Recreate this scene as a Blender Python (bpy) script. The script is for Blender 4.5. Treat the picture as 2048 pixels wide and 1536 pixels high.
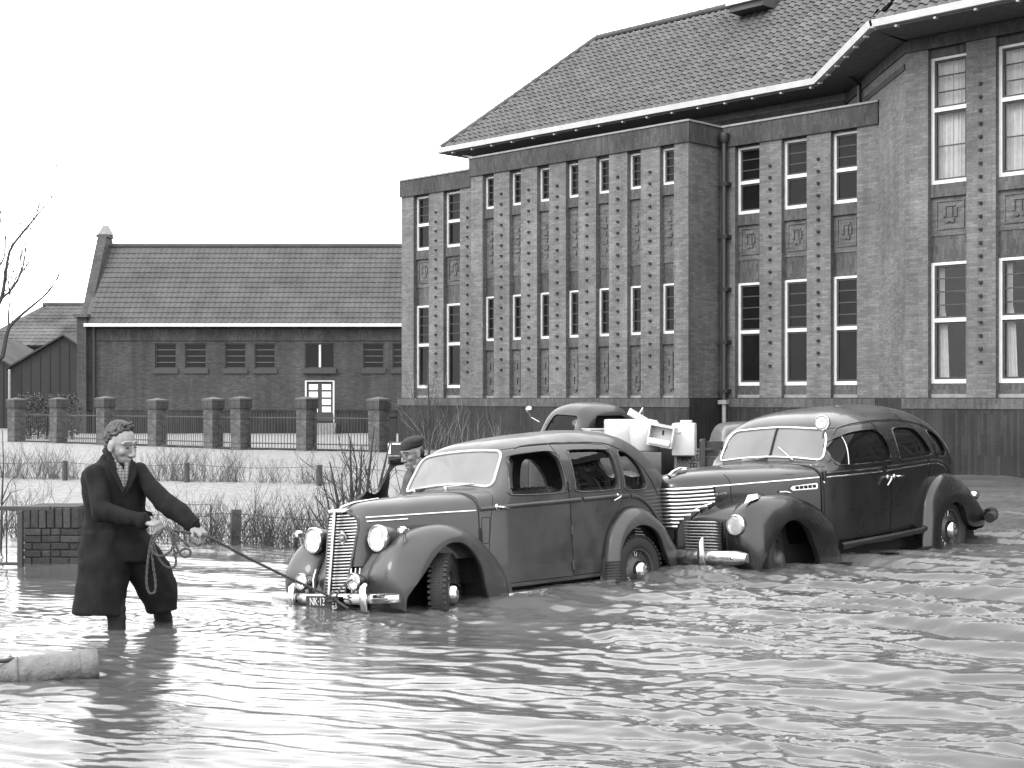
import bpy, bmesh, math, random
import numpy as np
from mathutils import Vector, Matrix

for _o in list(bpy.data.objects):
    bpy.data.objects.remove(_o, do_unlink=True)
SC = bpy.context.scene
COL = SC.collection
R = math.radians

# ------------------------------------------------------------------ camera
FPX, CAMH, HORIZ = 2800.0, 1.7, 797.0
cam_d = bpy.data.cameras.new('camera')
cam = bpy.data.objects.new('camera', cam_d)
COL.objects.link(cam)
cam.location = (0, 0, CAMH)
cam.rotation_euler = (R(90), 0, 0)
cam_d.sensor_width = 36
cam_d.lens = FPX / 2048 * 36
cam_d.shift_y = (HORIZ - 768) / 2048
cam_d.clip_start = 0.1
cam_d.clip_end = 2000
SC.camera = cam

# ------------------------------------------------------------------ sky, sun, exposure
SUN_EL, SUN_AZ = R(38), R(236)          # azimuth clockwise from +Y: behind the camera to the left
SKY_STRENGTH = 0.15
world = bpy.data.worlds.new("World")
SC.world = world
world.use_nodes = True
wn, wl = world.node_tree.nodes, world.node_tree.links
wn.clear()
w_out = wn.new('ShaderNodeOutputWorld')
w_bg = wn.new('ShaderNodeBackground')
w_sky = wn.new('ShaderNodeTexSky')
w_sky.sky_type = 'NISHITA'
w_sky.sun_disc = False
w_sky.sun_elevation = SUN_EL
w_sky.sun_rotation = SUN_AZ
w_sky.air_density = 1.0
w_sky.dust_density = 6.0
w_bw = wn.new('ShaderNodeRGBToBW')
w_mix = wn.new('ShaderNodeMix')           # thin overcast: the clear sky evened out by a white cloud sheet
w_mix.data_type = 'FLOAT'
w_mix.inputs['Factor'].default_value = 0.72
w_tc = wn.new('ShaderNodeTexCoord')
w_sep = wn.new('ShaderNodeSeparateXYZ')
w_cl = wn.new('ShaderNodeMapRange')        # thin bright overcast, hazier and brighter towards the horizon
w_cl.inputs['From Min'].default_value = 0.0
w_cl.inputs['From Max'].default_value = 1.0
w_cl.inputs['To Min'].default_value = 22.0
w_cl.inputs['To Max'].default_value = 18.0
wl.new(w_tc.outputs['Generated'], w_sep.inputs[0])
wl.new(w_sep.outputs['Z'], w_cl.inputs['Value'])
wl.new(w_cl.outputs[0], w_mix.inputs['B'])
wl.new(w_sky.outputs['Color'], w_bw.inputs['Color'])
wl.new(w_bw.outputs['Val'], w_mix.inputs['A'])
wl.new(w_mix.outputs['Result'], w_bg.inputs['Color'])
w_bg.inputs['Strength'].default_value = SKY_STRENGTH
wl.new(w_bg.outputs['Background'], w_out.inputs['Surface'])

sun_d = bpy.data.lights.new('sun', 'SUN')
sun_d.energy = 1.5
sun_d.angle = R(22)
sun = bpy.data.objects.new('sun', sun_d)
COL.objects.link(sun)
_sd = Vector((math.sin(SUN_AZ) * math.cos(SUN_EL), math.cos(SUN_AZ) * math.cos(SUN_EL), math.sin(SUN_EL)))
sun.rotation_euler = (-_sd).to_track_quat('-Z', 'Y').to_euler()
sun.location = _sd * 60

SC.view_settings.view_transform = 'Standard'
SC.view_settings.look = 'None'
SC.view_settings.exposure = 0.8
SC.view_settings.gamma = 1.0
SC.view_settings.use_curve_mapping = False
SC.cycles.max_bounces = 8
SC.cycles.transparent_max_bounces = 12
SC.cycles.use_denoising = True
SC.cycles.caustics_reflective = False
SC.cycles.caustics_refractive = False

# ------------------------------------------------------------------ helpers
def P(px, py, Y):
    """world point that shows at photo pixel (px, py) at distance Y"""
    return Vector(((px - 1024) / FPX * Y, Y, CAMH + (HORIZ - py) / FPX * Y))

def link(name, me, parent=None):
    o = bpy.data.objects.new(name, me)
    COL.objects.link(o)
    if parent is not None:
        o.parent = parent
    return o

def tag(o, label=None, cat=None, group=None, kind=None):
    if label: o['label'] = label
    if cat: o['category'] = cat
    if group: o['group'] = group
    if kind: o['kind'] = kind
    return o

def empty(name, loc=(0, 0, 0), rz=0.0, label=None, cat=None, group=None):
    o = bpy.data.objects.new(name, None)
    COL.objects.link(o)
    o.location = loc
    o.rotation_euler = (0, 0, rz)
    o.empty_display_size = 0.2
    return tag(o, label, cat, group)

def boxuv(me):
    """metric UVs: u along the wall, v up"""
    uvl = me.uv_layers.new(name='UVMap')
    co = np.empty(len(me.vertices) * 3, np.float32); me.vertices.foreach_get('co', co); co = co.reshape(-1, 3)
    nl = len(me.loops)
    vi = np.empty(nl, np.int32); me.loops.foreach_get('vertex_index', vi)
    npoly = len(me.polygons)
    nr = np.empty(npoly * 3, np.float32); me.polygons.foreach_get('normal', nr); nr = nr.reshape(-1, 3)
    lt = np.empty(npoly, np.int32); me.polygons.foreach_get('loop_total', lt)
    pn = np.repeat(nr, lt, axis=0)
    pc = co[vi]
    hl = np.hypot(pn[:, 0], pn[:, 1]) + 1e-9
    flat = np.abs(pn[:, 2]) > 0.72
    u = np.where(flat, pc[:, 0], (-pn[:, 1] * pc[:, 0] + pn[:, 0] * pc[:, 1]) / hl)
    v = np.where(flat, pc[:, 1], pc[:, 2])
    uvl.data.foreach_set('uv', np.stack([u, v], 1).astype(np.float32).ravel())

class MB:
    def __init__(self):
        self.v = []; self.f = []
    def add(self, verts, faces):
        b = len(self.v)
        self.v.extend([tuple(p) for p in verts])
        self.f.extend([tuple(b + i for i in f) for f in faces])
        return self
    def box(self, x0, x1, y0, y1, z0, z1):
        return self.add([(x0, y0, z0), (x1, y0, z0), (x1, y1, z0), (x0, y1, z0), (x0, y0, z1), (x1, y0, z1), (x1, y1, z1), (x0, y1, z1)],
                        [(0, 3, 2, 1), (4, 5, 6, 7), (0, 1, 5, 4), (1, 2, 6, 5), (2, 3, 7, 6), (3, 0, 4, 7)])
    def rbox(self, x0, x1, y0, y1, z0, z1, b=0.01):
        """box with bevelled edges"""
        bm = bmesh.new()
        bmesh.ops.create_cube(bm, size=1)
        for q in bm.verts:
            q.co = ((x0 + x1) / 2 + q.co.x * (x1 - x0), (y0 + y1) / 2 + q.co.y * (y1 - y0), (z0 + z1) / 2 + q.co.z * (z1 - z0))
        bmesh.ops.bevel(bm, geom=list(bm.edges), offset=b, segments=2, affect='EDGES', profile=0.6)
        bm.verts.index_update()
        self.add([q.co[:] for q in bm.verts], [[q.index for q in fc.verts] for fc in bm.faces])
        bm.free()
        return self
    def prism(self, poly, ax, a, b):
        """poly: 2D points in the two axes other than ax, extruded from a to b along ax"""
        def mk(p, t):
            q = list(p); q.insert(ax, t); return q
        n = len(poly)
        V = [mk(p, a) for p in poly] + [mk(p, b) for p in poly]
        F = [tuple(range(n))[::-1], tuple(range(n, 2 * n))] + [(i, (i + 1) % n, n + (i + 1) % n, n + i) for i in range(n)]
        area = sum(poly[i][0] * poly[(i + 1) % n][1] - poly[(i + 1) % n][0] * poly[i][1] for i in range(n))
        flip = (area < 0) ^ (ax == 1) ^ (b < a)
        if flip: F = [f[::-1] for f in F]
        return self.add(V, F)
    def tube(self, pts, r, n=8, cap=True, closed=False, sx=1.0):
        pts = [Vector(p) for p in pts]
        m = len(pts)
        rs = r if hasattr(r, '__len__') else [r] * m
        up = Vector((0.013, 0.021, 1.0))
        V = []
        prev = None
        for i, p in enumerate(pts):
            if closed: t = pts[(i + 1) % m] - pts[i - 1]
            else: t = pts[min(i + 1, m - 1)] - pts[max(i - 1, 0)]
            t.normalize()
            if prev is None:
                a = up.cross(t)
                if a.length < 0.05: a = Vector((1, 0, 0)).cross(t)
                a.normalize()
            else:
                a = prev - t * prev.dot(t); a.normalize()
            prev = a
            b = t.cross(a)
            for k in range(n):
                c, s = math.cos(2 * math.pi * k / n), math.sin(2 * math.pi * k / n)
                V.append(p + a * (c * rs[i] * sx) + b * (s * rs[i]))
        F = []
        for i in range(m if closed else m - 1):
            j = (i + 1) % m
            for k in range(n):
                l = (k + 1) % n
                F.append((i * n + k, i * n + l, j * n + l, j * n + k))
        if cap and not closed:
            F.append(tuple(range(n))[::-1]); F.append(tuple((m - 1) * n + k for k in range(n)))
        return self.add(V, F)
    def grid(self, rows, cu=False, cv=False):
        """rows[i][j] points; cv closes each row, cu closes the rows"""
        nu, nv = len(rows), len(rows[0])
        V = [p for r in rows for p in r]
        F = []
        for i in range(nu if cu else nu - 1):
            for j in range(nv if cv else nv - 1):
                i2, j2 = (i + 1) % nu, (j + 1) % nv
                F.append((i * nv + j, i2 * nv + j, i2 * nv + j2, i * nv + j2))
        return self.add(V, F)
    def fan(self, ring, flip=False):
        f = tuple(range(len(ring)))
        return self.add(ring, [f[::-1] if flip else f])
    def lathe(self, prof, origin=(0, 0, 0), axis=(0, 0, 1), n=24, capa=True, capb=True):
        """prof: (radius, height) along axis"""
        ax = Vector(axis).normalized()
        a = ax.orthogonal().normalized(); b = ax.cross(a)
        o = Vector(origin)
        rows = [[o + ax * h + (a * math.cos(2 * math.pi * k / n) + b * math.sin(2 * math.pi * k / n)) * max(r, 1e-4) for k in range(n)] for r, h in prof]
        nv = n; base = len(self.v)
        V = [p for r in rows for p in r]
        F = []
        for i in range(len(rows) - 1):
            for j in range(n):
                j2 = (j + 1) % n
                F.append((i * nv + j, i * nv + j2, (i + 1) * nv + j2, (i + 1) * nv + j))
        if capa: F.append(tuple(range(n))[::-1])
        if capb: F.append(tuple((len(rows) - 1) * n + k for k in range(n)))
        return self.add(V, F)
    def ell(self, c, r, rot=None, nu=14, nv=10):
        V = []; F = []
        M = rot if rot is not None else Matrix.Identity(3)
        for i in range(nv + 1):
            th = math.pi * i / nv
            for k in range(nu):
                ph = 2 * math.pi * k / nu
                q = M @ Vector((r[0] * math.sin(th) * math.cos(ph), r[1] * math.sin(th) * math.sin(ph), r[2] * math.cos(th)))
                V.append(q + Vector(c))
        for i in range(nv):
            for k in range(nu):
                k2 = (k + 1) % nu
                F.append((i * nu + k, (i + 1) * nu + k, (i + 1) * nu + k2, i * nu + k2))
        return self.add(V, F)
    def cap(self, p0, p1, r0, r1, n=10):
        """tapered capsule"""
        p0, p1 = Vector(p0), Vector(p1)
        d = p1 - p0; L = d.length
        d = d / L if L > 1e-6 else Vector((0, 0, 1))
        pts, rs = [], []
        for k in range(4):
            a = math.pi / 2 * (1 - k / 3.5)
            pts.append(p0 - d * r0 * math.sin(a)); rs.append(max(r0 * math.cos(a), r0 * .12))
        for k in range(4):
            a = math.pi / 2 * ((k + .5) / 3.5)
            pts.append(p1 + d * r1 * math.sin(a)); rs.append(max(r1 * math.cos(a), r1 * .12))
        return self.tube(pts, rs, n)
    def xform(self, M):
        self.v = [tuple(M @ Vector(p)) for p in self.v]
        return self
    def mesh(self, name, mat=None, smooth=None, uv=False, fix=False):
        me = bpy.data.meshes.new(name)
        me.from_pydata([tuple(p) for p in self.v], [], self.f)
        me.update()
        if fix:
            bm = bmesh.new(); bm.from_mesh(me)
            bmesh.ops.remove_doubles(bm, verts=bm.verts, dist=1e-5)
            bmesh.ops.recalc_face_normals(bm, faces=bm.faces)
            bm.to_mesh(me); bm.free()
        if uv: boxuv(me)
        if mat is not None: me.materials.append(mat)
        if smooth is not None:
            me.shade_smooth(); me.set_sharp_from_angle(angle=R(smooth))
        return me
    def build(self, name, mat=None, parent=None, smooth=None, uv=False, fix=False):
        return link(name, self.mesh(name, mat, smooth, uv, fix), parent)

def pieces(mb, name, mat_, parent, uv=True):
    """the separate boxes collected in mb, each linked as an object of its own"""
    n = len(mb.v); par = list(range(n))
    def find(a):
        while par[a] != a:
            par[a] = par[par[a]]; a = par[a]
        return a
    for f in mb.f:
        for i in f[1:]:
            par[find(i)] = find(f[0])
    groups = {}
    for f in mb.f: groups.setdefault(find(f[0]), []).append(f)
    out = []
    for fs in groups.values():
        ids = sorted({i for f in fs for i in f}); mp = {i: k for k, i in enumerate(ids)}
        q = MB(); q.v = [mb.v[i] for i in ids]; q.f = [tuple(mp[i] for i in f) for f in fs]
        out.append(q.build(name, mat_, parent, uv=uv))
    return out

def set_smooth(me, ang=40):
    me.shade_smooth(); me.set_sharp_from_angle(angle=R(ang))

def evaluated(o, name):
    dg = bpy.context.evaluated_depsgraph_get()
    dg.update()
    me = bpy.data.meshes.new_from_object(o.evaluated_get(dg))
    me.name = name
    return me

def boolean(o, cutter_mb, op='DIFFERENCE'):
    """apply a boolean of MB solid to object o (same local frame)"""
    c = cutter_mb.build('cutter', fix=True)
    c.parent = o.parent
    m = o.modifiers.new('b', 'BOOLEAN'); m.object = c; m.operation = op; m.solver = 'EXACT'
    bpy.context.view_layer.update()
    me = evaluated(o, o.data.name)
    o.modifiers.remove(m)
    old = o.data; o.data = me
    bpy.data.meshes.remove(old)
    cm = c.data; bpy.data.objects.remove(c, do_unlink=True); bpy.data.meshes.remove(cm)
    return o

def blob(mb, name, voxel, smooth_it=4, parent=None, mat=None, sf=0.5):
    """union of overlapping solids grown into one continuous skin"""
    o = mb.build(name)
    m = o.modifiers.new('r', 'REMESH'); m.mode = 'VOXEL'; m.voxel_size = voxel; m.use_smooth_shade = True
    if smooth_it:
        s = o.modifiers.new('s', 'SMOOTH'); s.factor = sf; s.iterations = smooth_it
    bpy.context.view_layer.update()
    me = evaluated(o, name)
    old = o.data; o.modifiers.clear(); o.data = me; bpy.data.meshes.remove(old)
    me.materials.clear()
    if mat: me.materials.append(mat)
    me.shade_smooth()
    if parent: o.parent = parent
    return o

def inst(o, parent=None, name=None):
    c = o.copy(); COL.objects.link(c)
    if parent is not None: c.parent = parent
    return c

def copy_tree(o, parent=None):
    c = o.copy(); COL.objects.link(c)
    c.parent = parent
    for ch in list(o.children):
        copy_tree(ch, c)
    return c

def crom(pts, n, closed=False):
    """Catmull-Rom through pts, n samples, uniform in chord length"""
    p = np.array([tuple(q) for q in pts], float)
    if closed: p = np.vstack([p[-1], p, p[0], p[1]])
    else: p = np.vstack([2 * p[0] - p[1], p, 2 * p[-1] - p[-2]])
    out = []
    for i in range(1, len(p) - 2):
        a, b, c, d = p[i - 1:i + 3]
        for k in range(12):
            t = k / 12
            out.append(0.5 * ((2 * b) + (c - a) * t + (2 * a - 5 * b + 4 * c - d) * t * t + (3 * b - a - 3 * c + d) * t ** 3))
    if not closed: out.append(p[-2])
    else: out.append(out[0])
    out = np.array(out)
    L = np.concatenate([[0], np.cumsum(np.linalg.norm(np.diff(out, axis=0), axis=1))])
    s = np.linspace(0, L[-1], n + 1)[:-1] if closed else np.linspace(0, L[-1], n)
    return np.stack([np.interp(s, L, out[:, k]) for k in range(out.shape[1])], 1)

def ip(x, xs, ys):
    return float(np.interp(x, xs, ys))

def sm(x, xs, ys):
    """smooth (monotone cubic) interpolation"""
    xs = np.asarray(xs, float); ys = np.asarray(ys, float)
    if xs[0] > xs[-1]: xs = xs[::-1]; ys = ys[::-1]
    x = min(max(x, xs[0]), xs[-1])
    h = np.diff(xs); d = np.diff(ys) / h
    m = np.zeros(len(xs)); m[0] = d[0]; m[-1] = d[-1]
    for i in range(1, len(xs) - 1):
        m[i] = 0 if d[i - 1] * d[i] <= 0 else 2 / (1 / d[i - 1] + 1 / d[i])
    i = min(max(int(np.searchsorted(xs, x)) - 1, 0), len(h) - 1)
    t = (x - xs[i]) / h[i]
    return float((2 * t ** 3 - 3 * t ** 2 + 1) * ys[i] + (t ** 3 - 2 * t ** 2 + t) * h[i] * m[i] + (-2 * t ** 3 + 3 * t ** 2) * ys[i + 1] + (t ** 3 - t ** 2) * h[i] * m[i + 1])

def rpoly(pts, r, n=5):
    """polygon with rounded corners"""
    out = []
    m = len(pts)
    rr = r if hasattr(r, '__len__') else [r] * m
    for i in range(m):
        p = np.array(pts[i], float); a = np.array(pts[i - 1], float); b = np.array(pts[(i + 1) % m], float)
        la, lb = np.linalg.norm(a - p), np.linalg.norm(b - p)
        q = min(rr[i], la * .48, lb * .48)
        s, e = p + (a - p) / la * q, p + (b - p) / lb * q
        for k in range(n + 1):
            t = k / n
            out.append(tuple((1 - t) ** 2 * s + 2 * t * (1 - t) * p + t * t * e))
    return out

def text_mesh(body, size, name, mat, parent=None, loc=(0, 0, 0), rot=(0, 0, 0), depth=0.002, align='CENTER', sx=1.0, shear=0.0, bold=0.0):
    cu = bpy.data.curves.new(name, 'FONT')
    cu.body = body; cu.size = size; cu.extrude = depth; cu.align_x = align; cu.align_y = 'CENTER'; cu.shear = shear
    cu.offset = bold
    cu.resolution_u = 2
    o = bpy.data.objects.new(name, cu); COL.objects.link(o)
    bpy.context.view_layer.update()
    me = evaluated(o, name)
    bpy.data.objects.remove(o, do_unlink=True); bpy.data.curves.remove(cu)
    me.materials.clear(); me.materials.append(mat)
    t = link(name, me, parent)
    t.location = loc; t.rotation_euler = rot; t.scale = (sx, 1, 1)
    return t

# ------------------------------------------------------------------ materials (the photograph is black and white: every tone is a grey)
def g(v): return (v, v, v, 1)
FILM = .68      # orthochromatic film: the colours of the place register darker than their grey value

def mat(name, v, rough=.5, metal=0.0, var=0.0, vs=4.0, bump=0.0, bs=60.0, spec=.5, coat=0.0, rvar=0.0, uvmap=False, rand=0.0, detail=6.0):
    v = v * FILM
    m = bpy.data.materials.new(name); m.use_nodes = True
    nt = m.node_tree; N, L = nt.nodes, nt.links
    b = N['Principled BSDF']
    b.inputs['Base Color'].default_value = g(v)
    b.inputs['Roughness'].default_value = rough
    b.inputs['Metallic'].default_value = metal
    b.inputs['Specular IOR Level'].default_value = spec
    b.inputs['Coat Weight'].default_value = coat
    b.inputs['Coat Roughness'].default_value = 0.06
    tc = N.new('ShaderNodeTexCoord')
    src = tc.outputs['UV' if uvmap else 'Object']
    if rand or var:
        oi = N.new('ShaderNodeObjectInfo')
        mp = N.new('ShaderNodeMapping')
        L.new(src, mp.inputs['Vector'])
        cm = N.new('ShaderNodeCombineXYZ')
        mu = N.new('ShaderNodeMath'); mu.operation = 'MULTIPLY'; mu.inputs[1].default_value = 37.0
        L.new(oi.outputs['Random'], mu.inputs[0])
        for k in range(3): L.new(mu.outputs[0], cm.inputs[k])
        L.new(cm.outputs[0], mp.inputs['Location'])
        src = mp.outputs[0]
    if var:
        n = N.new('ShaderNodeTexNoise'); n.inputs['Scale'].default_value = vs; n.inputs['Detail'].default_value = detail; n.inputs['Roughness'].default_value = .62
        L.new(src, n.inputs['Vector'])
        r = N.new('ShaderNodeMapRange')
        r.inputs['From Min'].default_value = .28; r.inputs['From Max'].default_value = .72
        r.inputs['To Min'].default_value = v * (1 - var); r.inputs['To Max'].default_value = v * (1 + var)
        L.new(n.outputs['Fac'], r.inputs['Value'])
        last = r.outputs[0]
        if rand:
            r2 = N.new('ShaderNodeMapRange'); r2.inputs['To Min'].default_value = 1 - rand; r2.inputs['To Max'].default_value = 1 + rand
            L.new(oi.outputs['Random'], r2.inputs['Value'])
            q = N.new('ShaderNodeMath'); q.operation = 'MULTIPLY'
            L.new(last, q.inputs[0]); L.new(r2.outputs[0], q.inputs[1]); last = q.outputs[0]
        L.new(last, b.inputs['Base Color'])
        if rvar:
            r3 = N.new('ShaderNodeMapRange')
            r3.inputs['From Min'].default_value = .3; r3.inputs['From Max'].default_value = .7
            r3.inputs['To Min'].default_value = max(rough - rvar, .02); r3.inputs['To Max'].default_value = rough + rvar
            L.new(n.outputs['Fac'], r3.inputs['Value']); L.new(r3.outputs[0], b.inputs['Roughness'])
    if bump:
        n2 = N.new('ShaderNodeTexNoise'); n2.inputs['Scale'].default_value = bs; n2.inputs['Detail'].default_value = 4
        L.new(src, n2.inputs['Vector'])
        bp = N.new('ShaderNodeBump'); bp.inputs['Strength'].default_value = bump; bp.inputs['Distance'].default_value = .02
        L.new(n2.outputs['Fac'], bp.inputs['Height']); L.new(bp.outputs[0], b.inputs['Normal'])
    return m

def brick_mat(name, lo, hi, mortar, bw=.22, bh=.066, ms=.007, soldier=False, bump=.5, var=.35):
    lo, hi, mortar = lo * FILM, hi * FILM, mortar * FILM
    m = bpy.data.materials.new(name); m.use_nodes = True
    nt = m.node_tree; N, L = nt.nodes, nt.links
    b = N['Principled BSDF']; b.inputs['Roughness'].default_value = .88
    b.inputs['Specular IOR Level'].default_value = .25
    tc = N.new('ShaderNodeTexCoord')
    mp = N.new('ShaderNodeMapping')
    if soldier: mp.inputs['Rotation'].default_value = (0, 0, R(90))
    L.new(tc.outputs['UV'], mp.inputs['Vector'])
    # slight waviness of the courses
    nz = N.new('ShaderNodeTexNoise'); nz.inputs['Scale'].default_value = 3.0
    L.new(tc.outputs['UV'], nz.inputs['Vector'])
    ma = N.new('ShaderNodeVectorMath'); ma.operation = 'MULTIPLY_ADD'
    ma.inputs[1].default_value = (.012, .012, 0)
    L.new(nz.outputs['Color'], ma.inputs[0]); L.new(mp.outputs[0], ma.inputs[2])
    br = N.new('ShaderNodeTexBrick')
    br.inputs['Scale'].default_value = 1.0
    br.inputs['Brick Width'].default_value = bw
    br.inputs['Row Height'].default_value = bh
    br.inputs['Mortar Size'].default_value = ms
    br.inputs['Mortar Smooth'].default_value = .3
    br.inputs['Bias'].default_value = 0.0
    br.inputs['Color1'].default_value = g(lo); br.inputs['Color2'].default_value = g(hi); br.inputs['Mortar'].default_value = g(mortar)
    L.new(ma.outputs[0], br.inputs['Vector'])
    n1 = N.new('ShaderNodeTexNoise'); n1.inputs['Scale'].default_value = 0.55; n1.inputs['Detail'].default_value = 7; n1.inputs['Roughness'].default_value = .65
    L.new(tc.outputs['Object'], n1.inputs['Vector'])
    mr = N.new('ShaderNodeMapRange'); mr.inputs['From Min'].default_value = .3; mr.inputs['From Max'].default_value = .7
    mr.inputs['To Min'].default_value = 1 - var; mr.inputs['To Max'].default_value = 1 + var
    L.new(n1.outputs['Fac'], mr.inputs['Value'])
    n2 = N.new('ShaderNodeTexNoise'); n2.inputs['Scale'].default_value = 22; n2.inputs['Detail'].default_value = 5; n2.inputs['Roughness'].default_value = .75
    L.new(tc.outputs['Object'], n2.inputs['Vector'])
    mr2 = N.new('ShaderNodeMapRange'); mr2.inputs['From Min'].default_value = .3; mr2.inputs['From Max'].default_value = .7
    mr2.inputs['To Min'].default_value = .72; mr2.inputs['To Max'].default_value = 1.28
    L.new(n2.outputs['Fac'], mr2.inputs['Value'])
    # rain streaks and soot running down the wall
    ms_ = N.new('ShaderNodeMapping'); ms_.inputs['Scale'].default_value = (2.2, 2.2, .16)
    L.new(tc.outputs['Object'], ms_.inputs['Vector'])
    n3 = N.new('ShaderNodeTexNoise'); n3.inputs['Scale'].default_value = 1.0; n3.inputs['Detail'].default_value = 5; n3.inputs['Roughness'].default_value = .7
    L.new(ms_.outputs[0], n3.inputs['Vector'])
    mr3 = N.new('ShaderNodeMapRange'); mr3.inputs['From Min'].default_value = .3; mr3.inputs['From Max'].default_value = .7
    mr3.inputs['To Min'].default_value = .74; mr3.inputs['To Max'].default_value = 1.2
    L.new(n3.outputs['Fac'], mr3.inputs['Value'])
    q0 = N.new('ShaderNodeMath'); q0.operation = 'MULTIPLY'; L.new(mr.outputs[0], q0.inputs[0]); L.new(mr3.outputs[0], q0.inputs[1])
    q = N.new('ShaderNodeMath'); q.operation = 'MULTIPLY'; L.new(q0.outputs[0], q.inputs[0]); L.new(mr2.outputs[0], q.inputs[1])
    mx = N.new('ShaderNodeVectorMath'); mx.operation = 'SCALE'
    L.new(br.outputs['Color'], mx.inputs[0]); L.new(q.outputs[0], mx.inputs['Scale'])
    L.new(mx.outputs[0], b.inputs['Base Color'])
    bp = N.new('ShaderNodeBump'); bp.inputs['Strength'].default_value = bump; bp.inputs['Distance'].default_value = .012
    inv = N.new('ShaderNodeMath'); inv.operation = 'SUBTRACT'; inv.inputs[0].default_value = 1
    L.new(br.outputs['Fac'], inv.inputs[1])
    ad = N.new('ShaderNodeMath'); ad.operation = 'MULTIPLY_ADD'; ad.inputs[1].default_value = .5
    L.new(n2.outputs['Fac'], ad.inputs[0]); L.new(inv.outputs[0], ad.inputs[2])
    L.new(ad.outputs[0], bp.inputs['Height']); L.new(bp.outputs[0], b.inputs['Normal'])
    return m

def glass_mat(name, tint=1.0, refl=1.0, fog=0.0, fogv=.6, ior=1.5):
    m = bpy.data.materials.new(name); m.use_nodes = True
    nt = m.node_tree; N, L = nt.nodes, nt.links
    N.remove(N['Principled BSDF'])
    out = N['Material Output']
    tr = N.new('ShaderNodeBsdfTransparent'); tr.inputs['Color'].default_value = g(tint)
    gl = N.new('ShaderNodeBsdfGlossy'); gl.inputs['Roughness'].default_value = .02; gl.inputs['Color'].default_value = g(refl)
    fr = N.new('ShaderNodeFresnel')
    ge = N.new('ShaderNodeNewGeometry')
    io = N.new('ShaderNodeMapRange'); io.inputs['To Min'].default_value = ior; io.inputs['To Max'].default_value = 1 / ior
    L.new(ge.outputs['Backfacing'], io.inputs['Value']); L.new(io.outputs[0], fr.inputs['IOR'])
    mx = N.new('ShaderNodeMixShader')
    base = tr.outputs[0]
    if fog:
        df = N.new('ShaderNodeBsdfDiffuse'); df.inputs['Color'].default_value = g(fogv * FILM)
        m2 = N.new('ShaderNodeMixShader')
        tc = N.new('ShaderNodeTexCoord'); nz = N.new('ShaderNodeTexNoise'); nz.inputs['Scale'].default_value = 3.0; nz.inputs['Detail'].default_value = 8
        L.new(tc.outputs['Object'], nz.inputs['Vector'])
        mr = N.new('ShaderNodeMapRange'); mr.inputs['From Min'].default_value = .3; mr.inputs['From Max'].default_value = .7
        mr.inputs['To Min'].default_value = fog * .85; mr.inputs['To Max'].default_value = min(fog * 1.12, 1)
        L.new(nz.outputs['Fac'], mr.inputs['Value']); L.new(mr.outputs[0], m2.inputs['Fac'])
        L.new(tr.outputs[0], m2.inputs[1]); L.new(df.outputs[0], m2.inputs[2])
        base = m2.outputs[0]
    L.new(fr.outputs[0], mx.inputs['Fac']); L.new(base, mx.inputs[1]); L.new(gl.outputs[0], mx.inputs[2])
    L.new(mx.outputs[0], out.inputs['Surface'])
    return m

M = {}
M['brick'] = brick_mat('brick_wall', .110, .172, .125, var=.24)
M['brick_soldier'] = brick_mat('brick_soldier', .058, .10, .078, bw=.21, bh=.07, soldier=True)
M['brick_plinth'] = brick_mat('brick_plinth', .020, .038, .023, bw=.9, bh=.075, soldier=True, var=.4)
M['brick_panel'] = brick_mat('brick_panel', .075, .135, .11, var=.2)
M['brick_band'] = brick_mat('brick_band', .042, .074, .055, bw=.21, bh=.068, soldier=True)
M['brick_back'] = brick_mat('brick_back', .047, .076, .058, var=.25)
M['brick_pillar'] = brick_mat('brick_pillar', .055, .12, .09)
M['pier_brick'] = mat('pier_brick', .042, .9, var=.45, vs=30, bump=.6, bs=120, rand=.35)
M['pier_mortar'] = mat('pier_mortar', .022, .95, var=.3, vs=20, bump=.4)
M['concrete'] = mat('concrete', .22, .9, var=.25, vs=6, bump=.2)
M['paint_white'] = mat('white_paint', .62, .5, var=.10, vs=5)
M['paint_gutter'] = mat('gutter_paint', .60, .5, var=.14, vs=3)
M['dark_wood'] = mat('dark_wood', .035, .7, var=.3, vs=8)
M['soffit'] = mat('soffit', .13, .8, var=.3, vs=6)
M['tile'] = mat('roof_tile', .092, .7, var=.35, vs=2.2, rand=.2, spec=.3)
M['tile_far'] = mat('roof_tile_far', .072, .75, var=.3, vs=.9, spec=.25)
M['tile_old'] = mat('roof_old', .045, .85, var=.5, vs=.8, spec=.2)
M['lead'] = mat('lead', .34, .5, var=.2, vs=4)
M['iron'] = mat('iron', .025, .55, var=.3, vs=12, bump=.2)
M['pipe'] = mat('downpipe_paint', .022, .5)
M['zinc'] = mat('zinc', .30, .5, var=.2)
M['win_glass'] = glass_mat('window_glass', .85, .55, ior=1.36)
M['far_bar'] = mat('far_glazing_bar', .09, .7)
M['dark_glass'] = mat('dark_room_glass', .010, .03, spec=.10, var=.3, vs=1.5)
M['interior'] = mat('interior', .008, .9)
M['curtain'] = mat('curtain', .78, .9, var=.12, vs=9)
M['wood_post'] = mat('post_wood', .055, .9, var=.4, vs=14, bump=.5, bs=60)
M['twig'] = mat('twig', .05, .85, var=.4, vs=10)
M['twig_pale'] = mat('twig_pale', .11, .85, var=.4, vs=10)
M['bark'] = mat('bark', .035, .9, var=.4, vs=20, bump=.5)
M['shed_dark'] = mat('shed_boards', .012, .8, var=.35, vs=3)
M['ground'] = mat('bed', .10, .95, var=.3, vs=.7)
# ------------------------------------------------------------------ water and ground
def ridged(a): return 1 - np.abs(a)

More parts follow.
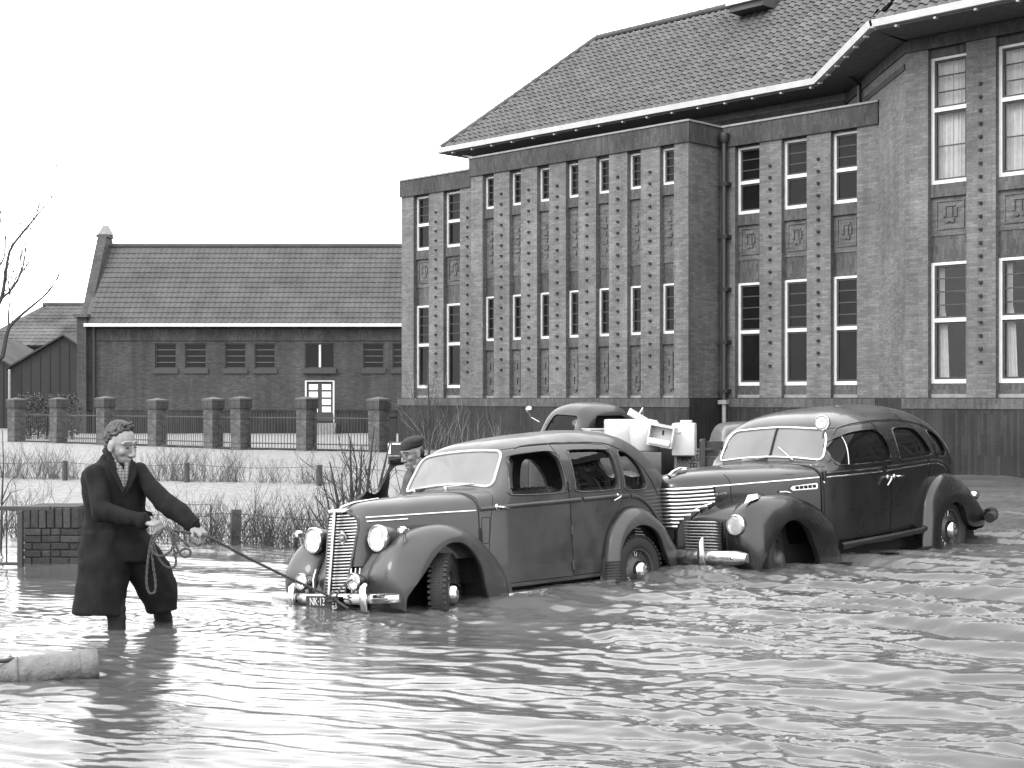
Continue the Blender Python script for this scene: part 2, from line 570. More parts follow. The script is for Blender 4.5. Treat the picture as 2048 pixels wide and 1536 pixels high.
def _vnoise(x, y, seed):
    """smooth value noise, vectorised"""
    rs = np.random.RandomState(seed)
    tab = rs.rand(256, 256).astype(np.float32)
    xi = np.floor(x).astype(np.int64); yi = np.floor(y).astype(np.int64)
    fx = x - xi; fy = y - yi
    fx = fx * fx * fx * (fx * (fx * 6 - 15) + 10); fy = fy * fy * fy * (fy * (fy * 6 - 15) + 10)
    a = tab[xi & 255, yi & 255]; b = tab[(xi + 1) & 255, yi & 255]; c = tab[xi & 255, (yi + 1) & 255]; d = tab[(xi + 1) & 255, (yi + 1) & 255]
    return (a * (1 - fx) + b * fx) * (1 - fy) + (c * (1 - fx) + d * fx) * fy - .5

SWELLS = []              # (x, y, height, radius): water heaped against the cars
RIPPLE_CENTRES = []      # (x, y, amplitude, wavelength, reach)

def water_h(x, y):
    # warp so that crests are not straight
    wx = x + .34 * _vnoise(x * .55, y * .55, 1) + .16 * _vnoise(x * 1.9, y * 1.9, 2)
    wy = y + .30 * _vnoise(x * .5 + 9, y * .5, 3) + .13 * _vnoise(x * 2.1, y * 2.1 + 5, 4)
    gust = np.clip(.50 + 1.5 * _vnoise(x * .23 + 3, y * .20, 5) + .7 * _vnoise(x * .6, y * .6, 6), .12, 1.3)
    side = np.clip(.42 + .30 * (x + .6), .34, 1.0)       # livelier to the right of the cars
    lee = np.clip((y - 6.0) / 3.0, .55, 1)
    h = np.zeros_like(x)
    rs = np.random.RandomState(11)
    def waves(n, lmin, lmax, ang, spread, amp, sharp, sx=wx, sy=wy):
        t = np.zeros_like(x)
        for i in range(n):
            lam = lmin * (lmax / lmin) ** rs.rand()
            a = ang + (rs.rand() - .5) * 2 * spread
            k = 2 * math.pi / lam
            ph = k * (sx * math.cos(a) + sy * math.sin(a)) + rs.rand() * 6.28
            w = np.sin(ph)
            w = ((w + 1) / 2) ** sharp * 2 - .8
            t += amp * (lam / lmax) ** 1.1 * w
        return t
    h += side * waves(6, .66, 1.05, R(66), R(9), .0100, 1.7)
    h += side * gust * waves(14, .22, .46, R(69), R(19), .0044, 1.5)
    h += (.30 + .7 * side) * (.3 + .7 * gust) * waves(20, .085, .20, R(74), R(34), .0030, 1.3)
    # fine torn ripples in patches, stretched along the crests
    cx_, cy_ = wx + .35 * wy, wy + .42 * wx
    gate = np.clip(2.4 * _vnoise(x * .9 + 4, y * 1.1, 41) + 1.6 * _vnoise(x * 2.2, y * 2.6 + 3, 42) + .45, .05, 1)
    r1 = _vnoise(cx_ * 4.2, cy_ * 14.0, 21)
    r2 = _vnoise(cx_ * 9.0, cy_ * 29.0, 22)
    r3 = _vnoise(cx_ * 1.5, cy_ * 4.6, 23)
    r4 = _vnoise(cx_ * 12.0, cy_ * 40.0, 24)
    h += (.35 + .65 * side) * (.0160 * r1 * (.4 + .6 * gate) + gate * (.0125 * r2 + .0060 * r4)) + .014 * r3 * (.55 + .45 * side)
    h *= np.clip(.80 + .13 * (x + 1.0), .80, 1.35)
    for (cx, cy, a, lam, reach) in RIPPLE_CENTRES:
        d = np.hypot(x - cx, (y - cy) * 1.0) + .10 * _vnoise(x * 2.3, y * 2.3, 31)
        h += a * np.sin(2 * math.pi * d / lam) * np.exp(-d / reach)
        # churn close in
        h += a * 2.4 * np.exp(-(d / (reach * .55)) ** 2) * (_vnoise(x * 9, y * 9, 33) + .6 * _vnoise(x * 19, y * 19, 34))
    for (cx, cy, a, rad) in SWELLS:
        h += a * np.exp(-((x - cx) ** 2 + (y - cy) ** 2) / rad ** 2)
    return h

def water_material():
    m = bpy.data.materials.new('flood_water'); m.use_nodes = True
    nt = m.node_tree; N, L = nt.nodes, nt.links
    b = N['Principled BSDF']
    b.inputs['Base Color'].default_value = g(.115)
    b.inputs['Roughness'].default_value = .045
    b.inputs['IOR'].default_value = 1.34
    b.inputs['Specular IOR Level'].default_value = .5
    tc = N.new('ShaderNodeTexCoord')
    n0 = N.new('ShaderNodeTexNoise'); n0.inputs['Scale'].default_value = .6; n0.inputs['Detail'].default_value = 5
    L.new(tc.outputs['Object'], n0.inputs['Vector'])
    mr = N.new('ShaderNodeMapRange'); mr.inputs['From Min'].default_value = .3; mr.inputs['From Max'].default_value = .7
    mr.inputs['To Min'].default_value = .046; mr.inputs['To Max'].default_value = .072
    L.new(n0.outputs['Fac'], mr.inputs['Value']); L.new(mr.outputs[0], b.inputs['Base Color'])
    # wind-roughened farther out, where single ripples are too small to tell apart
    sp = N.new('ShaderNodeSeparateXYZ'); L.new(tc.outputs['Object'], sp.inputs[0])
    ro = N.new('ShaderNodeMapRange'); ro.inputs['From Min'].default_value = 11; ro.inputs['From Max'].default_value = 24
    ro.inputs['To Min'].default_value = .05; ro.inputs['To Max'].default_value = .34
    L.new(sp.outputs['Y'], ro.inputs['Value']); L.new(ro.outputs[0], b.inputs['Roughness'])
    mp = N.new('ShaderNodeMapping'); mp.inputs['Scale'].default_value = (6, 17, 10); mp.inputs['Rotation'].default_value = (0, 0, R(-9))
    L.new(tc.outputs['Object'], mp.inputs['Vector'])
    n1 = N.new('ShaderNodeTexNoise'); n1.inputs['Scale'].default_value = 1.0; n1.inputs['Detail'].default_value = 6; n1.inputs['Roughness'].default_value = .62; n1.inputs['Distortion'].default_value = .5
    L.new(mp.outputs[0], n1.inputs['Vector'])
    bp = N.new('ShaderNodeBump'); bp.inputs['Strength'].default_value = .22; bp.inputs['Distance'].default_value = .008
    L.new(n1.outputs['Fac'], bp.inputs['Height']); L.new(bp.outputs[0], b.inputs['Normal'])
    return m

def build_water():
    ys = [3.9]
    while ys[-1] < 46:
        ys.append(ys[-1] + max(.016, .0030 * ys[-1]) * (1 if ys[-1] < 22 else 1.8))
    ys = np.array(ys)
    nx = 560
    t = np.linspace(-.50, .52, nx)
    X = t[None, :] * (ys[:, None] + 1.0); Y = np.repeat(ys[:, None], nx, 1)
    Z = water_h(X, Y)
    fade = np.clip(1 - (Y - 30) / 16, 0, 1)
    edge = np.clip((.5 - np.abs(t)) / .03, 0, 1)[None, :]
    Z = Z * (.25 + .75 * fade) * edge * np.clip((46 - Y) / 2, 0, 1)
    v = np.stack([X, Y, Z], -1).reshape(-1, 3)
    ny = len(ys)
    idx = np.arange(ny * nx).reshape(ny, nx)
    q = np.stack([idx[:-1, :-1], idx[:-1, 1:], idx[1:, 1:], idx[1:, :-1]], -1).reshape(-1, 4)
    me = bpy.data.meshes.new('flood_water')
    me.vertices.add(len(v)); me.vertices.foreach_set('co', v.astype(np.float32).ravel())
    me.loops.add(q.size); me.loops.foreach_set('vertex_index', q.astype(np.int32).ravel())
    me.polygons.add(len(q)); me.polygons.foreach_set('loop_start', np.arange(0, q.size, 4, dtype=np.int32)); me.polygons.foreach_set('loop_total', np.full(len(q), 4, np.int32))
    me.update(calc_edges=True)
    me.shade_smooth()
    wm = water_material()
    me.materials.append(wm)
    o = link('water', me); tag(o, 'rippled grey flood water covering the whole street', kind='structure')
    # still outskirts that carry the flood on to the horizon
    sk = MB()
    yb = float(ys[-1])
    a0, b0 = X[0, 0], X[0, -1]; a1, b1 = X[-1, 0], X[-1, -1]
    S = 420
    sk.add([(a1, yb, 0), (b1, yb, 0), (S, yb, 0), (S, S * 2, 0), (-S, S * 2, 0), (-S, yb, 0)], [(0, 1, 2, 3, 4, 5)])
    sk.add([(a0, ys[0], 0), (a1, yb, 0), (-S, yb, 0), (-S, ys[0], 0)], [(0, 1, 2, 3)])
    sk.add([(b0, ys[0], 0), (S, ys[0], 0), (S, yb, 0), (b1, yb, 0)], [(0, 1, 2, 3)])
    sk.add([(-S, -S, 0), (S, -S, 0), (S, ys[0], 0), (-S, ys[0], 0)], [(0, 1, 2, 3)])
    tag(sk.build('water', wm), 'still flood water reaching to the horizon', kind='structure')
    # pale meadow beyond the near hedge, only its hollows under water
    rs = random.Random(2)
    edge = [(-70, 18.3), (-12, 17.9), (-8.2, 17.75), (-5.5, 17.3), (-3.6, 16.95), (-2.2, 16.7), (-1.2, 16.5), (-.9, 18.5), (-1.0, 24), (-1.6, 31), (-2.9, 40), (-3.9, 46.5)]
    md = MB(); rows = []
    c = crom([(a, b, 0) for a, b in edge], 160)
    for k, q in enumerate(c):
        j = .10 * math.sin(k * 1.7) + .07 * math.sin(k * 4.1 + 1)
        t0 = Vector((q[0], q[1] + j, -.02))
        tgt = Vector((-4.0 - 70 * max(0, (100 - k)) / 100, 90, 0))
        row = []
        for i in range(26):
            u = (i / 25) ** 1.8
            p_ = t0.lerp(tgt, u); p_.z = -.02 + .05 * min(1, i / 3) + .012 * math.sin(p_.x * 1.9 + p_.y) + .012 * math.sin(p_.y * 1.3 - p_.x * .7)
            row.append(p_)
        rows.append(row)
    md.grid(rows)
    tag(md.build('meadow', mat('pale_meadow', .20, .9, var=.50, vs=6, bump=.9, bs=9, detail=10), None, 60, fix=True), 'pale meadow strip beyond the hedge', kind='structure')
    gr = MB(); gr.add([(-S, -S, -.45), (S, -S, -.45), (S, 2 * S, -.45), (-S, 2 * S, -.45)], [(0, 1, 2, 3)])
    tag(gr.build('ground', M['ground']), 'flooded street bed under the water', kind='structure')
# ------------------------------------------------------------------ the large brick school
def build_school():
    th = math.atan2(-.7041, .7101)
    S = empty('brick_school', (-3.68, 46.7, 0), th, 'large dark brick school with tall white framed windows and tiled hip roof', 'building')
    D0, D1 = -.45, 10.0
    wall = MB(); band = MB(); plinth = MB(); sold = MB(); panel = MB(); conc = MB()
    ZP = 1.72
    def bay(u0, u1, yp, cols, ztop, zs_fn, dep=.16, back=.30):
        """one stretch of facade: pilasters between recessed columns"""
        prev = u0
        for (a, b) in cols:
            wall.box(prev, a, yp, yp + back, ZP, ztop)
            zs_fn(a, b, yp + dep, yp + back)
            prev = b
        wall.box(prev, u1, yp, yp + back, ZP, ztop)
    wins = []       # (u0,u1,y,z0,z1,transom,kind)
    def col_std(zu0, zu1, tr_u, zl0=2.04, zl1=4.76, tr_l=3.46, top=8.38, kind='std'):
        def fn(a, b, y0, y1):
            conc.box(a, b, y0 - .04, y1, ZP, 1.80)
            sold.box(a, b, y0 - .03, y1, 1.80, zl0)                      # sloping sill of bricks on end
            wins.append((a, b, y0, zl0, zl1, tr_l, kind + '_low'))
            sold.box(a, b, y0 + .02, y1, zl1, 5.36)
            panel.box(a, b, y0, y1, 5.36, zu0 - .29)
            w = (b - a)
            # brick relief in the spandrel
            m = .13 * w
            for (p, q, r, s) in ((a + m, b - m, zu0 - .40, zu0 - .37), (a + m, b - m, 5.50, 5.53)):
                panel.box(p, q, y0 - .025, y0, r, s)
            for p in (a + m, b - m - .03):
                panel.box(p, p + .03, y0 - .025, y0, 5.53, zu0 - .40)
            c = (a + b) / 2; zc = (5.5 + zu0 - .37) / 2
            for (du, dz, hw, hh) in ((0, 0, .05, .16), (-.11, .05, .03, .10), (.11, .05, .03, .10), (-.05, -.13, .03, .05), (.05, -.13, .03, .05), (0, .2, .10, .02)):
                panel.box(c + (du - hw) * w / .75, c + (du + hw) * w / .75, y0 - .03 - abs(du) * .05, y0 - .0005, zc + dz - hh, zc + dz + hh)
            sold.box(a, b, y0 - .07, y1, zu0 - .29, zu0)
            wins.append((a, b, y0, zu0, zu1, tr_u, kind + '_up'))
            if top > zu1: sold.box(a, b, y0 - .05, y1, zu1, top)
        return fn
    def col_b(a, b, y0, y1):
        conc.box(a, b, y0 - .03, y1, ZP, 1.78)
        panel.box(a, b, y0, y1, 1.78, 3.14)
        c = (a + b) / 2
        for (u, z0, z1, hw) in ((c - .07, 2.05, 2.75, .025), (c + .07, 1.95, 2.95, .025), (c, 2.3, 2.55, .05), (c, 1.9, 2.1, .04)):
            panel.box(u - hw, u + hw, y0 - .03 - hw * .1, y0 - .0005, z0, z1)
        sold.box(a, b, y0 - .07, y1, 3.14, 3.42)
        wins.append((a, b, y0, 3.42, 4.75, None, 'narrow_low'))
        sold.box(a, b, y0 + .02, y1, 4.75, 5.30)
        panel.box(a, b, y0, y1, 5.30, 7.10)
        for k, (dz, hw) in enumerate(((-.35, .03), (-.12, .06), (.1, .03), (.3, .05), (.5, .02))):
            panel.box(c - hw - .05 * (k % 2), c + hw, y0 - .03, y0 - .0005, 6.1 + dz, 6.1 + dz + .12)
        sold.box(a, b, y0 - .07, y1, 7.10, 7.37)
        wins.append((a, b, y0, 7.37, 8.34, None, 'narrow_up'))
        sold.box(a, b, y0 - .05, y1, 8.34, 8.40)
    colsA = [(.60, 1.35), (2.06, 2.84)]
    colsB = [(5.33 + 1.128 * i, 5.33 + 1.128 * i + .475) for i in range(7)]
    colsC = [(13.52, 14.30), (14.98, 15.74), (16.44, 17.19)]
    colsD = [(19.93, 20.85), (21.53, 22.47), (23.13, 24.07), (24.73, 25.67), (26.33, 27.27)] + [(27.93 + 1.6 * i, 28.87 + 1.6 * i) for i in range(18)]
    bay(0, 4.83, 0, colsA, 8.40, col_std(6.58, 8.36, 7.42, top=8.40))
    bay(4.83, 13.05, -1.4, colsB, 8.40, col_b)
    bay(13.05, 17.79, 0, colsC, 8.40, col_std(6.58, 8.36, 7.42, top=8.40))
    bay(19.37, 58.0, -1.55, colsD, 9.62, col_std(6.52, 9.38, 8.20, top=9.62, kind='big'))
    # bay returns
    wall.box(4.83, 5.13, -1.1, 0, ZP, 8.40); wall.box(12.75, 13.05, -1.1, 0, ZP, 8.40)
    # splay between C and D
    wall.add([(17.79, 0, ZP), (19.37, -1.55, ZP), (19.37, -1.25, ZP), (17.79, .3, ZP), (17.79, 0, 9.62), (19.37, -1.55, 9.62), (19.37, -1.25, 9.62), (17.79, .3, 9.62)],
             [(0, 1, 5, 4), (1, 2, 6, 5), (2, 3, 7, 6), (3, 0, 4, 7), (4, 5, 6, 7), (3, 2, 1, 0)])
    # tall main body above the flat-roofed front
    MY = 2.3
    wall.box(1.75, 15.6, MY, MY + .3, 8.6, 9.62)
    wall.add([(15.5, MY, 8.4), (17.79, 0, 8.4), (17.79, .3, 8.4), (15.7, MY + .3, 8.4), (15.5, MY, 9.62), (17.79, 0, 9.62), (17.79, .3, 9.62), (15.7, MY + .3, 9.62)],
             [(0, 1, 5, 4), (1, 2, 6, 5), (2, 3, 7, 6), (3, 0, 4, 7), (4, 5, 6, 7), (3, 2, 1, 0)])
    wall.box(1.45, 1.75, MY, 10.0, 8.6, 9.62)
    wall.box(0, .3, .3, 10.0, ZP, 8.40)
    wall.box(0, 58.0, 9.7, 10.0, ZP, 9.62)
    wall.box(57.7, 58.0, -1.25, 9.7, ZP, 9.62)
    w = wall.build('wall', M['brick'], S, uv=True)
    # parapet bands
    def bandbox(u0, u1, y, z0=8.40, z1=8.93, d=.35, o=.05):
        band.box(u0, u1, y - o, y + d, z0, z1)
        conc.box(u0 - .02, u1 + .02, y - o - .03, y + d, z1, z1 + .05)
    bandbox(-.05, 4.80, 0); bandbox(4.78, 13.10, -1.4); bandbox(13.10, 17.79, 0)
    band.box(4.78, 5.15, -1.05, -.05, 8.40, 8.93); band.box(12.75, 13.10, -1.05, -.05, 8.40, 8.93)
    conc.box(12.72, 13.13, -1.05, -.08, 8.93, 8.98); conc.box(4.75, 5.15, -1.05, -.08, 8.93, 8.98)
    band.box(-.05, .30, .35, 9.9, 8.40, 8.93)
    # flat roof of the front block
    band.box(.2, 17.5, .3, 9.9, 8.42, 8.62); band.box(5.1, 12.8, -1.2, .3, 8.42, 8.60)
    band.build('parapet', M['brick_band'], S, uv=True)
    # frieze of the tall body
    fr = MB()
    fr.box(1.40, 15.55, MY - .06, MY, 9.20, 9.36)
    fr.box(1.38, 15.52, MY - .12, MY, 9.50, 9.66)
    fr.box(1.39, 1.45, MY, 9.9, 9.20, 9.36)
    def splay(z0, z1, o):
        a = o / math.sqrt(2)
        fr.add([(15.5 - a, MY - a, z0), (19.37 - a, -1.55 - a * .6, z0), (19.37, -1.45, z0), (15.6, MY + .1, z0), (15.5 - a, MY - a, z1), (19.37 - a, -1.55 - a * .6, z1), (19.37, -1.45, z1), (15.6, MY + .1, z1)],
               [(0, 1, 5, 4), (1, 2, 6, 5), (2, 3, 7, 6), (3, 0, 4, 7), (4, 5, 6, 7), (3, 2, 1, 0)])
    splay(9.57, 9.83, .05); splay(9.20, 9.34, .04)
    fr.box(19.34, 58.1, -1.60, -1.5, 9.57, 9.83)
    fr.build('frieze', M['brick_band'], S, uv=True)
    # plinth
    def pl(u0, u1, y0, y1): plinth.box(u0, u1, y0, y1, D0, ZP)
    pl(-.08, 4.75, -.08, .3); pl(4.75, 13.13, -1.48, .3); pl(13.13, 17.75, -.08, .3)
    plinth.add([(17.75, -.08, D0), (19.33, -1.63, D0), (19.4, -1.3, D0), (17.75, .3, D0), (17.75, -.08, ZP), (19.33, -1.63, ZP), (19.4, -1.3, ZP), (17.75, .3, ZP)],
               [(0, 1, 5, 4), (1, 2, 6, 5), (2, 3, 7, 6), (3, 0, 4, 7), (4, 5, 6, 7), (3, 2, 1, 0)])
    pl(19.33, 58.0, -1.63, -1.2)
    pl(-.08, .3, .3, 10)
    plinth.build('plinth', M['brick_plinth'], S, uv=True)
    # course of bricks on end along the plinth top
    sc = MB()
    for (u0, u1, y) in ((-.10, 4.77, -.10), (4.73, 13.15, -1.50), (13.15, 17.75, -.10), (19.32, 58.0, -1.65)):
        sc.box(u0, u1, y, y + .05, 1.47, 1.70)
    sc.build('soldier_course', M['brick_soldier'], S, uv=True)
    pieces(sold, 'window_surround', M['brick_soldier'], S)
    pieces(panel, 'spandrel', M['brick_panel'], S)
    pieces(conc, 'coping', M['concrete'], S, uv=False)
    # projecting header bricks, one row down each pilaster
    hb = MB().box(-.034, .034, -.05, 0, -.03, .03).mesh('stud_brick', M['brick_plinth'], uv=True)
    rows = []
    for i in range(6): rows.append((5.33 + 1.128 * i + .475 + .33, -1.4, 1.05))
    rows += [((1.35 + 2.06) / 2, 0, 1), (3.2, 0, 1), ((14.30 + 14.98) / 2, 0, 1), ((15.74 + 16.44) / 2, 0, 1)]
    for i in range(3): rows.append(((colsD[i][1] + colsD[i + 1][0]) / 2, -1.55, 2))
    for (u, y, k) in rows:
        z, zt = (2.55, 7.75) if k != 2 else (2.5, 8.6)
        n = 18 if k != 2 else 22
        for j in range(n):
            b = link('stud_brick', hb, S); b.location = (u, y, z + (zt - z) * j / (n - 1))
    # windows
    meshes = {}
    rng = random.Random(5)
    for (a, b, y, z0, z1, tr, kind) in wins:
        wd = b - a; ht = z1 - z0
        key = (round(wd, 3), round(ht, 3), kind)
        if key not in meshes:
            t = .075 if wd > .6 else .06
            f = MB(); f.box(0, t, -.03, .07, 0, ht); f.box(wd - t, wd, -.03, .07, 0, ht)
            f.box(t, wd - t, -.045, .07, 0, t * 1.2); f.box(t, wd - t, -.03, .07, ht - t * .8, ht)
            bars = []
            panes = []
            if tr is not None:
                f.box(t, wd - t, -.04, .07, tr - z0 - .045, tr - z0 + .045)
                zs = [t * 1.2, tr - z0 - .045, tr - z0 + .045, ht - t * .8]
                n_up = 3 if kind.endswith('up') else 4
                for j in range(1, n_up):
                    bars.append(zs[2] + (zs[3] - zs[2]) * j / n_up)
                if kind == 'big_up': bars.append(zs[0] + (zs[1] - zs[0]) * .5)
                panes = [(zs[0], zs[1]), (zs[2], zs[3])]
            else:
                panes = [(t * 1.2, ht - t * .8)]
                for j in (1, 2, 3): bars.append(panes[0][0] + (panes[0][1] - panes[0][0]) * j / 4)
            sash = MB()
            for (p, q) in panes:
                s = .045
                sash.box(t, t + s, .0, .055, p, q); sash.box(wd - t - s, wd - t, .0, .055, p, q)
                sash.box(t + s, wd - t - s, .0, .055, p, p + s); sash.box(t + s, wd - t - s, .0, .055, q - s, q)
            pm = [MB().box(t + .01, wd - t - .01, .026, .034, p + .01, q - .01).mesh('pane', M['win_glass'] if kind.startswith('big') else M['dark_glass']) for (p, q) in panes]
            bm_ = MB().box(t + .045, wd - t - .045, .01, .045, -.014, .014).mesh('glazing_bar', M['dark_wood'])
            meshes[key] = (f.mesh('window', M['paint_white']), sash.mesh('sash', M['dark_wood']), pm, bm_, bars)
        fm, sm_, pm, bm_, bars = meshes[key]
        wo = link('window', fm, S); wo.location = (a, y + .02, z0)
        link('sash', sm_, wo)
        for p in pm: link('pane', p, wo)
        for zb in bars:
            q = link('glazing_bar', bm_, wo); q.location = (0, 0, zb)
        # curtains behind the big upper panes, drawn at the side of the lower ones
        if kind == 'big_up':
            rows_ = []
            for zz in (.05, ht - .05):
                rows_.append([(.02 + (wd - .04) * k / 60, .20 + .022 * math.sin(k * .9) + .012 * math.sin(k * 2.3), zz) for k in range(61)])
            MB().grid(rows_).build('curtain', M['curtain'], wo, smooth=60)
        elif kind == 'big_low':
            rows_ = []
            for i in range(9):
                zz = .1 + (ht - .15) * i / 8
                wdt = .30 - .12 * (i / 8) if i < 5 else .16
                rows_.append([(.09 + wdt * k / 20 * .8, .18 + .025 * math.sin(k * 1.1), zz) for k in range(21)])
            MB().grid(rows_).build('curtain', M['curtain'], wo, smooth=60)
    # dark rooms behind
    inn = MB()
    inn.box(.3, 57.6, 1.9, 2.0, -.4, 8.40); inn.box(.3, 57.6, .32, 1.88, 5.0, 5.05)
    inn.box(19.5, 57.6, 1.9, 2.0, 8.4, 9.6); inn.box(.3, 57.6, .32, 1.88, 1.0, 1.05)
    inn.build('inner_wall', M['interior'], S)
    # ---------------- roof
    ZE = 10.05
    GA, GB, GC = (.76, 1.1), (15.37, 1.1), (19.3, -2.83)
    RY, RZ = 4.8, ZE + 3.7
    YB = 8.5
    # tiled planes: main front, left hip, splay, right wing
    def roof_h(u, y):
        m_ = y - 1.1
        s_ = (u - GB[0] + (y - 1.1)) / math.sqrt(2)
        d_ = y + 2.83
        h = max(m_, min(s_, d_))
        return h
    deck = MB()
    dz = -.06
    z0 = ZE + dz
    # main plane runs into the valley line with the splay
    # valley between main (h=y-1.1) and splay (h=(u-15.37+y-1.1)/sqrt2): u = 15.37+(y-1.1)*(sqrt2-1)
    k2 = math.sqrt(2) - 1
    vy = RY
    deck.add([(GA[0], 1.1, z0), (GB[0], 1.1, z0), (GB[0] + (RY - 1.1) * k2, RY, z0 + 3.7), (GA[0] + 3.7, RY, z0 + 3.7)], [(0, 1, 2, 3)])
    deck.add([(GA[0], 1.1, z0), (GA[0] + 3.7, RY, z0 + 3.7), (GA[0], YB, z0)], [(0, 1, 2)])
    deck.add([(GA[0] + 3.7, RY, z0 + 3.7), (58.5, RY, z0 + 3.7), (58.5, YB, z0), (GA[0], YB, z0)], [(0, 1, 2, 3)])
    # splay plane up to where it meets the wing plane: (u-15.37+y-1.1)/sqrt2 = y+2.83 -> hip from GC
    hy = RY + 2.9
    def spl(y): return 15.37 + (y + 2.83) * math.sqrt(2) - (y - 1.1)
    deck.add([(GB[0], 1.1, z0), (GC[0], GC[1], z0), (spl(3.2), 3.2, z0 + 6.03), (GB[0] + (RY - 1.1) * k2, RY, z0 + 3.7)], [(0, 1, 2, 3)])
    deck.add([(GC[0], GC[1], z0), (58.5, GC[1], z0), (58.5, 3.2, z0 + 6.03), (spl(3.2), 3.2, z0 + 6.03)], [(0, 1, 2, 3)])
    deck.add([(spl(3.2), 3.2, z0 + 6.03), (58.5, 3.2, z0 + 6.03), (58.5, YB, z0), (GB[0] + 3.7 * k2, RY, z0 + 3.7)], [(0, 1, 2, 3)])
    deck.build('roof', M['tile_far'], S)
    rof = S.children[-1] if S.children else None
    rof = [c for c in S.children if c.name.startswith('roof')][0]
    # pantiles
    def pantile(w=.245, l=.30, th=.018):
        n = 7
        mb = MB()
        prof = []
        for k in range(n + 1):
            t = k / n
            prof.append((t * (w + .02), .034 * math.sin(t * 2 * math.pi * .98 + .6) + .018))
        lo = [[(x, 0 - .0, z + .045), (x, l + .05, z)] for x, z in prof]
        V = []; F = []
        for (a, b) in lo: V += [a, b, (a[0], a[1], a[2] - th)]
        for k in range(n):
            F.append((3 * k, 3 * k + 3, 3 * k + 4, 3 * k + 1)); F.append((3 * k + 2, 3 * k + 5, 3 * k + 3, 3 * k))
        mb.add(V, F)
        return mb
    TW, TL = .245, .265
    tm = pantile(TW, TL).mesh('roof_tile', M['tile'], smooth=50)
    tv = np.array([v.co[:] for v in tm.vertices]); tf = [tuple(p.vertices) for p in tm.polygons]
    def lay(u0_fn, u1_fn, nrow, org, ux, vx, individual=0, w_along=None):
        """rows of tiles on a plane: ux along the eave, vx up the slope"""
        spots = []
        for r in range(nrow):
            s = r * TL
            a, b = u0_fn(s), u1_fn(s)
            n0 = math.ceil(a / TW); n1 = math.floor(b / TW)
            for c in range(n0, n1):
                spots.append((c * TW, s))
        return spots
    def plane_tiles(spots, org, ux, vx, nindiv, near):
        ux, vx = np.array(ux, float), np.array(vx, float); nz = np.cross(ux, vx)
        Rm = np.stack([ux, vx, nz], 1)
        rs = np.random.RandomState(3)
        P_ = [(np.array(org) + ux * a + vx * s + nz * rs.uniform(-.003, .005), a, s, rs.uniform(-.02, .02)) for a, s in spots]
        P_.sort(key=near)
        V, F = [], []
        for i, (p, a, s, tw) in enumerate(P_):
            if i < nindiv:
                o = link('roof_tile', tm, rof)
                o.matrix_local = Matrix([[Rm[0][0], Rm[0][1], Rm[0][2], p[0]], [Rm[1][0], Rm[1][1], Rm[1][2], p[1]], [Rm[2][0], Rm[2][1], Rm[2][2], p[2]], [0, 0, 0, 1]])
            else:
                q = tv.copy(); q[:, 2] += tw * q[:, 0]
                b = len(V)
                V.extend((q @ Rm.T + p).tolist()); F.extend([tuple(b + k for k in f) for f in tf])
        return V, F
    s2 = 1 / math.sqrt(2)
    SV, SF = [], []
    def acc(vf):
        b = len(SV); SV.extend(vf[0]); SF.extend([tuple(b + k for k in f) for f in vf[1]])
    sl = 3.7 * math.sqrt(2)
    main = lay(lambda s: GA[0] + s * s2 + .05, lambda s: GB[0] + s * s2 * k2, int(sl / TL), None, None, None)
    acc(plane_tiles(main, (0, 1.1 - .03, ZE), (1, 0, 0), (0, s2, s2), 240, lambda q: -q[1]))
    wing = lay(lambda s: GC[0] + s * s2 * .414, lambda s: 24, 8, None, None, None)
    acc(plane_tiles(wing, (0, GC[1] - .03, ZE), (1, 0, 0), (0, s2, s2), 60, lambda q: q[1]))
    e = math.sqrt(2)
    sp = lay(lambda s: .05 + s * .3, lambda s: 5.5 - s * .4, 12, None, None, None)
    acc(plane_tiles(sp, (GB[0] - .02, 1.1 - .02, ZE), (s2, -s2, 0), (.5, .5, s2), 0, lambda q: q[1]))
    me = bpy.data.meshes.new('roof_tiles'); me.from_pydata(SV, [], SF); me.materials.append(M['tile']); me.shade_smooth(); me.set_sharp_from_angle(angle=R(50))
    tag(link('roof_tiles', me, rof), kind='stuff')
    # hip and ridge tiles
    rt = MB()
    def ridge(p, q, n):
        p, q = Vector(p), Vector(q)
        for i in range(n):
            a = p.lerp(q, i / n); b = p.lerp(q, (i + 1.08) / n)
            rt.tube([a, b], [.115, .10], 8)
    ridge((GA[0], 1.1, ZE + .05), (GA[0] + 3.7, RY, ZE + 3.75), 17)
    ridge((GA[0] + 3.7, RY, ZE + 3.75), (17.0, RY, ZE + 3.75), 36)
    rt.build('ridge_tile', M['tile_far'], S, smooth=50)
    # gutters
    gt = MB()
    def gutter(p, q):
        p, q = Vector((*p, 0)), Vector((*q, 0))
        d = (q - p).normalized(); n = Vector((d.y, -d.x, 0))
        prof = [(0, -.13), (.14, -.13), (.19, .02), (.16, .02), (.12, -.09), (0, -.09)]
        A = [p + n * a + Vector((0, 0, ZE + b)) for a, b in prof]; B = [q + n * a + Vector((0, 0, ZE + b)) for a, b in prof]
        k = len(prof)
        gt.add(A + B, [(i, (i + 1) % k, k + (i + 1) % k, k + i) for i in range(k)] + [tuple(range(k))[::-1], tuple(range(k, 2 * k))])
    gutter((GA[0] - .1, 1.1), (GB[0] + .02, 1.1)); gutter((GB[0] + .02, 1.1), (GC[0] + .05, GC[1])); gutter((GC[0] + .05, GC[1]), (58.4, GC[1]))
    gutter((GA[0], YB), (GA[0], 1.0))
    gt.build('gutter', M['paint_gutter'], S, fix=True)
    # eaves boards under the gutter, with rafter ends
    so = MB()
    zs = ZE - .13
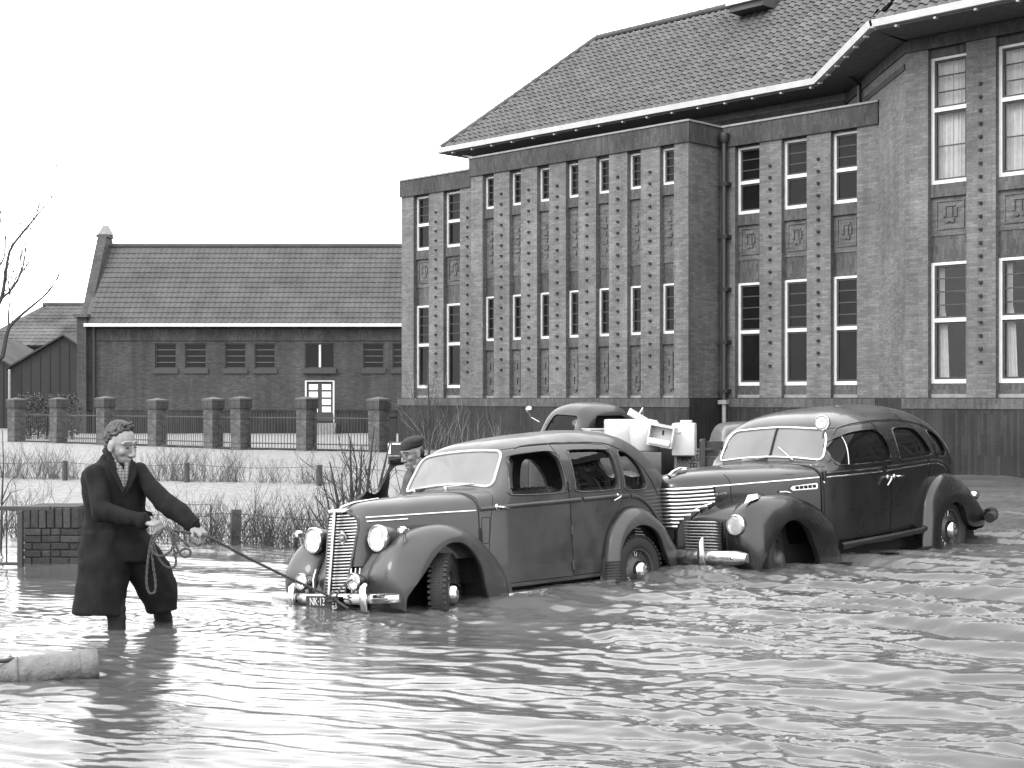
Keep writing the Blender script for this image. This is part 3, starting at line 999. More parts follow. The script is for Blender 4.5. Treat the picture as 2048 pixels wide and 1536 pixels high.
    so.add([(GA[0], 1.1, zs), (GB[0], 1.1, zs), (15.55, MY + .1, zs), (1.5, MY + .1, zs), (GA[0], 1.1, zs - .04), (GB[0], 1.1, zs - .04), (15.55, MY + .1, zs - .04), (1.5, MY + .1, zs - .04)],
           [(0, 1, 2, 3), (7, 6, 5, 4), (0, 4, 5, 1), (1, 5, 6, 2), (2, 6, 7, 3), (3, 7, 4, 0)])
    so.add([(GB[0], 1.1, zs), (GC[0], GC[1], zs), (19.4, -1.5, zs), (15.55, MY + .1, zs), (GB[0], 1.1, zs - .04), (GC[0], GC[1], zs - .04), (19.4, -1.5, zs - .04), (15.55, MY + .1, zs - .04)],
           [(0, 1, 2, 3), (7, 6, 5, 4), (0, 4, 5, 1), (1, 5, 6, 2), (2, 6, 7, 3), (3, 7, 4, 0)])
    so.box(GC[0], 58.4, GC[1], -1.5, zs - .04, zs)
    so.build('eaves', M['soffit'], S)
    br = MB().box(-.03, .03, -.10, .02, -.045, 0).mesh('rafter_end', M['zinc'])
    for i in range(16):
        o = link('rafter_end', br, S); o.location = (1.4 + i * .92, 1.1, zs - .045)
    for i in range(6):
        t = (i + .5) / 6
        o = link('rafter_end', br, S); o.location = (GB[0] + (GC[0] - GB[0]) * t, 1.1 + (GC[1] - 1.1) * t, zs - .045); o.rotation_euler = (0, 0, R(-45))
    for i in range(10):
        o = link('rafter_end', br, S); o.location = (19.9 + i * .92, GC[1], zs - .045)
    # hidden wall plate that closes the roof over the wall heads
    cl = MB()
    cl.box(1.5, 15.6, MY + .02, MY + .25, 9.62, ZE - .1); cl.box(19.4, 58, -1.5, -1.3, 9.83, ZE - .1)
    pieces(cl, 'wall_plate', M['soffit'], S, uv=False)
    # downpipes
    m = MB(); m.tube([(13.27, -.14, 8.7), (13.27, -.14, 1.55)], .075, 10); m.lathe([(.06, 0), (.14, .12), (.14, .3)], (13.27, -.14, 8.45), n=10)
    dpo = m.build('downpipe', M['pipe'], S, smooth=40)
    for z in (7.4, 6.0, 4.6, 3.2, 1.9):
        MB().box(13.13, 13.41, -.21, 0, z - .05, z + .05).build('pipe_bracket', M['pipe'], dpo)
    MB().tube([(13.27, -.14, 1.6), (13.27, -.14, -.3)], .06, 10).build('pipe_shoe', M['zinc'], dpo, smooth=40)
    MB().box(13.14, 13.40, -.24, 0, 1.55, 1.66).build('pipe_collar', M['zinc'], dpo)
    # short pipe from the gutter to the front flat roof
    MB().tube([(16.5, .6, 10.0), (16.62, 1.05, 9.7), (16.62, 1.05, 8.7)], .06, 8).build('downpipe', M['pipe'], S, smooth=40)
    # dormer near the ridge
    dm = MB(); pr = [(10.72 + .59 + .60 * math.cos(t), 13.60 + .62 * math.sin(t)) for t in np.linspace(0, math.pi, 13)]
    dm.prism([(q[0], q[1]) for q in pr] + [(10.71, 13.2), (11.91, 13.2)], 1, 3.62, 5.6)
    do = dm.build('dormer', M['tile_far'], S, fix=True)
    MB().box(10.66, 11.94, 3.50, 3.60, 13.38, 13.60).build('dormer_sill', M['paint_white'], do)
    MB().prism([(10.80 + .51 + .42 * math.cos(t), 13.62 + .42 * math.sin(t)) for t in np.linspace(0, math.pi, 11)], 1, 3.58, 3.61).build('dormer_window', M['interior'], do, fix=True)
    # chimney cheek at the top of the splay
    ck = MB(); ck.box(19.45, 19.75, -2.1, -1.2, 10.3, 12.2)
    co = ck.build('chimney', M['brick_band'], S, uv=True)
    MB().box(19.75, 19.95, -2.2, -1.2, 10.35, 12.2).build('flashing', M['lead'], co)
    return S
# ------------------------------------------------------------------ long low building behind, sheds, fence with pillars
def tri_roof_tiles(name, mat_, parent, x0, x1, y0, z0, run, rise, tw=.26, tl=.30, kind='stuff', rag=0.004, left=None):
    """pantile rows on a plane that rises away from the camera (+y)"""
    L = math.hypot(run, rise); uy, uz = run / L, rise / L
    nr = int(L / tl); nc = int((x1 - x0) / tw)
    prof = [(0, .03), (.35, .045), (.65, .012), (1.0, .02)]
    rs = np.random.RandomState(7)
    V = []; F = []
    for r in range(nr):
        s0, s1 = r * tl, min((r + 1) * tl + .04, L)
        for c in range(nc):
            if left and x0 + c * tw < left(s1 / L): continue
            b = len(V); dz = rs.uniform(-rag, rag)
            for (t, h) in prof:
                x = x0 + (c + t * 1.02) * tw
                for s, k in ((s0, h + .03), (s1, h - .005), (s0, h - .01)):
                    V.append((x, y0 + uy * s - uz * (k + dz), z0 + uz * s + uy * (k + dz)))
            for i in range(3):
                q = b + 3 * i
                F.append((q, q + 3, q + 4, q + 1)); F.append((q + 2, q + 5, q + 3, q))
    me = bpy.data.meshes.new(name); me.from_pydata(V, [], F); me.materials.append(mat_)
    return tag(link(name, me, parent), kind=kind)

def build_long_building():
    Y = 67.0
    B = empty('long_building', (0, Y, 0), 0, 'long low brick building with plain tiled roof and white gutter beyond the pillar fence', 'building')
    x0, x1 = (163 - 1024) / FPX * Y, 4.0
    zE = CAMH + (797 - 650) / FPX * Y           # gutter
    zR = 9.36
    run = 3.5
    wall = MB()
    wins = [(310, 353), (370, 413), (450, 492), (509, 551), (726, 768), (785, 827)]
    holes = []
    zs0, zs1 = CAMH + (797 - 737) / FPX * Y, CAMH + (797 - 687) / FPX * Y
    for a, b in wins: holes.append(((a - 1024) / FPX * Y, (b - 1024) / FPX * Y, zs0, zs1, 'w'))
    da, db = (610 - 1024) / FPX * Y, (669 - 1024) / FPX * Y
    zd = CAMH + (797 - 761) / FPX * Y
    xs = sorted({x0, x1} | {h[0] for h in holes} | {h[1] for h in holes} | {da, db})
    for p, q in zip(xs[:-1], xs[1:]):
        c = (p + q) / 2
        hs = [h for h in holes if h[0] < c < h[1]]
        if hs:
            wall.box(p, q, 0, .3, -.45, zs0); wall.box(p, q, 0, .3, zs1, zE)
        elif da < c < db:
            wall.box(p, q, 0, .3, -.45, .55); wall.box(p, q, 0, .3, zd, zs0); wall.box(p, q, 0, .3, zs1, zE)
        else: wall.box(p, q, 0, .3, -.45, zE)
    wall.box(x0, x0 + .3, .3, 2 * run, -.45, zE)
    wall.build('wall', M['brick_back'], B, uv=True)
    fr = MB(); fr.box(x0 + .5, x1, -.05, 0, zE - .75, zE - .2); fr.build('frieze', M['brick_band'], B, uv=True)
    pl = MB(); pl.box(x0 - .05, da, -.06, 0, -.45, 1.15); pl.box(db, x1, -.06, 0, -.45, 1.15)
    pieces(pl, 'plinth', M['brick_plinth'], B)
    wm = {}
    for (a, b, z0, z1, _) in holes:
        w, h = b - a, z1 - z0
        k = round(w, 2)
        if k not in wm:
            f = MB(); f.box(0, .06, 0, .1, 0, h); f.box(w - .06, w, 0, .1, 0, h); f.box(.06, w - .06, 0, .1, 0, .06); f.box(.06, w - .06, 0, .1, h - .06, h)
            wm[k] = (f.mesh('window', M['dark_wood']), MB().box(.05, w - .05, .05, .06, .05, h - .05).mesh('pane', M['dark_glass']), MB().box(.06, w - .06, .02, .07, -.018, .018).mesh('glazing_bar', M['far_bar']),
                     MB().box(-.08, w + .08, -.14, .05, -.24, 0).mesh('sill', M['iron']))
        a1, a2, a3, a4 = wm[k]
        o = link('window', a1, B); o.location = (a, .08, z0)
        link('pane', a2, o); link('sill', a4, o)
        for j in (1, 2, 3):
            q = link('glazing_bar', a3, o); q.location = (0, 0, h * j / 4)
    # window over the door and the double door with glazed leaves
    f = MB(); w = db - da; h = zs1 - zs0
    f.box(da, da + .06, .08, .18, zs0, zs1); f.box(db - .06, db, .08, .18, zs0, zs1); f.box(da + .06, db - .06, .08, .18, zs1 - .06, zs1); f.box(da + .06, db - .06, .08, .18, zs0, zs0 + .06)
    o = f.build('window', M['dark_wood'], B)
    MB().box(da + w / 2 - .05, da + w / 2 + .05, .04, .2, zs0 + .06, zs1 - .06).build('mullion', M['paint_white'], o)
    for k in (0, 1):
        a = da + .06 + k * (w / 2 - .01)
        MB().box(a, a + w / 2 - .12, .12, .13, zs0 + .06, zs1 - .06).build('pane', M['dark_glass'], o)
    MB().box(da - .08, db + .08, -.14, .2, zs0 - .24, zs0).build('sill', M['iron'], o)
    f = MB(); f.box(da, da + .08, -.02, .2, .55, zd); f.box(db - .08, db, -.02, .2, .55, zd); f.box(da + .08, db - .08, -.02, .2, zd - .05, zd)
    d = f.build('door_frame', M['paint_white'], B)
    for k in (0, 1):
        a = da + .08 + k * (w / 2 - .08); ww = w / 2 - .085
        lf = MB(); lf.box(a, a + .09, .05, .1, .6, zd - .05); lf.box(a + ww - .09, a + ww, .05, .1, .6, zd - .05); lf.box(a + .09, a + ww - .09, .05, .1, .6, 1.0); lf.box(a + .09, a + ww - .09, .05, .1, zd - .13, zd - .05)
        zz0, zz1 = 1.0, zd - .13
        for j in (1, 2, 3): lf.box(a + .09, a + ww - .09, .05, .1, zz0 + (zz1 - zz0) * j / 4 - .035, zz0 + (zz1 - zz0) * j / 4 + .035)
        leaf = lf.build('door', M['dark_wood'], B)
        for j in range(4):
            p = MB().box(a + .095, a + ww - .095, .06, .07, zz0 + (zz1 - zz0) * j / 4 + .04, zz0 + (zz1 - zz0) * (j + 1) / 4 - .04).build('pane', M['curtain'], leaf)
    st = MB()
    for k in range(3): st.box(da - .1, db + .1, -.35 * (3 - k), .0 if k == 2 else -.35 * (2 - k), -.45, .19 * (k + 1) - .04)
    pieces(st, 'step', M['concrete'], B, uv=False)
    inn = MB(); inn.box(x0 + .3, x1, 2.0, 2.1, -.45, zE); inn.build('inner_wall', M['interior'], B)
    # roof
    deck = MB(); deck.add([(x0 + .2, -.35, zE + .02), (x1, -.35, zE + .02), (x1, run, zR), (x0 + .2, run, zR), (x0 + .2, 2 * run + .35, zE), (x1, 2 * run + .35, zE)], [(0, 1, 2, 3), (3, 2, 5, 4)])
    rf = deck.build('roof', M['tile_far'], B)
    tri_roof_tiles('roof_tiles', M['tile_far'], rf, x0 + .45, x1 - 2, -.38, zE + .05, run + .38, zR - zE - .02, tw=.27, tl=.36)
    MB().tube([(x0 + .4, run, zR + .03), (x1, run, zR + .03)], .13, 8).build('ridge', M['tile_far'], B)
    gt = MB(); gt.box(x0 + .25, x1, -.5, -.33, zE - .10, zE + .06); gt.build('gutter', M['paint_gutter'], B)
    # stepped gable parapet with its little pyramid at the top
    gp = MB()
    hw = run
    gp.prism([(-.35, -.45), (-.35, zE + .35), (.25, zE + .35), (run - .5, zR + .42), (run + .5, zR + .42), (2 * run - .25, zE + .35), (2 * run + .35, zE + .35), (2 * run + .35, -.45)], 0, x0 - .12, x0 + .32)
    gb = gp.build('gable', M['brick_back'], B, uv=True)
    cp = MB(); cp.box(x0 - .22, x0 + .42, -.55, .3, zE + .35, zE + .5)
    cp.box(x0 - .2, x0 + .4, run - .5, run + .5, zR + .42, zR + .56)
    pieces(cp, 'coping', M['tile_far'], gb, uv=False)
    py = MB(); xc = x0 + .1
    py.add([(xc - .28, run - .3, zR + .56), (xc + .38, run - .3, zR + .56), (xc + .38, run + .3, zR + .56), (xc - .28, run + .3, zR + .56), (xc - .06, run - .1, zR + 1.05), (xc + .16, run - .1, zR + 1.05), (xc + .16, run + .1, zR + 1.05), (xc - .06, run + .1, zR + 1.05)],
           [(0, 1, 5, 4), (1, 2, 6, 5), (2, 3, 7, 6), (3, 0, 4, 7), (4, 5, 6, 7)])
    py.build('finial', M['concrete'], gb)
    MB().tube([(x0 + .62, -.1, zE - .1), (x0 + .62, -.1, 0)], .07, 8).build('downpipe', M['pipe'], B)

def shed(name, label, xl, xr, apex, ze, za, Y, depth, roofmat, wallmat, over=.25, plate=True):
    """gabled shed, gable towards the camera"""
    s = empty(name, ((xl + xr) / 2, Y, 0), 0, label, 'shed')
    cx = (xl + xr) / 2
    a, b, m_ = xl - cx, xr - cx, apex - cx
    w = MB(); w.prism([(a, -.45), (b, -.45), (b, ze), (m_, za), (a, ze)], 1, 0, depth)
    w.build('wall', wallmat, s, uv=True)
    t = .1
    for (p, q, nm) in (((a - over, ze - over * (za - ze) / max(m_ - a, .1)), (m_, za), 'roof'), ((m_, za), (b + over, ze - over * (za - ze) / max(b - m_, .1)), 'roof')):
        r = MB(); r.prism([(p[0], p[1] + .01), (q[0], q[1] + .01), (q[0], q[1] + .12), (p[0], p[1] + .12)], 1, -.2, depth + .2)
        ro = r.build(nm, roofmat, s)
    # upright boards of the gable
    n = int((b - a) / .5)
    bd = MB().box(-.03, .03, -.03, 0, -.4, 1.0).mesh('batten', wallmat)
    for i in range(1, n):
        x = a + (b - a) * i / n
        zt = ze + (za - ze) * ((x - a) / (m_ - a) if x < m_ else (b - x) / (b - m_))
        o = link('batten', bd, s); o.location = (x, 0, 0); o.scale = (1, 1, max(zt - .15, .3))
    return s

def build_sheds():
    Y = 78.0
    X = lambda px, Y_=Y: (px - 1024) / FPX * Y_
    Z = lambda py, Y_=Y: CAMH + (HORIZ - py) / FPX * Y_
    a = shed('barn', 'dark boarded barn gable with pale roof left of the long building', X(22), X(215), X(128), Z(735), Z(672), Y, 9, M['tile_old'], M['shed_dark'])
    MB().tube([(X(22) - (X(22) + X(215)) / 2 + .02, -.3, Z(735) - .1), (X(22) - (X(22) + X(215)) / 2 + .02, -.3, 0)], .07, 8).build('downpipe', M['zinc'], a)
    b = shed('barn', 'second dark barn cut by the left edge of the view', X(-190), X(20), X(-85), Z(735), Z(672), Y + .4, 9, M['tile_old'], M['shed_dark'])
    # larger roof behind, slope turned to the street
    Y2 = 96.0
    c = empty('large_barn', (0, Y2, 0), 0, 'large barn with weathered patched roof rising behind the dark barns', 'shed')
    M['tile_old'] = M['tile_far']
    D_ = 5.0
    xl, xr = X(-65, Y2), X(178, Y2)
    z0, z1 = Z(690, Y2), Z(609, Y2 + D_)
    xm = X(86, Y2 + D_)
    MB().box(xl, xr, 0, 2 * D_, -.45, z0).build('wall', M['shed_dark'], c, uv=True)
    old = mat('barn_roof_tile', .08, .85, var=.6, vs=.55, spec=.2)
    r = MB(); r.add([(xl, -.3, z0 - .1), (xr, -.3, z0 - .1), (xr, D_, z1 - .1), (xm, D_, z1 - .1), (xr, 2 * D_ + .3, z0 - .1), (xl, 2 * D_ + .3, z0 - .1)], [(0, 1, 2, 3), (3, 2, 4, 5), (0, 3, 5)])
    ro = r.build('roof', old, c)
    tri_roof_tiles('roof_tiles', old, ro, xl, xr - .2, -.3, z0 - .06, D_ + .3, z1 - z0, tw=.42, tl=.5, rag=.006, left=lambda k: xl + (xm - xl) * k)
    MB().tube([(xm, D_, z1), (xr, D_, z1)], .16, 8).build('ridge', old, c)
    # low woodpile / hedge clutter in front of the barn
    rs = random.Random(4)
    for i in range(7):
        px = 42 + i * 17
        m = MB(); Yw = 57.5
        for k in range(520):
            a_, b_, rr_ = rs.uniform(0, 6.28), rs.uniform(-1, 1), rs.uniform(.55, 1) ** .5
            q_ = Vector((.42 * rr_ * math.cos(a_) * math.sqrt(1 - b_ * b_), .36 * rr_ * math.sin(a_) * math.sqrt(1 - b_ * b_), 1.0 + .92 * rr_ * b_ + rs.uniform(-.08, .08)))
            u_ = Vector((rs.uniform(-1, 1), rs.uniform(-1, 1), rs.uniform(-1, 1))).normalized() * rs.uniform(.03, .06); v_ = u_.orthogonal().normalized() * .035
            m.add([q_ - u_, q_ + v_, q_ + u_, q_ - v_], [(0, 1, 2, 3)])
        m.tube([(0, 0, -.4), (.03, 0, 1.0)], .05, 6)
        o = m.build('yew_bush', M['twig'])
        o.location = (X(px, Yw), Yw, 0)
        tag(o, ['leftmost', 'second', 'third', 'fourth', 'fifth', 'sixth', 'rightmost'][i] + ' dark clipped bush in the row under the barn gable', 'bush', 'bushes under the barn gable')

PILLARS = [(33, 54.0), (117, 52.5), (211, 50.5), (314, 49.0), (427, 47.0), (482, 46.0), (613, 45.0), (758, 43.5)]
def build_pillars():
    sm_ = MB(); 
    pos = []
    # one pillar: shaft, neck course, capping stone
    w = .235
    shaft = MB().box(-w, w, -w, w, -.45, 1.36).mesh('brick_pillar', M['brick_pillar'], uv=True)
    neck = MB().box(-w - .03, w + .03, -w - .03, w + .03, 1.36, 1.62).mesh('neck', M['brick_band'], uv=True)
    capm = MB()
    capm.box(-w - .04, w + .04, -w - .04, w + .04, 1.62, 1.68)
    capm.add([(-w - .04, -w - .04, 1.68), (w + .04, -w - .04, 1.68), (w + .04, w + .04, 1.68), (-w - .04, w + .04, 1.68), (0, 0, 1.76)], [(0, 1, 4), (1, 2, 4), (2, 3, 4), (3, 0, 4)])
    capm = capm.mesh('capstone', M['tile_far'])
    names = ['brick fence pillar at the far left end of the row', 'second brick fence pillar from the left, before the barn', 'brick fence pillar right above the head of the man with the rope', 'brick fence pillar alone in front of the paired windows',
             'left one of the two close brick gate pillars', 'right one of the two close brick gate pillars', 'brick fence pillar in front of the glazed double door', 'nearest brick fence pillar, beside the corner of the school']
    for i, (px, Y) in enumerate(PILLARS):
        s = link('brick_pillar', shaft); s.location = ((px - 1024) / FPX * Y, Y, 0); s.rotation_euler = (R([.5, -.4, .3, -.8, .2, .6, -.3, .4][i]), 0, R(-38 + [1, -2, 2, 0, -1, 1, -2, 0][i])); s.scale = (1, 1, [.99, 1.0, 1.02, .98, 1.0, 1.015, 1.01, 1.0][i])
        tag(s, names[i], 'pillar', 'brick pillars of the railing')
        link('neck', neck, s); link('capstone', capm, s)
        pos.append(Vector(s.location))
    pos.append(Vector((-3.75, 46.2, 0)))
    bar = MB().tube([(0, 0, .10), (0, 0, 1.22)], .014, 4).mesh('railing_bar', M['iron'])
    nm = ['leftmost span of', 'second span of', 'third span of', 'fourth span of', 'narrow gate closing', 'span right of the gate in', 'span below the glazed door in', 'last span next to the school of']
    spans = [(0, 1), (1, 2), (2, 3), (3, 4), (4, 5), (5, 6), (6, 7), (7, 8)]
    for k, (i, j) in enumerate(spans):
        p, q = pos[i], pos[j]
        d = q - p; L = d.length; d.normalize()
        e = empty('iron_railing', p, math.atan2(d.y, d.x), nm[k] + ' the iron railing between the brick pillars', 'railing', 'iron railing spans')
        MB().box(.3, L - .3, -.11, .11, -.45, .09).build('low_wall', M['brick_plinth'], e, uv=True)
        for z in (.24, 1.08): MB().box(.3, L - .3, -.012, .012, z - .02, z + .02).build('rail', M['iron'], e)
        n = int((L - .6) / .115)
        for c in range(n):
            o = link('railing_bar', bar, e); o.location = (.3 + (c + .5) * (L - .6) / n, 0, 0)

def twig_bush(seed, h, w, n, r0=.006, spread=.5, fork=3, base=.12):
    """bare shrub: stems that fork into twigs"""
    rs = random.Random(seed)
    m = MB()
    def grow(p, d, L, r, lev):
        pts = [p]; q = p.copy(); dd = d.copy()
        k = 4 if lev == 0 else 3
        for i in range(k):
            dd = (dd + Vector((rs.uniform(-.22, .22), rs.uniform(-.22, .22), rs.uniform(-.05, .16)))).normalized()
            q = q + dd * (L / k); pts.append(q.copy())
        m.tube(pts, [r * (1 - .6 * i / k) for i in range(k + 1)], 4 if lev == 0 else 3, cap=False)
        if lev < 2:
            for _ in range(fork if lev == 0 else 2):
                t = rs.randint(1, k)
                nd = (dd + Vector((rs.uniform(-.9, .9), rs.uniform(-.9, .9), rs.uniform(-.1, .5)))).normalized()
                grow(pts[t], nd, L * rs.uniform(.35, .6), r * .6, lev + 1)
    for i in range(n):
        p = Vector((rs.uniform(-base, base), rs.uniform(-base, base), -.3))
        d = Vector((rs.uniform(-spread, spread), rs.uniform(-spread, spread), 1)).normalized()
        hh = h * rs.uniform(.6, 1.0) + .3
        grow(p, d, hh, r0 * rs.uniform(.7, 1.3), 0)
    return m

def build_verge():
    WL = lambda px, Y: Vector(((px - 1024) / FPX * Y, Y, 0))
    ordn = ['leftmost', 'second', 'third', 'fourth', 'fifth', 'sixth', 'seventh', 'eighth', 'ninth', 'tenth', 'eleventh', 'twelfth', 'thirteenth', 'fourteenth']
    near = [(-20, 17.6, .50), (30, 17.4, .55), (330, 16.9, .32), (375, 16.7, .40), (420, 16.6, .42), (456, 16.5, .36), (500, 16.5, .40), (540, 16.4, .55), (575, 16.2, .50), (612, 16.1, .42), (645, 16.0, .50), (676, 15.9, .45), (700, 15.7, .38)]
    for i, (px, Y, h) in enumerate(near):
        o = twig_bush(100 + i, h * .82, .3, 26, .0055, .62, 4, .22).build('hedge_shrub', M['twig'])
        o.location = WL(px, Y)
        tag(o, ordn[i] + ' of the bare dark shrubs along the near wire fence, counted from the left', 'shrub', 'bare shrubs along the near wire fence')
    far = [(5, 29.5), (40, 29.3), (75, 29.2), (105, 29.2), (140, 29.0), (305, 28.6), (335, 28.5), (365, 28.4), (400, 28.3), (435, 28.2), (470, 28.1), (545, 27.8), (612, 27.5), (655, 27.3)]
    for i, (px, Y) in enumerate(far):
        big = px < 480
        o = twig_bush(200 + i, .50 if big else .40, .4, 30, .006, .55, 3, .22).build('hedge_shrub', M['twig_pale'])
        o.location = WL(px, Y)
        tag(o, ordn[i] + ' of the pale leafless shrubs along the farther wire fence, counted from the left', 'shrub', 'pale shrubs along the farther wire fence')
    # tall bush beside the open car door, thin saplings by the school
    b = twig_bush(301, .95, .5, 17, .014, .42, 3, .22)
    for (dx, dz, hh) in ((-.10, .0, 1.25), (.14, .0, 1.35), (-.3, 0, .95), (.02, 0, 1.15), (.3, 0, 1.2)):
        b.tube([(dx * .5, 0, -.3), (dx * .8, .02, hh * .5), (dx * 1.2 + .02, .03, hh)], [.03, .02, .008], 6)
    o = b.build('bare_bush', M['bark']); o.location = WL(716, 16.6); tag(o, 'tall bare bush with thick dark stems beside the open car door', 'bush')
    o = twig_bush(302, .70, .4, 14, .011, .6, 3, .25).build('bare_bush', M['bark']); o.location = WL(785, 17.4); tag(o, 'dense bare bush seen through the window of the open car door', 'bush')
    o = twig_bush(303, 1.25, .5, 12, .010, .6, 3, .4).build('bare_bush', M['twig_pale']); o.location = WL(960, 30.0); tag(o, 'thin wild bush at the foot of the school above the grey car roof', 'bush')
    o = twig_bush(304, 1.5, .5, 9, .011, .5, 3, .4).build('bare_bush', M['twig_pale']); o.location = WL(880, 31.0); tag(o, 'thin wild bush at the foot of the school behind the man in the cap', 'bush')
    # young tree against the corner of the school
    t = MB(); t.tube([(0, 0, -.4), (.02, 0, 1.2), (-.03, .02, 2.6)], [.035, .028, .01], 6)
    tr = t.build('sapling', M['bark']); tr.location = WL(857, 30.5); tag(tr, 'slender bare sapling in front of the school corner windows', 'tree')
    tw = twig_bush(305, .9, .3, 9, .008, .5, 3, .03); tw.xform(Matrix.Translation((0, 0, 1.3))); tw.build('crown', M['bark'], tr)
    # fence posts with wire
    pm = MB(); pm.box(-.055, .055, -.055, .055, -.45, .40)
    pn = pm.mesh('fence_post', M['wood_post'])
    po = []
    for i, (px, Y, h, lab) in enumerate([(471, 16.4, 1.0, 'stout dark fence post standing in the water right of the rope'), (-60, 17.3, 1.0, 'near fence post just left of the view'), (900, 15.4, 1.0, 'near fence post hidden behind the grey car')]):
        if px > 800 or px < 0:
            po.append(WL(px, Y)); continue
        o = link('fence_post', pn); o.location = WL(px, Y); o.rotation_euler = (0, R(1.5), .3); tag(o, lab, 'post'); po.append(WL(px, Y))
    fm = MB(); fm.tube([(0, 0, -.45), (0, 0, .43)], .055, 8)
    fp = fm.mesh('fence_post', M['wood_post'], smooth=40)
    pf = []
    for px, Y, lab in [(-200, 30, None), (130, 28.6, 'round fence post left of the man with the rope, farther fence'), (374, 27.8, 'round fence post just right of the shoulder of the man with the rope'), (639, 26.8, 'round fence post left of the tall bare bush'), (1100, 25, None)]:
        if lab:
            o = link('fence_post', fp); o.location = WL(px, Y); tag(o, lab, 'post', 'round posts of the farther fence')
        pf.append(WL(px, Y))
    def wire(pts, z, r, name, lab, barb=0):
        m = MB()
        for a, b in zip(pts[:-1], pts[1:]):
            n = 14
            m.tube([a.lerp(b, k / n) + Vector((0, -.06, z - .05 * math.sin(math.pi * k / n))) for k in range(n + 1)], r, 4)
            if barb:
                L = (b - a).length; c = int(L / .16)
                for k in range(c):
                    p = a.lerp(b, k / c) + Vector((0, -.06, z - .05 * math.sin(math.pi * k / c)))
                    m.tube([p + Vector((-.014, 0, -.016)), p + Vector((.014, 0, .016))], r * .9, 3)
        o = m.build(name, M['iron']); tag(o, lab, 'wire')
    po = [po[1], po[0], po[2]]
    wire(po, .36, .0045, 'barbed_wire', 'barbed wire strung along the near fence post', 1)
    wire(po, .10, .003, 'wire', 'lower plain wire of the near fence just above the water')
    wire(pf, .40, .005, 'wire', 'top wire of the farther fence with round posts', 0)
    # small angle-iron frame standing in the near hedge
    s = MB(); s.tube([(-.22, 0, -.3), (-.22, 0, .42), (.10, 0, .42), (.10, 0, -.3)], .011, 6)
    fo = s.build('garden_gate', M['iron']); fo.location = WL(405, 16.9); tag(fo, 'thin rusty iron garden gate standing in the near hedge behind the coiled rope', 'gate')
    MB().tube([(-.22, 0, .28), (.10, 0, .28)], .007, 5).build('crossbar', M['iron'], fo)
    # dark trough/box with a pale end by the last pillar
    t = MB(); Yt = 36.0; t.box(-.16, .24, -.2, .2, -.3, .58)
    to = t.build('crate', M['iron']); to.location = WL(790, Yt); tag(to, 'dark box with pale left panel standing behind the man in the cap', 'box')
    MB().box(-.165, -.09, -.225, -.2, .28, .56).build('side_panel', M['curtain'], to)
    MB().box(-.06, .18, -.225, -.2, .52, .56).build('top_strip', M['curtain'], to)
    MB().box(-.17, .14, -.24, -.2, .22, .25).build('ledge', M['zinc'], to)

def build_tree():
    """bare tree just outside the left edge; its boughs reach into the picture"""
    rs = random.Random(17)
    Y = 17.0
    base = Vector(((-60 - 1024) / FPX * Y, Y, -.4))
    m = MB()
    pt = lambda px, py, dy=0: P(px, py, Y + dy)
    trunk = [base, pt(-50, 900), pt(-30, 780), pt(-42, 640), pt(-30, 560)]
    m.tube(trunk, [.17, .15, .12, .09, .06], 9)
    t = m.build('bare_tree', M['bark'], smooth=60)
    tag(t, 'bare tree at the left edge with thin boughs against the white sky', 'tree')
    bm_ = MB()
    def bough(pts, r0, r1, twigs):
        r1 = max(r1, .0045)
        n = len(pts)
        c = crom(pts, 18)
        bm_.tube([Vector(p) for p in c], list(np.linspace(r0, r1, 18)), 5, cap=False)
        for k in range(twigs):
            i = rs.randint(5, 16)
            p = Vector(c[i]); d = (Vector(c[i + 1]) - Vector(c[i - 1])).normalized()
            q = [p]; dd = d
            L = rs.uniform(.25, .6)
            for j in range(4):
                dd = (dd + Vector((rs.uniform(-.35, .3), rs.uniform(-.3, .3), rs.uniform(-.05, .45)))).normalized(); q.append(q[-1] + dd * L / 4)
            bm_.tube(q, list(np.linspace(r1 * 1.1, .0025, 5)), 4, cap=False)
            for _ in range(2):
                s = q[rs.randint(1, 3)]; e = s + (dd + Vector((rs.uniform(-.5, .5), rs.uniform(-.4, .4), rs.uniform(0, .4)))).normalized() * L * .45
                bm_.tube([s, (s + e) / 2 + Vector((.01, 0, .01)), e], [.004, .003, .002], 3, cap=False)
    bough([pt(-35, 720), pt(0, 720), pt(10, 685), pt(18, 655), pt(40, 632), pt(75, 603), pt(100, 580), pt(118, 548)], .034, .004, 3)
    bough([pt(18, 655), pt(17, 630), pt(20, 600), pt(21, 585)], .014, .004, 5)
    bough([pt(-40, 660), pt(0, 603), pt(12, 540), pt(20, 500), pt(45, 465), pt(68, 438), pt(95, 405), pt(113, 383)], .030, .003, 6)
    bough([pt(-40, 650), pt(0, 600), pt(22, 580), pt(42, 545), pt(50, 510), pt(50, 480), pt(53, 470)], .022, .003, 7)
    bough([pt(-45, 600), pt(0, 530), pt(9, 510), pt(12, 475), pt(20, 445)], .016, .003, 4)
    bough([pt(20, 585), pt(30, 560), pt(38, 530), pt(45, 500)], .008, .0025, 4)
    bough([pt(-50, 570), pt(-15, 480), pt(-2, 460), pt(0, 420)], .016, .003, 4)
    bm_.build('bough', M['bark'], t)
    # thin sapling stem low at the left edge
    s = MB(); q = lambda px, py: P(px, py, 15.8)
    s.tube([q(2, 1100), q(4, 1000), q(7, 930), q(5, 860)], [.016, .012, .008, .004], 5)
    for (a, b, c) in ((q(4, 1000), q(18, 965), q(32, 950)), (q(6, 960), q(0, 930), q(-8, 905)), (q(4, 1010), q(22, 985), q(45, 978))): s.tube([a, b, c], [.008, .005, .002], 4)
    tag(s.build('sapling', M['bark']), 'thin bare sapling at the left edge behind the iron gate rail', 'tree')

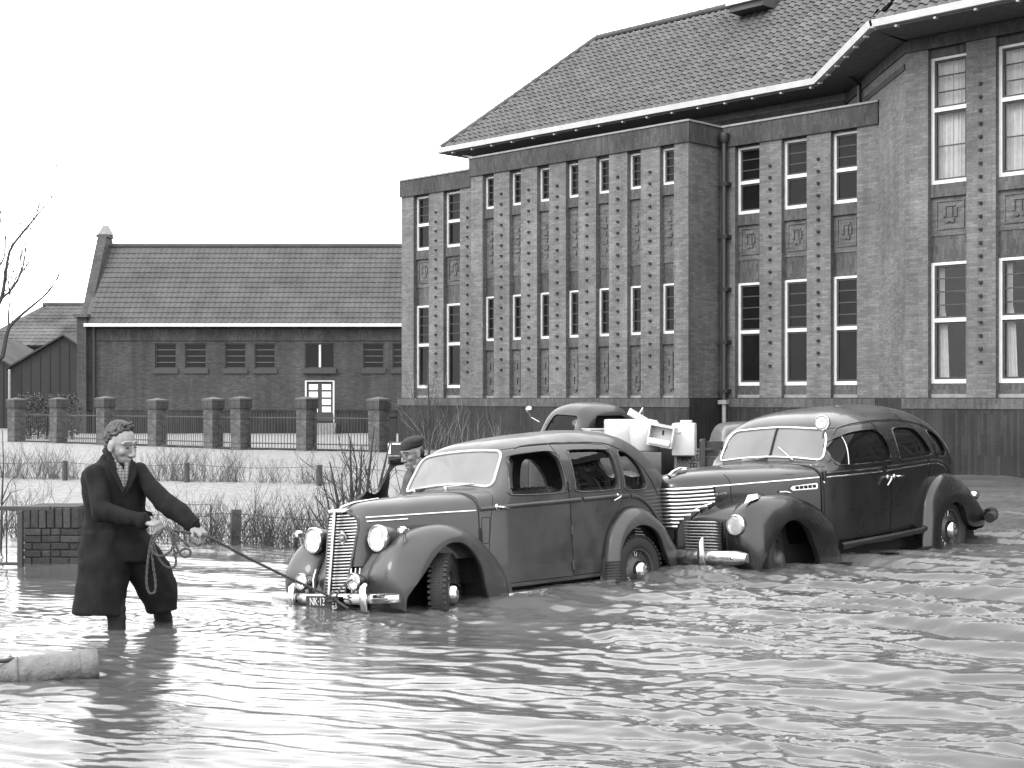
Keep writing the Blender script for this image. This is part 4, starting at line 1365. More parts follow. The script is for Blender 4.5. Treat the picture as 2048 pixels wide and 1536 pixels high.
def build_pier():
    """broken brick gate pier with single bricks and the iron gate rail"""
    Y = 14.4
    x0 = (46 - 1024) / FPX * Y; W = (157 - 46) / FPX * Y
    e = empty('brick_pier', (x0, Y, 0), 0, 'low weathered brick pier standing in the water beside the man with the rope', 'pier')
    D = .5
    MB().box(.012, W - .012, .012, D, -.45, .585).build('core', M['pier_mortar'], e)
    rs = random.Random(9)
    bl, bh, jt = .205, .062, .012
    ms = [MB().rbox(0, bl, 0, .1, 0, bh, .008).mesh('brick', M['pier_brick']), MB().rbox(0, .098, 0, .1, 0, bh, .008).mesh('brick', M['pier_brick']), MB().rbox(0, .066, 0, .12, 0, .205, .008).mesh('brick', M['pier_brick'])]
    sd = [MB().rbox(0, .1, 0, bl, 0, bh, .008).mesh('brick', M['pier_brick']), MB().rbox(0, .1, 0, .098, 0, bh, .008).mesh('brick', M['pier_brick']), MB().rbox(0, .12, 0, .066, 0, .205, .008).mesh('brick', M['pier_brick'])]
    def put(me, x, y, z, s=1.0):
        o = link('brick', me, e); o.location = (x + rs.uniform(-.002, .002), y + rs.uniform(-.009, .004), z + rs.uniform(-.002, .002))
        o.rotation_euler = (rs.uniform(-.012, .012), rs.uniform(-.015, .015), rs.uniform(-.02, .02)); o.scale = (s, 1, 1) if s != 1 else (1, 1, 1)
    z = -.075; r = 0
    while z < .36:
        x = 0; k = 0
        pat = [0, 0, 0] if r % 2 == 0 else [1, 0, 0, 1]
        if r % 3 == 2: pat = [0, 1, 1, 0]
        tot = sum(bl if p == 0 else .098 for p in pat) + jt * (len(pat) - 1)
        sc = (W - jt * (len(pat) - 1)) / (tot - jt * (len(pat) - 1))
        for p in pat:
            put(ms[p], x, 0, z, sc); x += (bl if p == 0 else .098) * sc + jt
        y = .1 + jt
        for p in ([0, 1] if r % 2 else [1, 0]):
            put(sd[p], W - .1, y, z); y += (bl if p == 0 else .098) + jt
            
        z += bh + jt; r += 1
    n = 7; sc = (W - jt * (n - 1)) / n / .066
    for i in range(n): put(ms[2], i * (W + jt) / n, 0, z, sc)
    for i in range(5): put(sd[2], W - .12, .12 + i * .078, z)
    tb = MB().rbox(0, W, .1, D, z + .16, z + .20, .01); tb.build('mortar_bed', M['pier_mortar'], e)
    # iron gate: post against the pier, top rail running out of the picture
    gx = (41 - 1024) / FPX * (Y - .3)
    ga = empty('iron_gate', (gx, Y - .3, 0), 0, 'dark iron gate post and rail against the left side of the brick pier', 'gate')
    MB().rbox(-.026, .026, -.026, .026, -.45, .57, .005).build('post', M['iron'], ga)
    MB().rbox(-1.6, .3, -.02, .02, .575, .617, .005).build('rail', M['iron'], ga)
    MB().rbox(-1.6, -.026, -.015, .015, .02, .05, .005).build('rail', M['iron'], ga)
    bar = MB().tube([(0, 0, .05), (0, 0, .575)], .008, 6).mesh('gate_bar', M['iron'])
    for i in range(8):
        o = link('gate_bar', bar, ga); o.location = (-.14 - i * .13, 0, 0)

def build_canister():
    """grey metal float with rounded collar, half sunk at the lower left"""
    Yc = 8.55
    a = P(-6, 1362, Yc - .12); b = P(197, 1338, Yc + .06)
    L = (b - a).length
    r = .098
    prof = [(.02, -.04), (.055, -.03), (.06, .0), (.072, .04), (.075, .07), (.092, .10), (.098, .13), (.098, .3), (.099, L * .80), (.1015, L * .805), (.1015, L * .815), (.099, L * .82), (.098, L - .012), (.09, L), (.02, L + .002)]
    m = MB().lathe(prof, (0, 0, 0), (1, 0, 0), 40)
    mm = mat('float_metal', .115, .6, var=.6, vs=11, bump=.4, bs=50, rvar=.2)
    o = m.build('float_canister', mm, smooth=35)
    d = (b - a).normalized()
    o.rotation_euler = d.to_track_quat('X', 'Z').to_euler()
    o.location = (a.x, a.y, .030)
    tag(o, 'grey metal canister floating half sunk at the lower left corner', 'canister')
    MB().tube([(-.35, -.02, .075), (.0, -.01, .085), (.10, .01, .088), (.12, .02, .06)], [.013, .013, .013, .010], 8).build('handle', M['iron'], o, smooth=50)
    MB().tube([(.12 * 1.0, .101 * math.cos(t), .101 * math.sin(t)) for t in np.linspace(0, 2 * math.pi, 33)[:-1]], .004, 5, closed=True).build('seam', mm, o)
# ------------------------------------------------------------------ the two saloons
M['paint_grey'] = mat('grey_car_paint', .040, .50, var=.42, vs=3.4, coat=.32, spec=.35, rvar=.16, bump=.04, bs=5)
M['paint_black'] = mat('black_car_paint', .006, .30, var=.4, vs=3.0, coat=.35, rvar=.08, spec=.4)
M['paint_black_roof'] = M['paint_black']
M['chrome'] = mat('chrome', .78, .12, metal=1.0, var=.12, vs=14, rvar=.08)
M['chrome_dull'] = mat('chrome_dull', .55, .28, metal=1.0, var=.3, vs=10, rvar=.12)
M['rubber'] = mat('tyre_rubber', .009, .75, var=.35, vs=15, bump=.2, bs=80)
M['rubber_dry'] = mat('tyre_tread', .022, .85, var=.35, vs=18)
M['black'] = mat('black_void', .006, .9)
M['seat'] = mat('seat_leather', .025, .55, var=.3, vs=10)
M['lining'] = mat('cabin_lining', .06, .9)
M['lens'] = glass_mat('lamp_lens', .95, 1.0, fog=.42, fogv=.85)
M['mirror'] = mat('lamp_reflector', .92, .08, metal=1.0)
M['car_glass'] = glass_mat('car_glass', .80, .8, ior=1.45)
M['misted'] = glass_mat('misted_windscreen', .70, .9, fog=.86, fogv=.20, ior=1.4)
M['chrome_bar'] = mat('chrome_bar', .80, .30, metal=1.0, var=.1, vs=14)
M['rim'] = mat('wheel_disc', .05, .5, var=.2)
M['plate_black'] = mat('number_plate', .012, .6)
M['white_ink'] = mat('white_lettering', .70, .7)
M['dark_ink'] = mat('dark_lettering', .03, .7)

class Body:
    """superellipse body: plan half-width W(x), roof line zt(x), belt zb, exponent n(x)"""
    def __init__(s, W, zt, zb, n, zlow, tuck=.035, shear=None):
        s.Wx, s.Wy = W; s.tx, s.ty = zt; s.zb = zb; s.nx, s.ny = n; s.zlow = zlow; s.tuck = tuck; s.shear = shear
    def W(s, x): return sm(x, s.Wx, s.Wy)
    def T(s, x): return sm(x, s.tx, s.ty)
    def N(s, x): return ip(x, *((s.nx, s.ny) if s.nx[0] < s.nx[-1] else (s.nx[::-1], s.ny[::-1])))
    def side(s, x, z, off=0.0):
        w, t, n = s.W(x), s.T(x), s.N(x)
        if z <= s.zb or t <= s.zb + .01:
            k = min(max((s.zb - z) / (s.zb - s.zlow), 0), 1.3)
            return w * (1 - s.tuck * k ** 2) + off
        q = min((z - s.zb) / (t - s.zb), .9999)
        return w * (1 - q ** n) ** (1 / n) + off
    def top(s, x, y, off=0.0):
        w, t, n = s.W(x), s.T(x), s.N(x)
        zb = min(s.zb, t - .02)
        return zb + (t - zb) * (1 - min(abs(y) / w, .9999) ** n) ** (1 / n) + off
    def front(s, y, z, xa, xb):
        """x where the surface passes (y,z), searched between xa (outside) and xb (inside)"""
        for _ in range(40):
            m = (xa + xb) / 2
            if s.top(m, y) < z or abs(y) > s.W(m): xa = m
            else: xb = m
        return (xa + xb) / 2
    def ring(s, x, d=0.0, zlow=None, m1=12, m2=22):
        w, t, n = s.W(x) - d, s.T(x) - d, s.N(x)
        zl = s.zlow if zlow is None else zlow
        zb = min(s.zb, t - .03)
        if zl > zb - .02: zl = zb - .02
        h = []
        for k in range(m1):
            z = zl + (zb - zl) * k / m1
            kk = (zb - z) / max(s.zb - s.zlow, .01)
            h.append((max(w * (1 - s.tuck * min(kk, 1.3) ** 2), .01), z))
        for k in range(m2 + 1):
            a = math.pi / 2 * k / m2
            c, sn = max(math.cos(a), 0), math.sin(a)
            h.append((max(w, .01) * c ** (2 / n), zb + (t - zb) * sn ** (2 / n)))
        pts = h + [(-y, z) for y, z in h[-2::-1]]
        out = []
        for y, z in pts:
            xx = x
            if s.shear: xx = x + s.shear(x, z)
            out.append((xx, y, z))
        return out
    def solid(s, xs, d=0.0, zlow=None):
        rows = [s.ring(x, d, zlow) for x in xs]
        mb = MB(); mb.grid(rows, cv=True)
        mb.fan(rows[0]); mb.fan(rows[-1], True)
        return mb

def fender(I, C, L, ns=44, nt=9, inner=.06, lip=True):
    """wing lofted through three guide lines: against the body, crown, outer lip"""
    I, C, L = crom(I, ns), crom(C, ns), crom(L, ns)
    rows = []
    for i in range(ns):
        r = []
        for k in range(nt):
            t = math.pi / 2 * (1 - k / nt)
            p = np.array([C[i][0] + (I[i][0] - C[i][0]) * (1 - math.cos(t)), C[i][1] + (I[i][1] - C[i][1]) * math.sin(t), C[i][2] + (I[i][2] - C[i][2]) * (1 - math.cos(t))])
            r.append(p)
        for k in range(nt + 3):
            t = math.pi / 2 * k / (nt + 2)
            p = np.array([C[i][0] + (L[i][0] - C[i][0]) * (1 - math.cos(t)), C[i][1] + (L[i][1] - C[i][1]) * math.sin(t), C[i][2] + (L[i][2] - C[i][2]) * (1 - math.cos(t))])
            r.append(p)
        if lip:
            q = r[-1]; c = C[i]
            d = np.array([q[0] - c[0], 0, q[2] - c[2]]); d = d / (np.linalg.norm(d) + 1e-6)
            r.append(q + d * .006 + np.array([0, -.012 * np.sign(q[1]), 0]))
            r.append(q - d * .004 + np.array([0, -.022 * np.sign(q[1]), 0]))
            r.append(q - d * .010 + np.array([0, -inner * np.sign(q[1]), 0]))
            # inside skin
            r.append(np.array([c[0] * .9 + q[0] * .1, c[1], c[2] * .9 + q[2] * .1 - .02]))
            r.append(r[0] * 1.0 - np.array([0, 0, .03]))
        rows.append([tuple(p) for p in r])
    return rows

def fender_obj(name, rows, m, parent, sgn=1):
    rr = [[(p[0], p[1] * sgn, p[2]) for p in r] for r in rows]
    mb = MB(); mb.grid([r[:-3] for r in rr])
    o = mb.build(name, m, parent, smooth=48, fix=True)
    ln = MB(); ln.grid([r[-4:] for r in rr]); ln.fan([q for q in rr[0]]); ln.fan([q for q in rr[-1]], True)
    ln.build('arch_shade_liner', M['black'], o, fix=True)  # black inner skin: the shade of the wheel well put into its colour
    return o

def wheel(parent, loc, r, w, side, steer=0.0, capr=.085, slots=12, treads=True, hubr=.62):
    """tyre, disc, hub cap; axis along local y, outer face towards side"""
    o = empty('wheel', loc, steer); o.parent = parent
    s = side
    prof = [(r * hubr, -w * .42), (r * hubr + .012, -w * .5), (r * .80, -w * .54), (r * .93, -w * .47), (r * .985, -w * .40), (r, -w * .25), (r * 1.003, 0), (r, w * .25), (r * .985, w * .40), (r * .93, w * .47), (r * .80, w * .54), (r * hubr + .012, w * .5), (r * hubr, w * .42)]
    MB().lathe(prof, (0, 0, 0), (0, s, 0), 48, False, False).build('tyre', M['rubber'], o, smooth=50)
    if treads:
        m = MB(); n = 46
        for k in range(n):
            a = 2 * math.pi * k / n
            for yy, wid in ((-w * .43, .028), (w * .43, .028)):
                c, sn = math.cos(a), math.sin(a)
                rr = r * .975
                t = Vector((-sn, 0, c)); n_ = Vector((c, 0, sn))
                p = n_ * rr + Vector((0, yy, 0))
                V = []
                for dz in (-.002, .012):
                    for (dt, dy) in ((-.011, -wid / 2), (.011, -wid / 2), (.011, wid / 2), (-.011, wid / 2)):
                        V.append(p + t * dt + Vector((0, dy, 0)) + n_ * dz)
                m.add(V, [(0, 1, 2, 3), (4, 7, 6, 5), (0, 4, 5, 1), (1, 5, 6, 2), (2, 6, 7, 3), (3, 7, 4, 0)])
        for yy in (-w * .26, -w * .09, w * .09, w * .26):
            for k in range(n * 2):
                a = 2 * math.pi * (k + .5) / (n * 2)
                n_ = Vector((math.cos(a), 0, math.sin(a))); t = Vector((-n_.z, 0, n_.x))
                p = n_ * (r * 1.0) + Vector((0, yy, 0))
                V = []
                for dz in (-.004, .006):
                    for (dt, dy) in ((-.009, -.0), (0, -w * .07), (.009, 0), (0, w * .07)):
                        V.append(p + t * dt + Vector((0, dy, 0)) + n_ * dz)
                m.add(V, [(0, 1, 2, 3), (4, 7, 6, 5), (0, 4, 5, 1), (1, 5, 6, 2), (2, 6, 7, 3), (3, 7, 4, 0)])
        tag(m.build('tread', M['rubber_dry'], o), kind='stuff')
    f = w * .30
    MB().lathe([(r * hubr, f + .02), (r * hubr - .012, f + .018), (r * hubr - .02, f - .02), (r * .45, f - .035), (r * .34, f - .01), (r * .28, f + .01), (.02, f + .012)], (0, 0, 0), (0, s, 0), 40, False, True).build('wheel_disc', M['rim'], o, smooth=40)
    # pressed slots with bright edges
    sl = MB()
    for k in range(slots):
        a = 2 * math.pi * (k + .5) / slots
        c, sn = math.cos(a), math.sin(a)
        n_ = Vector((c, 0, sn)); t = Vector((-sn, 0, c))
        pts = []
        for (rr, tt) in ((.40, -.030), (.56, -.042), (.575, 0), (.56, .042), (.40, .030)):
            pts.append(n_ * (rr * r) + t * (tt * r * 2.3) + Vector((0, s * (f - .015), 0)))
        sl.tube(pts, .0035, 5)
    so_ = sl.build('slot_rim', M['chrome_dull'], o)
    MB().lathe([(capr * 1.05, f + .005), (capr * 1.05, f + .02), (capr, f + .03), (capr * .96, f + .045), (capr * .8, f + .062), (capr * .5, f + .075), (.01, f + .08)], (0, 0, 0), (0, s, 0), 32, False, True).build('hub_cap', M['chrome'], o, smooth=50)
    return o

def headlamp(parent, loc, r, length, name='headlamp', body=None, stem=True, tilt=0.0, bright=True):
    o = empty(name, loc, 0); o.parent = parent
    o.rotation_euler = (0, tilt, 0)
    prof = [(.01, -length), (r * .30, -length * .97), (r * .58, -length * .82), (r * .80, -length * .55), (r * .93, -length * .25), (r * .97, -.012)]
    MB().lathe(prof, (0, 0, 0), (1, 0, 0), 36, True, False).build('lamp_shell', body or M['paint_grey'], o, smooth=50)
    MB().lathe([(r * .90, -.005), (r * .90, .004), (r * .94, .014), (r, .008), (r * 1.03, -.010), (r * .98, -.03), (r * .9, -.02)], (0, 0, 0), (1, 0, 0), 36, False, False).build('lamp_rim', M['chrome'], o, smooth=50)
    rows = [(r * .9 * math.sin(k / 8 * math.pi / 2) + .002, -.055 * r / .1 * (1 - (math.sin(k / 8 * math.pi / 2)) ** 2) - .006) for k in range(9)]
    MB().lathe(rows, (0, 0, 0), (1, 0, 0), 36, False, False).build('reflector', M['mirror'], o, smooth=60)
    MB().lathe([(r * .9, .0), (r * .75, .007), (r * .45, .012), (.004, .014)], (0, 0, 0), (1, 0, 0), 36, False, True).build('lens', M['lens'], o, smooth=60)
    return o

def ring_pts(poly, fn, n=90):
    c = crom([(a, b, 0) for a, b in poly], n, closed=True)
    return [Vector(fn(p[0], p[1])) for p in c]

def pane(poly, fn, name, m, parent):
    """glass following the body surface: rings from the outline to the middle"""
    c = crom([(a, b, 0) for a, b in poly], 60, closed=True)[:, :2]
    cen = c.mean(0)
    rows = []
    for k in (1.0, .8, .6, .4, .2, .03):
        rows.append([fn(*(cen + (p - cen) * k)) for p in c])
    mb = MB(); mb.grid(rows, cv=True); mb.fan(rows[-1])
    return mb.build(name, m, parent, smooth=80, fix=True)

def pose_empty(name, p, label, cat, group=None):
    X, Y, Z, th, ro, pi, sc = p
    F = Vector((-math.cos(th), -math.sin(th), 0)); Lf = Vector((math.sin(th), -math.cos(th), 0)); U = Vector((0, 0, 1))
    F2 = math.cos(pi) * F - math.sin(pi) * U; U2 = math.cos(pi) * U + math.sin(pi) * F
    L3 = math.cos(ro) * Lf + math.sin(ro) * U2; U3 = math.cos(ro) * U2 - math.sin(ro) * Lf
    e = empty(name, (X, Y, Z), 0, label, cat, group)
    e.matrix_world = Matrix(((F2.x, L3.x, U3.x, X), (F2.y, L3.y, U3.y, Y), (F2.z, L3.z, U3.z, Z), (0, 0, 0, 1))) @ Matrix.Scale(sc, 4)
    return e

def car_shell(B, xs, car, paint, wins, screen, rearwin, door_f, door_r, wells, zfloor, far_open=True):
    """hollow body with real openings; the near doors become parts of their own"""
    o = B.solid(xs).build('body', paint, car, fix=True)
    inner = B.solid([x for x in np.linspace(xs[0] - .10, xs[-1] + .14, 40)], .035, zfloor)
    boolean(o, inner)
    for w in wins:
        boolean(o, MB().prism(rpoly(w, .02, 2), 1, -1.3, 1.3))
    boolean(o, MB().prism(screen, 0, xs[0] - .06, xs[0] + .6 if False else .3) if False else MB().prism(screen, 0, -1.32, .3))
    if rearwin: boolean(o, MB().prism(rearwin, 0, xs[-1] - .5, xs[-1] + 1.15))
    for (x, z, r, y0) in wells:
        boolean(o, MB().lathe([(r, y0), (r, 1.3)], (x, 0, z), (0, 1, 0), 40))
        boolean(o, MB().lathe([(r, -1.3), (r, -y0)], (x, 0, z), (0, 1, 0), 40))
    doors = []
    full = o.data.copy()
    def grow(poly, d):
        c = np.array(poly).mean(0)
        out = []
        m_ = len(poly)
        for i in range(m_):
            a, b, e = np.array(poly[i - 1]), np.array(poly[i]), np.array(poly[(i + 1) % m_])
            t = (e - a) / (np.linalg.norm(e - a) + 1e-9); n_ = np.array([t[1], -t[0]])
            if np.dot(b - c, n_) < 0: n_ = -n_
            out.append(tuple(b + n_ * d))
        return out
    for nm, poly in (('front_door', door_f), ('rear_door', door_r)):
        d = link('door', full.copy(), car)
        boolean(d, MB().prism(poly, 1, .25, 1.3), 'INTERSECT')
        set_smooth(d.data, 42)
        d.data.materials.clear(); d.data.materials.append(paint)
        doors.append(d)
    for poly in (door_f, door_r):
        boolean(o, MB().prism(grow(poly, .0055), 1, .25, 1.3))
    if far_open:
        boolean(o, MB().prism(grow(door_f, .0055), 1, -1.3, -.25))
    o.data.materials.clear(); o.data.materials.append(paint)
    set_smooth(o.data, 42)
    return o, doors

CAR1 = [-0.953 * 1.05, 11.362 * 1.05, 1.7 - (1.7 + 0.197) * 1.05, 0.819, 0.0894, -0.0095, 1.05]
def build_grey_car():
    car = pose_empty('parked_car', CAR1, 'grey rounded saloon being towed by rope through the flood, front wheels turned', 'car')
    pt = M['paint_grey']
    B = Body(([-.45, -.62, -1.0, -1.5, -2.0, -2.4, -2.8, -3.1, -3.35, -3.5, -3.56], [.595, .635, .675, .69, .68, .65, .585, .505, .40, .28, .12]),
             ([-.45, -.62, -.68, -.78, -.877, -.96, -1.1, -1.3, -1.6, -2.0, -2.3, -2.6, -2.8, -3.0, -3.2, -3.38, -3.5, -3.56], [1.112, 1.125, 1.155, 1.305, 1.445, 1.50, 1.54, 1.57, 1.60, 1.62, 1.612, 1.57, 1.50, 1.38, 1.20, .98, .78, .6]),
             .97, ([-.45, -.7, -1.0, -1.5, -2.4, -3.2], [3.2, 4.0, 3.8, 3.2, 3.1, 2.6]), .30, .03)
    xs = list(np.linspace(-.452, -1.05, 34)) + list(np.linspace(-1.1, -2.3, 22)) + list(np.linspace(-2.35, -3.555, 40))
    wf = [(-.80, 1.055), (-.775, 1.13), (-.84, 1.33), (-.90, 1.385), (-1.05, 1.40), (-1.33, 1.41), (-1.405, 1.34), (-1.435, 1.10), (-1.39, 1.05)]
    wr = [(-1.60, 1.05), (-1.56, 1.12), (-1.555, 1.36), (-1.60, 1.415), (-2.08, 1.41), (-2.15, 1.37), (-2.185, 1.10), (-2.13, 1.05)]
    wq = [(-2.30, 1.04), (-2.275, 1.10), (-2.265, 1.36), (-2.30, 1.395), (-2.40, 1.375), (-2.50, 1.31), (-2.59, 1.21), (-2.645, 1.08), (-2.60, 1.035)]
    scr = rpoly([(-.53, 1.128), (-.25, 1.165), (0, 1.175), (.25, 1.165), (.53, 1.128), (.49, 1.425), (.25, 1.447), (0, 1.452), (-.25, 1.447), (-.49, 1.425)], [.07, .1, .1, .1, .07, .08, .1, .1, .1, .08], 5)
    rw = rpoly([(-.26, 1.16), (.26, 1.16), (.24, 1.36), (-.24, 1.36)], .06, 4)
    df = rpoly([(-.535, .335), (-.52, .55), (-.565, .92), (-.60, 1.06), (-.70, 1.32), (-.78, 1.415), (-1.05, 1.455), (-1.385, 1.468), (-1.465, 1.04), (-1.475, .335)], [.05, .2, .1, .1, .15, .12, .1, .015, .1, .02], 4)
    dr = rpoly([(-1.488, .335), (-1.478, 1.04), (-1.40, 1.468), (-1.85, 1.468), (-2.12, 1.452), (-2.20, 1.38), (-2.235, 1.05), (-2.235, .98), (-2.11, .84), (-1.96, .69), (-1.90, .55), (-1.87, .335)], [.02, .1, .015, .1, .1, .1, .1, .15, .1, .1, .1, .03], 4)
    body, doors = car_shell(B, xs, car, pt, [wf, wr, wq], scr, rw, df, dr, [(-2.33, .31, .43, .42)], .42)
    sf = lambda off: (lambda x, z: (x, B.side(x, z, off), z))
    # window glass
    pane(wr, sf(-.022), 'window_pane', M['car_glass'], doors[1])
    pane(wq, sf(-.022), 'window_pane', M['car_glass'], body)
    for w, m_ in ((wf, doors[0]), (wr, doors[1]), (wq, body)):
        MB().tube(ring_pts(w, sf(.001)), .007, 6, closed=True).build('window_frame', pt, m_, smooth=60)
    # far-side panes
    for w in (wr, wq): pane(w, lambda x, z: (x, -B.side(x, z, -.022), z), 'window_pane', M['car_glass'], body)
    xf = lambda y, z: (B.front(y, z, -.3, -1.15), y, z)
    pane(scr, lambda y, z: (xf(y, z)[0] - .006, y, z), 'windscreen', M['misted'], car)
    MB().tube([Vector(xf(y, z)) + Vector((.004, 0, 0)) for y, z in [tuple(p[:2]) for p in crom([(a, b, 0) for a, b in scr], 110, closed=True)]], .0115, 7, closed=True).build('windscreen_frame', M['paint_white'], car, smooth=60)
    # wipers
    w = MB()
    for (y0, y1) in ((.02, .36), (-.38, -.10)):
        a = Vector((B.front(y0, 1.16, -.3, -1.1) + .035, y0, 1.155)); b = Vector((B.front(y1, 1.16, -.3, -1.1) + .03, y1, 1.168))
        w.tube([a, b], .006, 5); w.lathe([(.018, 0), (.018, .03), (.008, .04)], a - Vector((0, 0, .03)), (.3, 0, 1), n=10)
    for k, q in enumerate(pieces(w, 'wiper', M['chrome_dull'], car, uv=False)): set_smooth(q.data, 50)
    # raised belt moulding that sweeps down over the tail
    bl = [(-.46, .955), (-.9, .965), (-1.47, .975), (-2.0, .985), (-2.25, .985), (-2.47, .965), (-2.64, .90), (-2.79, .79), (-2.93, .66), (-3.04, .54)]
    c = crom([(a, b, 0) for a, b in bl], 70)
    for (p0, p1, m_) in ((0, 5, body), (5, 30, doors[0]), (30, 48, doors[1]), (48, 70, body)):
        seg = [Vector((p[0], B.side(p[0], p[1], -.004), p[1])) for p in c if True][p0:p1 + (0 if p1 == 70 else 0)]
        if len(seg) > 1: MB().tube(seg, .021, 8, sx=1).build('belt_moulding', pt, m_, smooth=60)
    # drip rail
    dl = crom([(a, b, 0) for a, b in [(-.985, 1.445), (-1.06, 1.462), (-1.2, 1.473), (-1.49, 1.482), (-1.85, 1.482), (-2.16, 1.466), (-2.38, 1.39), (-2.56, 1.29), (-2.72, 1.16), (-2.88, .98)]], 60)
    MB().tube([Vector((p[0], B.side(p[0], p[1], .0), p[1])) for p in dl], .008, 6).build('drip_rail', pt, body, smooth=60)
    # bonnet
    shear = lambda x, z: max(0, 1.0 - z) * .155 * (0 if x < 0 else min(x / .45, 1) ** 1.2)
    Hd = Body(([.475, .445, .36, .2, 0, -.2, -.445], [.165, .205, .255, .325, .395, .475, .588]), ([.475, .44, .36, .2, .05, -.14, -.445], [1.0, 1.03, 1.058, 1.075, 1.085, 1.098, 1.110]), .90, ([.48, -.45], [2.5, 3.0]), .57, .02, shear)
    hx = list(np.linspace(.475, .30, 14)) + list(np.linspace(.27, -.444, 24))
    hood = Hd.solid(hx).build('bonnet', pt, car, smooth=42, fix=True)
    hs = lambda x, z, off=.0: (x + shear(x, z), Hd.side(x, z, off), z)
    for nm, xa, xb, z in (('a', .425, -.43, .945), ('b', .42, .115, .913)):
        MB().tube([hs(x, z, .002) for x in np.linspace(xa, xb, 30)], .0075, 6).build('chrome_strip', M['chrome'], hood, smooth=60)
    # scuttle gap and vent flap outline
    MB().box(-.47, -.40, -.50, .50, .36, 1.0).build('bulkhead', M['black'], car)
    vf = rpoly([(-.452 - .02, .675), (-.452 - .02, .885), (-.555, .885), (-.535, .675)], .02, 3)
    vf = rpoly([(-.462, .675), (-.470, .885), (-.548, .885), (-.530, .675)], .018, 3)
    MB().tube([Vector((p[0], B.side(p[0], p[1], -.001), p[1])) for p in crom([(a, b, 0) for a, b in vf], 60, closed=True)], .0035, 5, closed=True).build('vent_flap', M['black'], body)
    # wings
    C = [(-.675, .655, .16), (-.675, .65, .30), (-.645, .64, .42), (-.58, .63, .525), (-.50, .62, .615), (-.38, .605, .72), (-.22, .60, .805), (-.05, .59, .852), (.10, .585, .856), (.25, .58, .832), (.38, .575, .778), (.485, .57, .70), (.56, .565, .61), (.595, .565, .52), (.59, .565, .43), (.565, .565, .35), (.53, .565, .25)]
    I = [(-.72, .66, .16), (-.72, .655, .30), (-.70, .64, .42), (-.64, .61, .52), (-.56, .60, .61), (-.42, .56, .70), (-.26, .49, .76), (-.08, .43, .785), (.08, .39, .775), (.20, .36, .745), (.30, .345, .705), (.39, .335, .655), (.46, .325, .59), (.51, .315, .51), (.53, .31, .43), (.53, .31, .35), (.52, .31, .25)]
    L = [(-.40, .745, .12), (-.365, .745, .25), (-.335, .745, .35), (-.32, .745, .44), (-.28, .745, .54), (-.21, .745, .63), (-.13, .745, .69), (-.05, .745, .712), (.04, .745, .71), (.12, .745, .68), (.21, .745, .62), (.29, .745, .54), (.37, .742, .46), (.44, .735, .395), (.48, .725, .35), (.50, .715, .31), (.50, .705, .22)]
    rows = fender(I, C, L)
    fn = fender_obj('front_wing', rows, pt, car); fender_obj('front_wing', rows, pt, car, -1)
    Cr = [(-1.86, .70, .18), (-1.875, .70, .30), (-1.895, .70, .45), (-1.925, .70, .57), (-1.98, .70, .69), (-2.07, .70, .785), (-2.19, .695, .855), (-2.33, .68, .878), (-2.49, .665, .855), (-2.64, .645, .785), (-2.78, .635, .69), (-2.91, .62, .56), (-3.03, .61, .43), (-3.14, .60, .30), (-3.23, .59, .16)]
    Ir = [(p[0] + (0.01 if p[0] > -2.2 else -.0), min(p[1], B.W(p[0])) - .03, p[2] + .0) for p in Cr]
    Lr = [(-1.985, .79, .12), (-1.985, .79, .25), (-1.99, .79, .36), (-2.0, .79, .47), (-2.07, .79, .6), (-2.16, .79, .67), (-2.27, .79, .712), (-2.37, .79, .715), (-2.5, .785, .68), (-2.6, .78, .60), (-2.66, .77, .50), (-2.71, .765, .41), (-2.76, .76, .32), (-2.81, .755, .24), (-2.86, .75, .15)]
    rr = fender(Ir, Cr, Lr, nt=6)
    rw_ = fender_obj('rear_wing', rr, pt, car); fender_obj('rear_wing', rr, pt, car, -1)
    # rubber stone guard on the front foot of the rear wing
    for k in range(8):
        z = .245 + k * .0245
        MB().tube([(-1.872, .708, z), (-1.885, .757, z), (-1.93, .792, z), (-1.975, .803, z), (-1.995, .795, z)], .0085, 6).build('stone_guard_rib', M['rubber'], rw_, smooth=60)
    # running board
    rb = MB(); rb.rbox(-1.92, -.55, .60, .785, .225, .268, .012); rb.build('running_board', M['chrome_dull'], car, smooth=50)
    rb = MB(); rb.rbox(-1.92, -.55, -.785, -.60, .225, .268, .012); rb.build('running_board', M['chrome_dull'], car, smooth=50)
    # wing piping beside the rear wing
    MB().tube([Vector((p[0] + .012, max(B.side(p[0], p[2]), p[1] - .02) + .004, p[2] + .008)) for p in crom(Cr[2:12], 40)], .006, 5).build('wing_piping', M['black'], rw_)
    # grille
    gz = np.linspace(.365, .995, 27)
    def gw(z): return ip(z, [.36, .40, .50, .60, .72, .88, .94, .975, 1.0], [.125, .127, .14, .152, .165, .182, .172, .14, .07])
    def gx(z, y): 
        e = abs(y) / .18
        return .545 + (1.0 - z) * .155 - .085 * e ** 1.6
    gr = MB()
    rows = [[(gx(z, y) - .025, y, z) for y in np.linspace(-gw(z), gw(z), 13)] for z in np.linspace(.33, 1.0, 20)]
    gr.grid(rows); gb = gr.build('grille', M['black'], car, fix=True)
    gm = []
    for z in gz:
        for s in (-1, 1):
            ys = np.linspace(.012, gw(z) - .002, 8)
            wide = abs(z - .488) < .013
            MB().tube([(gx(z, y), s * y, z + (.0 if not wide else .0)) for y in ys], .0125 if wide else .0078, 5).build('grille_bar', M['chrome_bar'] , gb, smooth=60)
    MB().tube([(gx(z, 0) + .018, 0, z) for z in np.linspace(.33, 1.012, 12)], .0125, 8).build('grille_spine', M['chrome_dull'], gb, smooth=60)
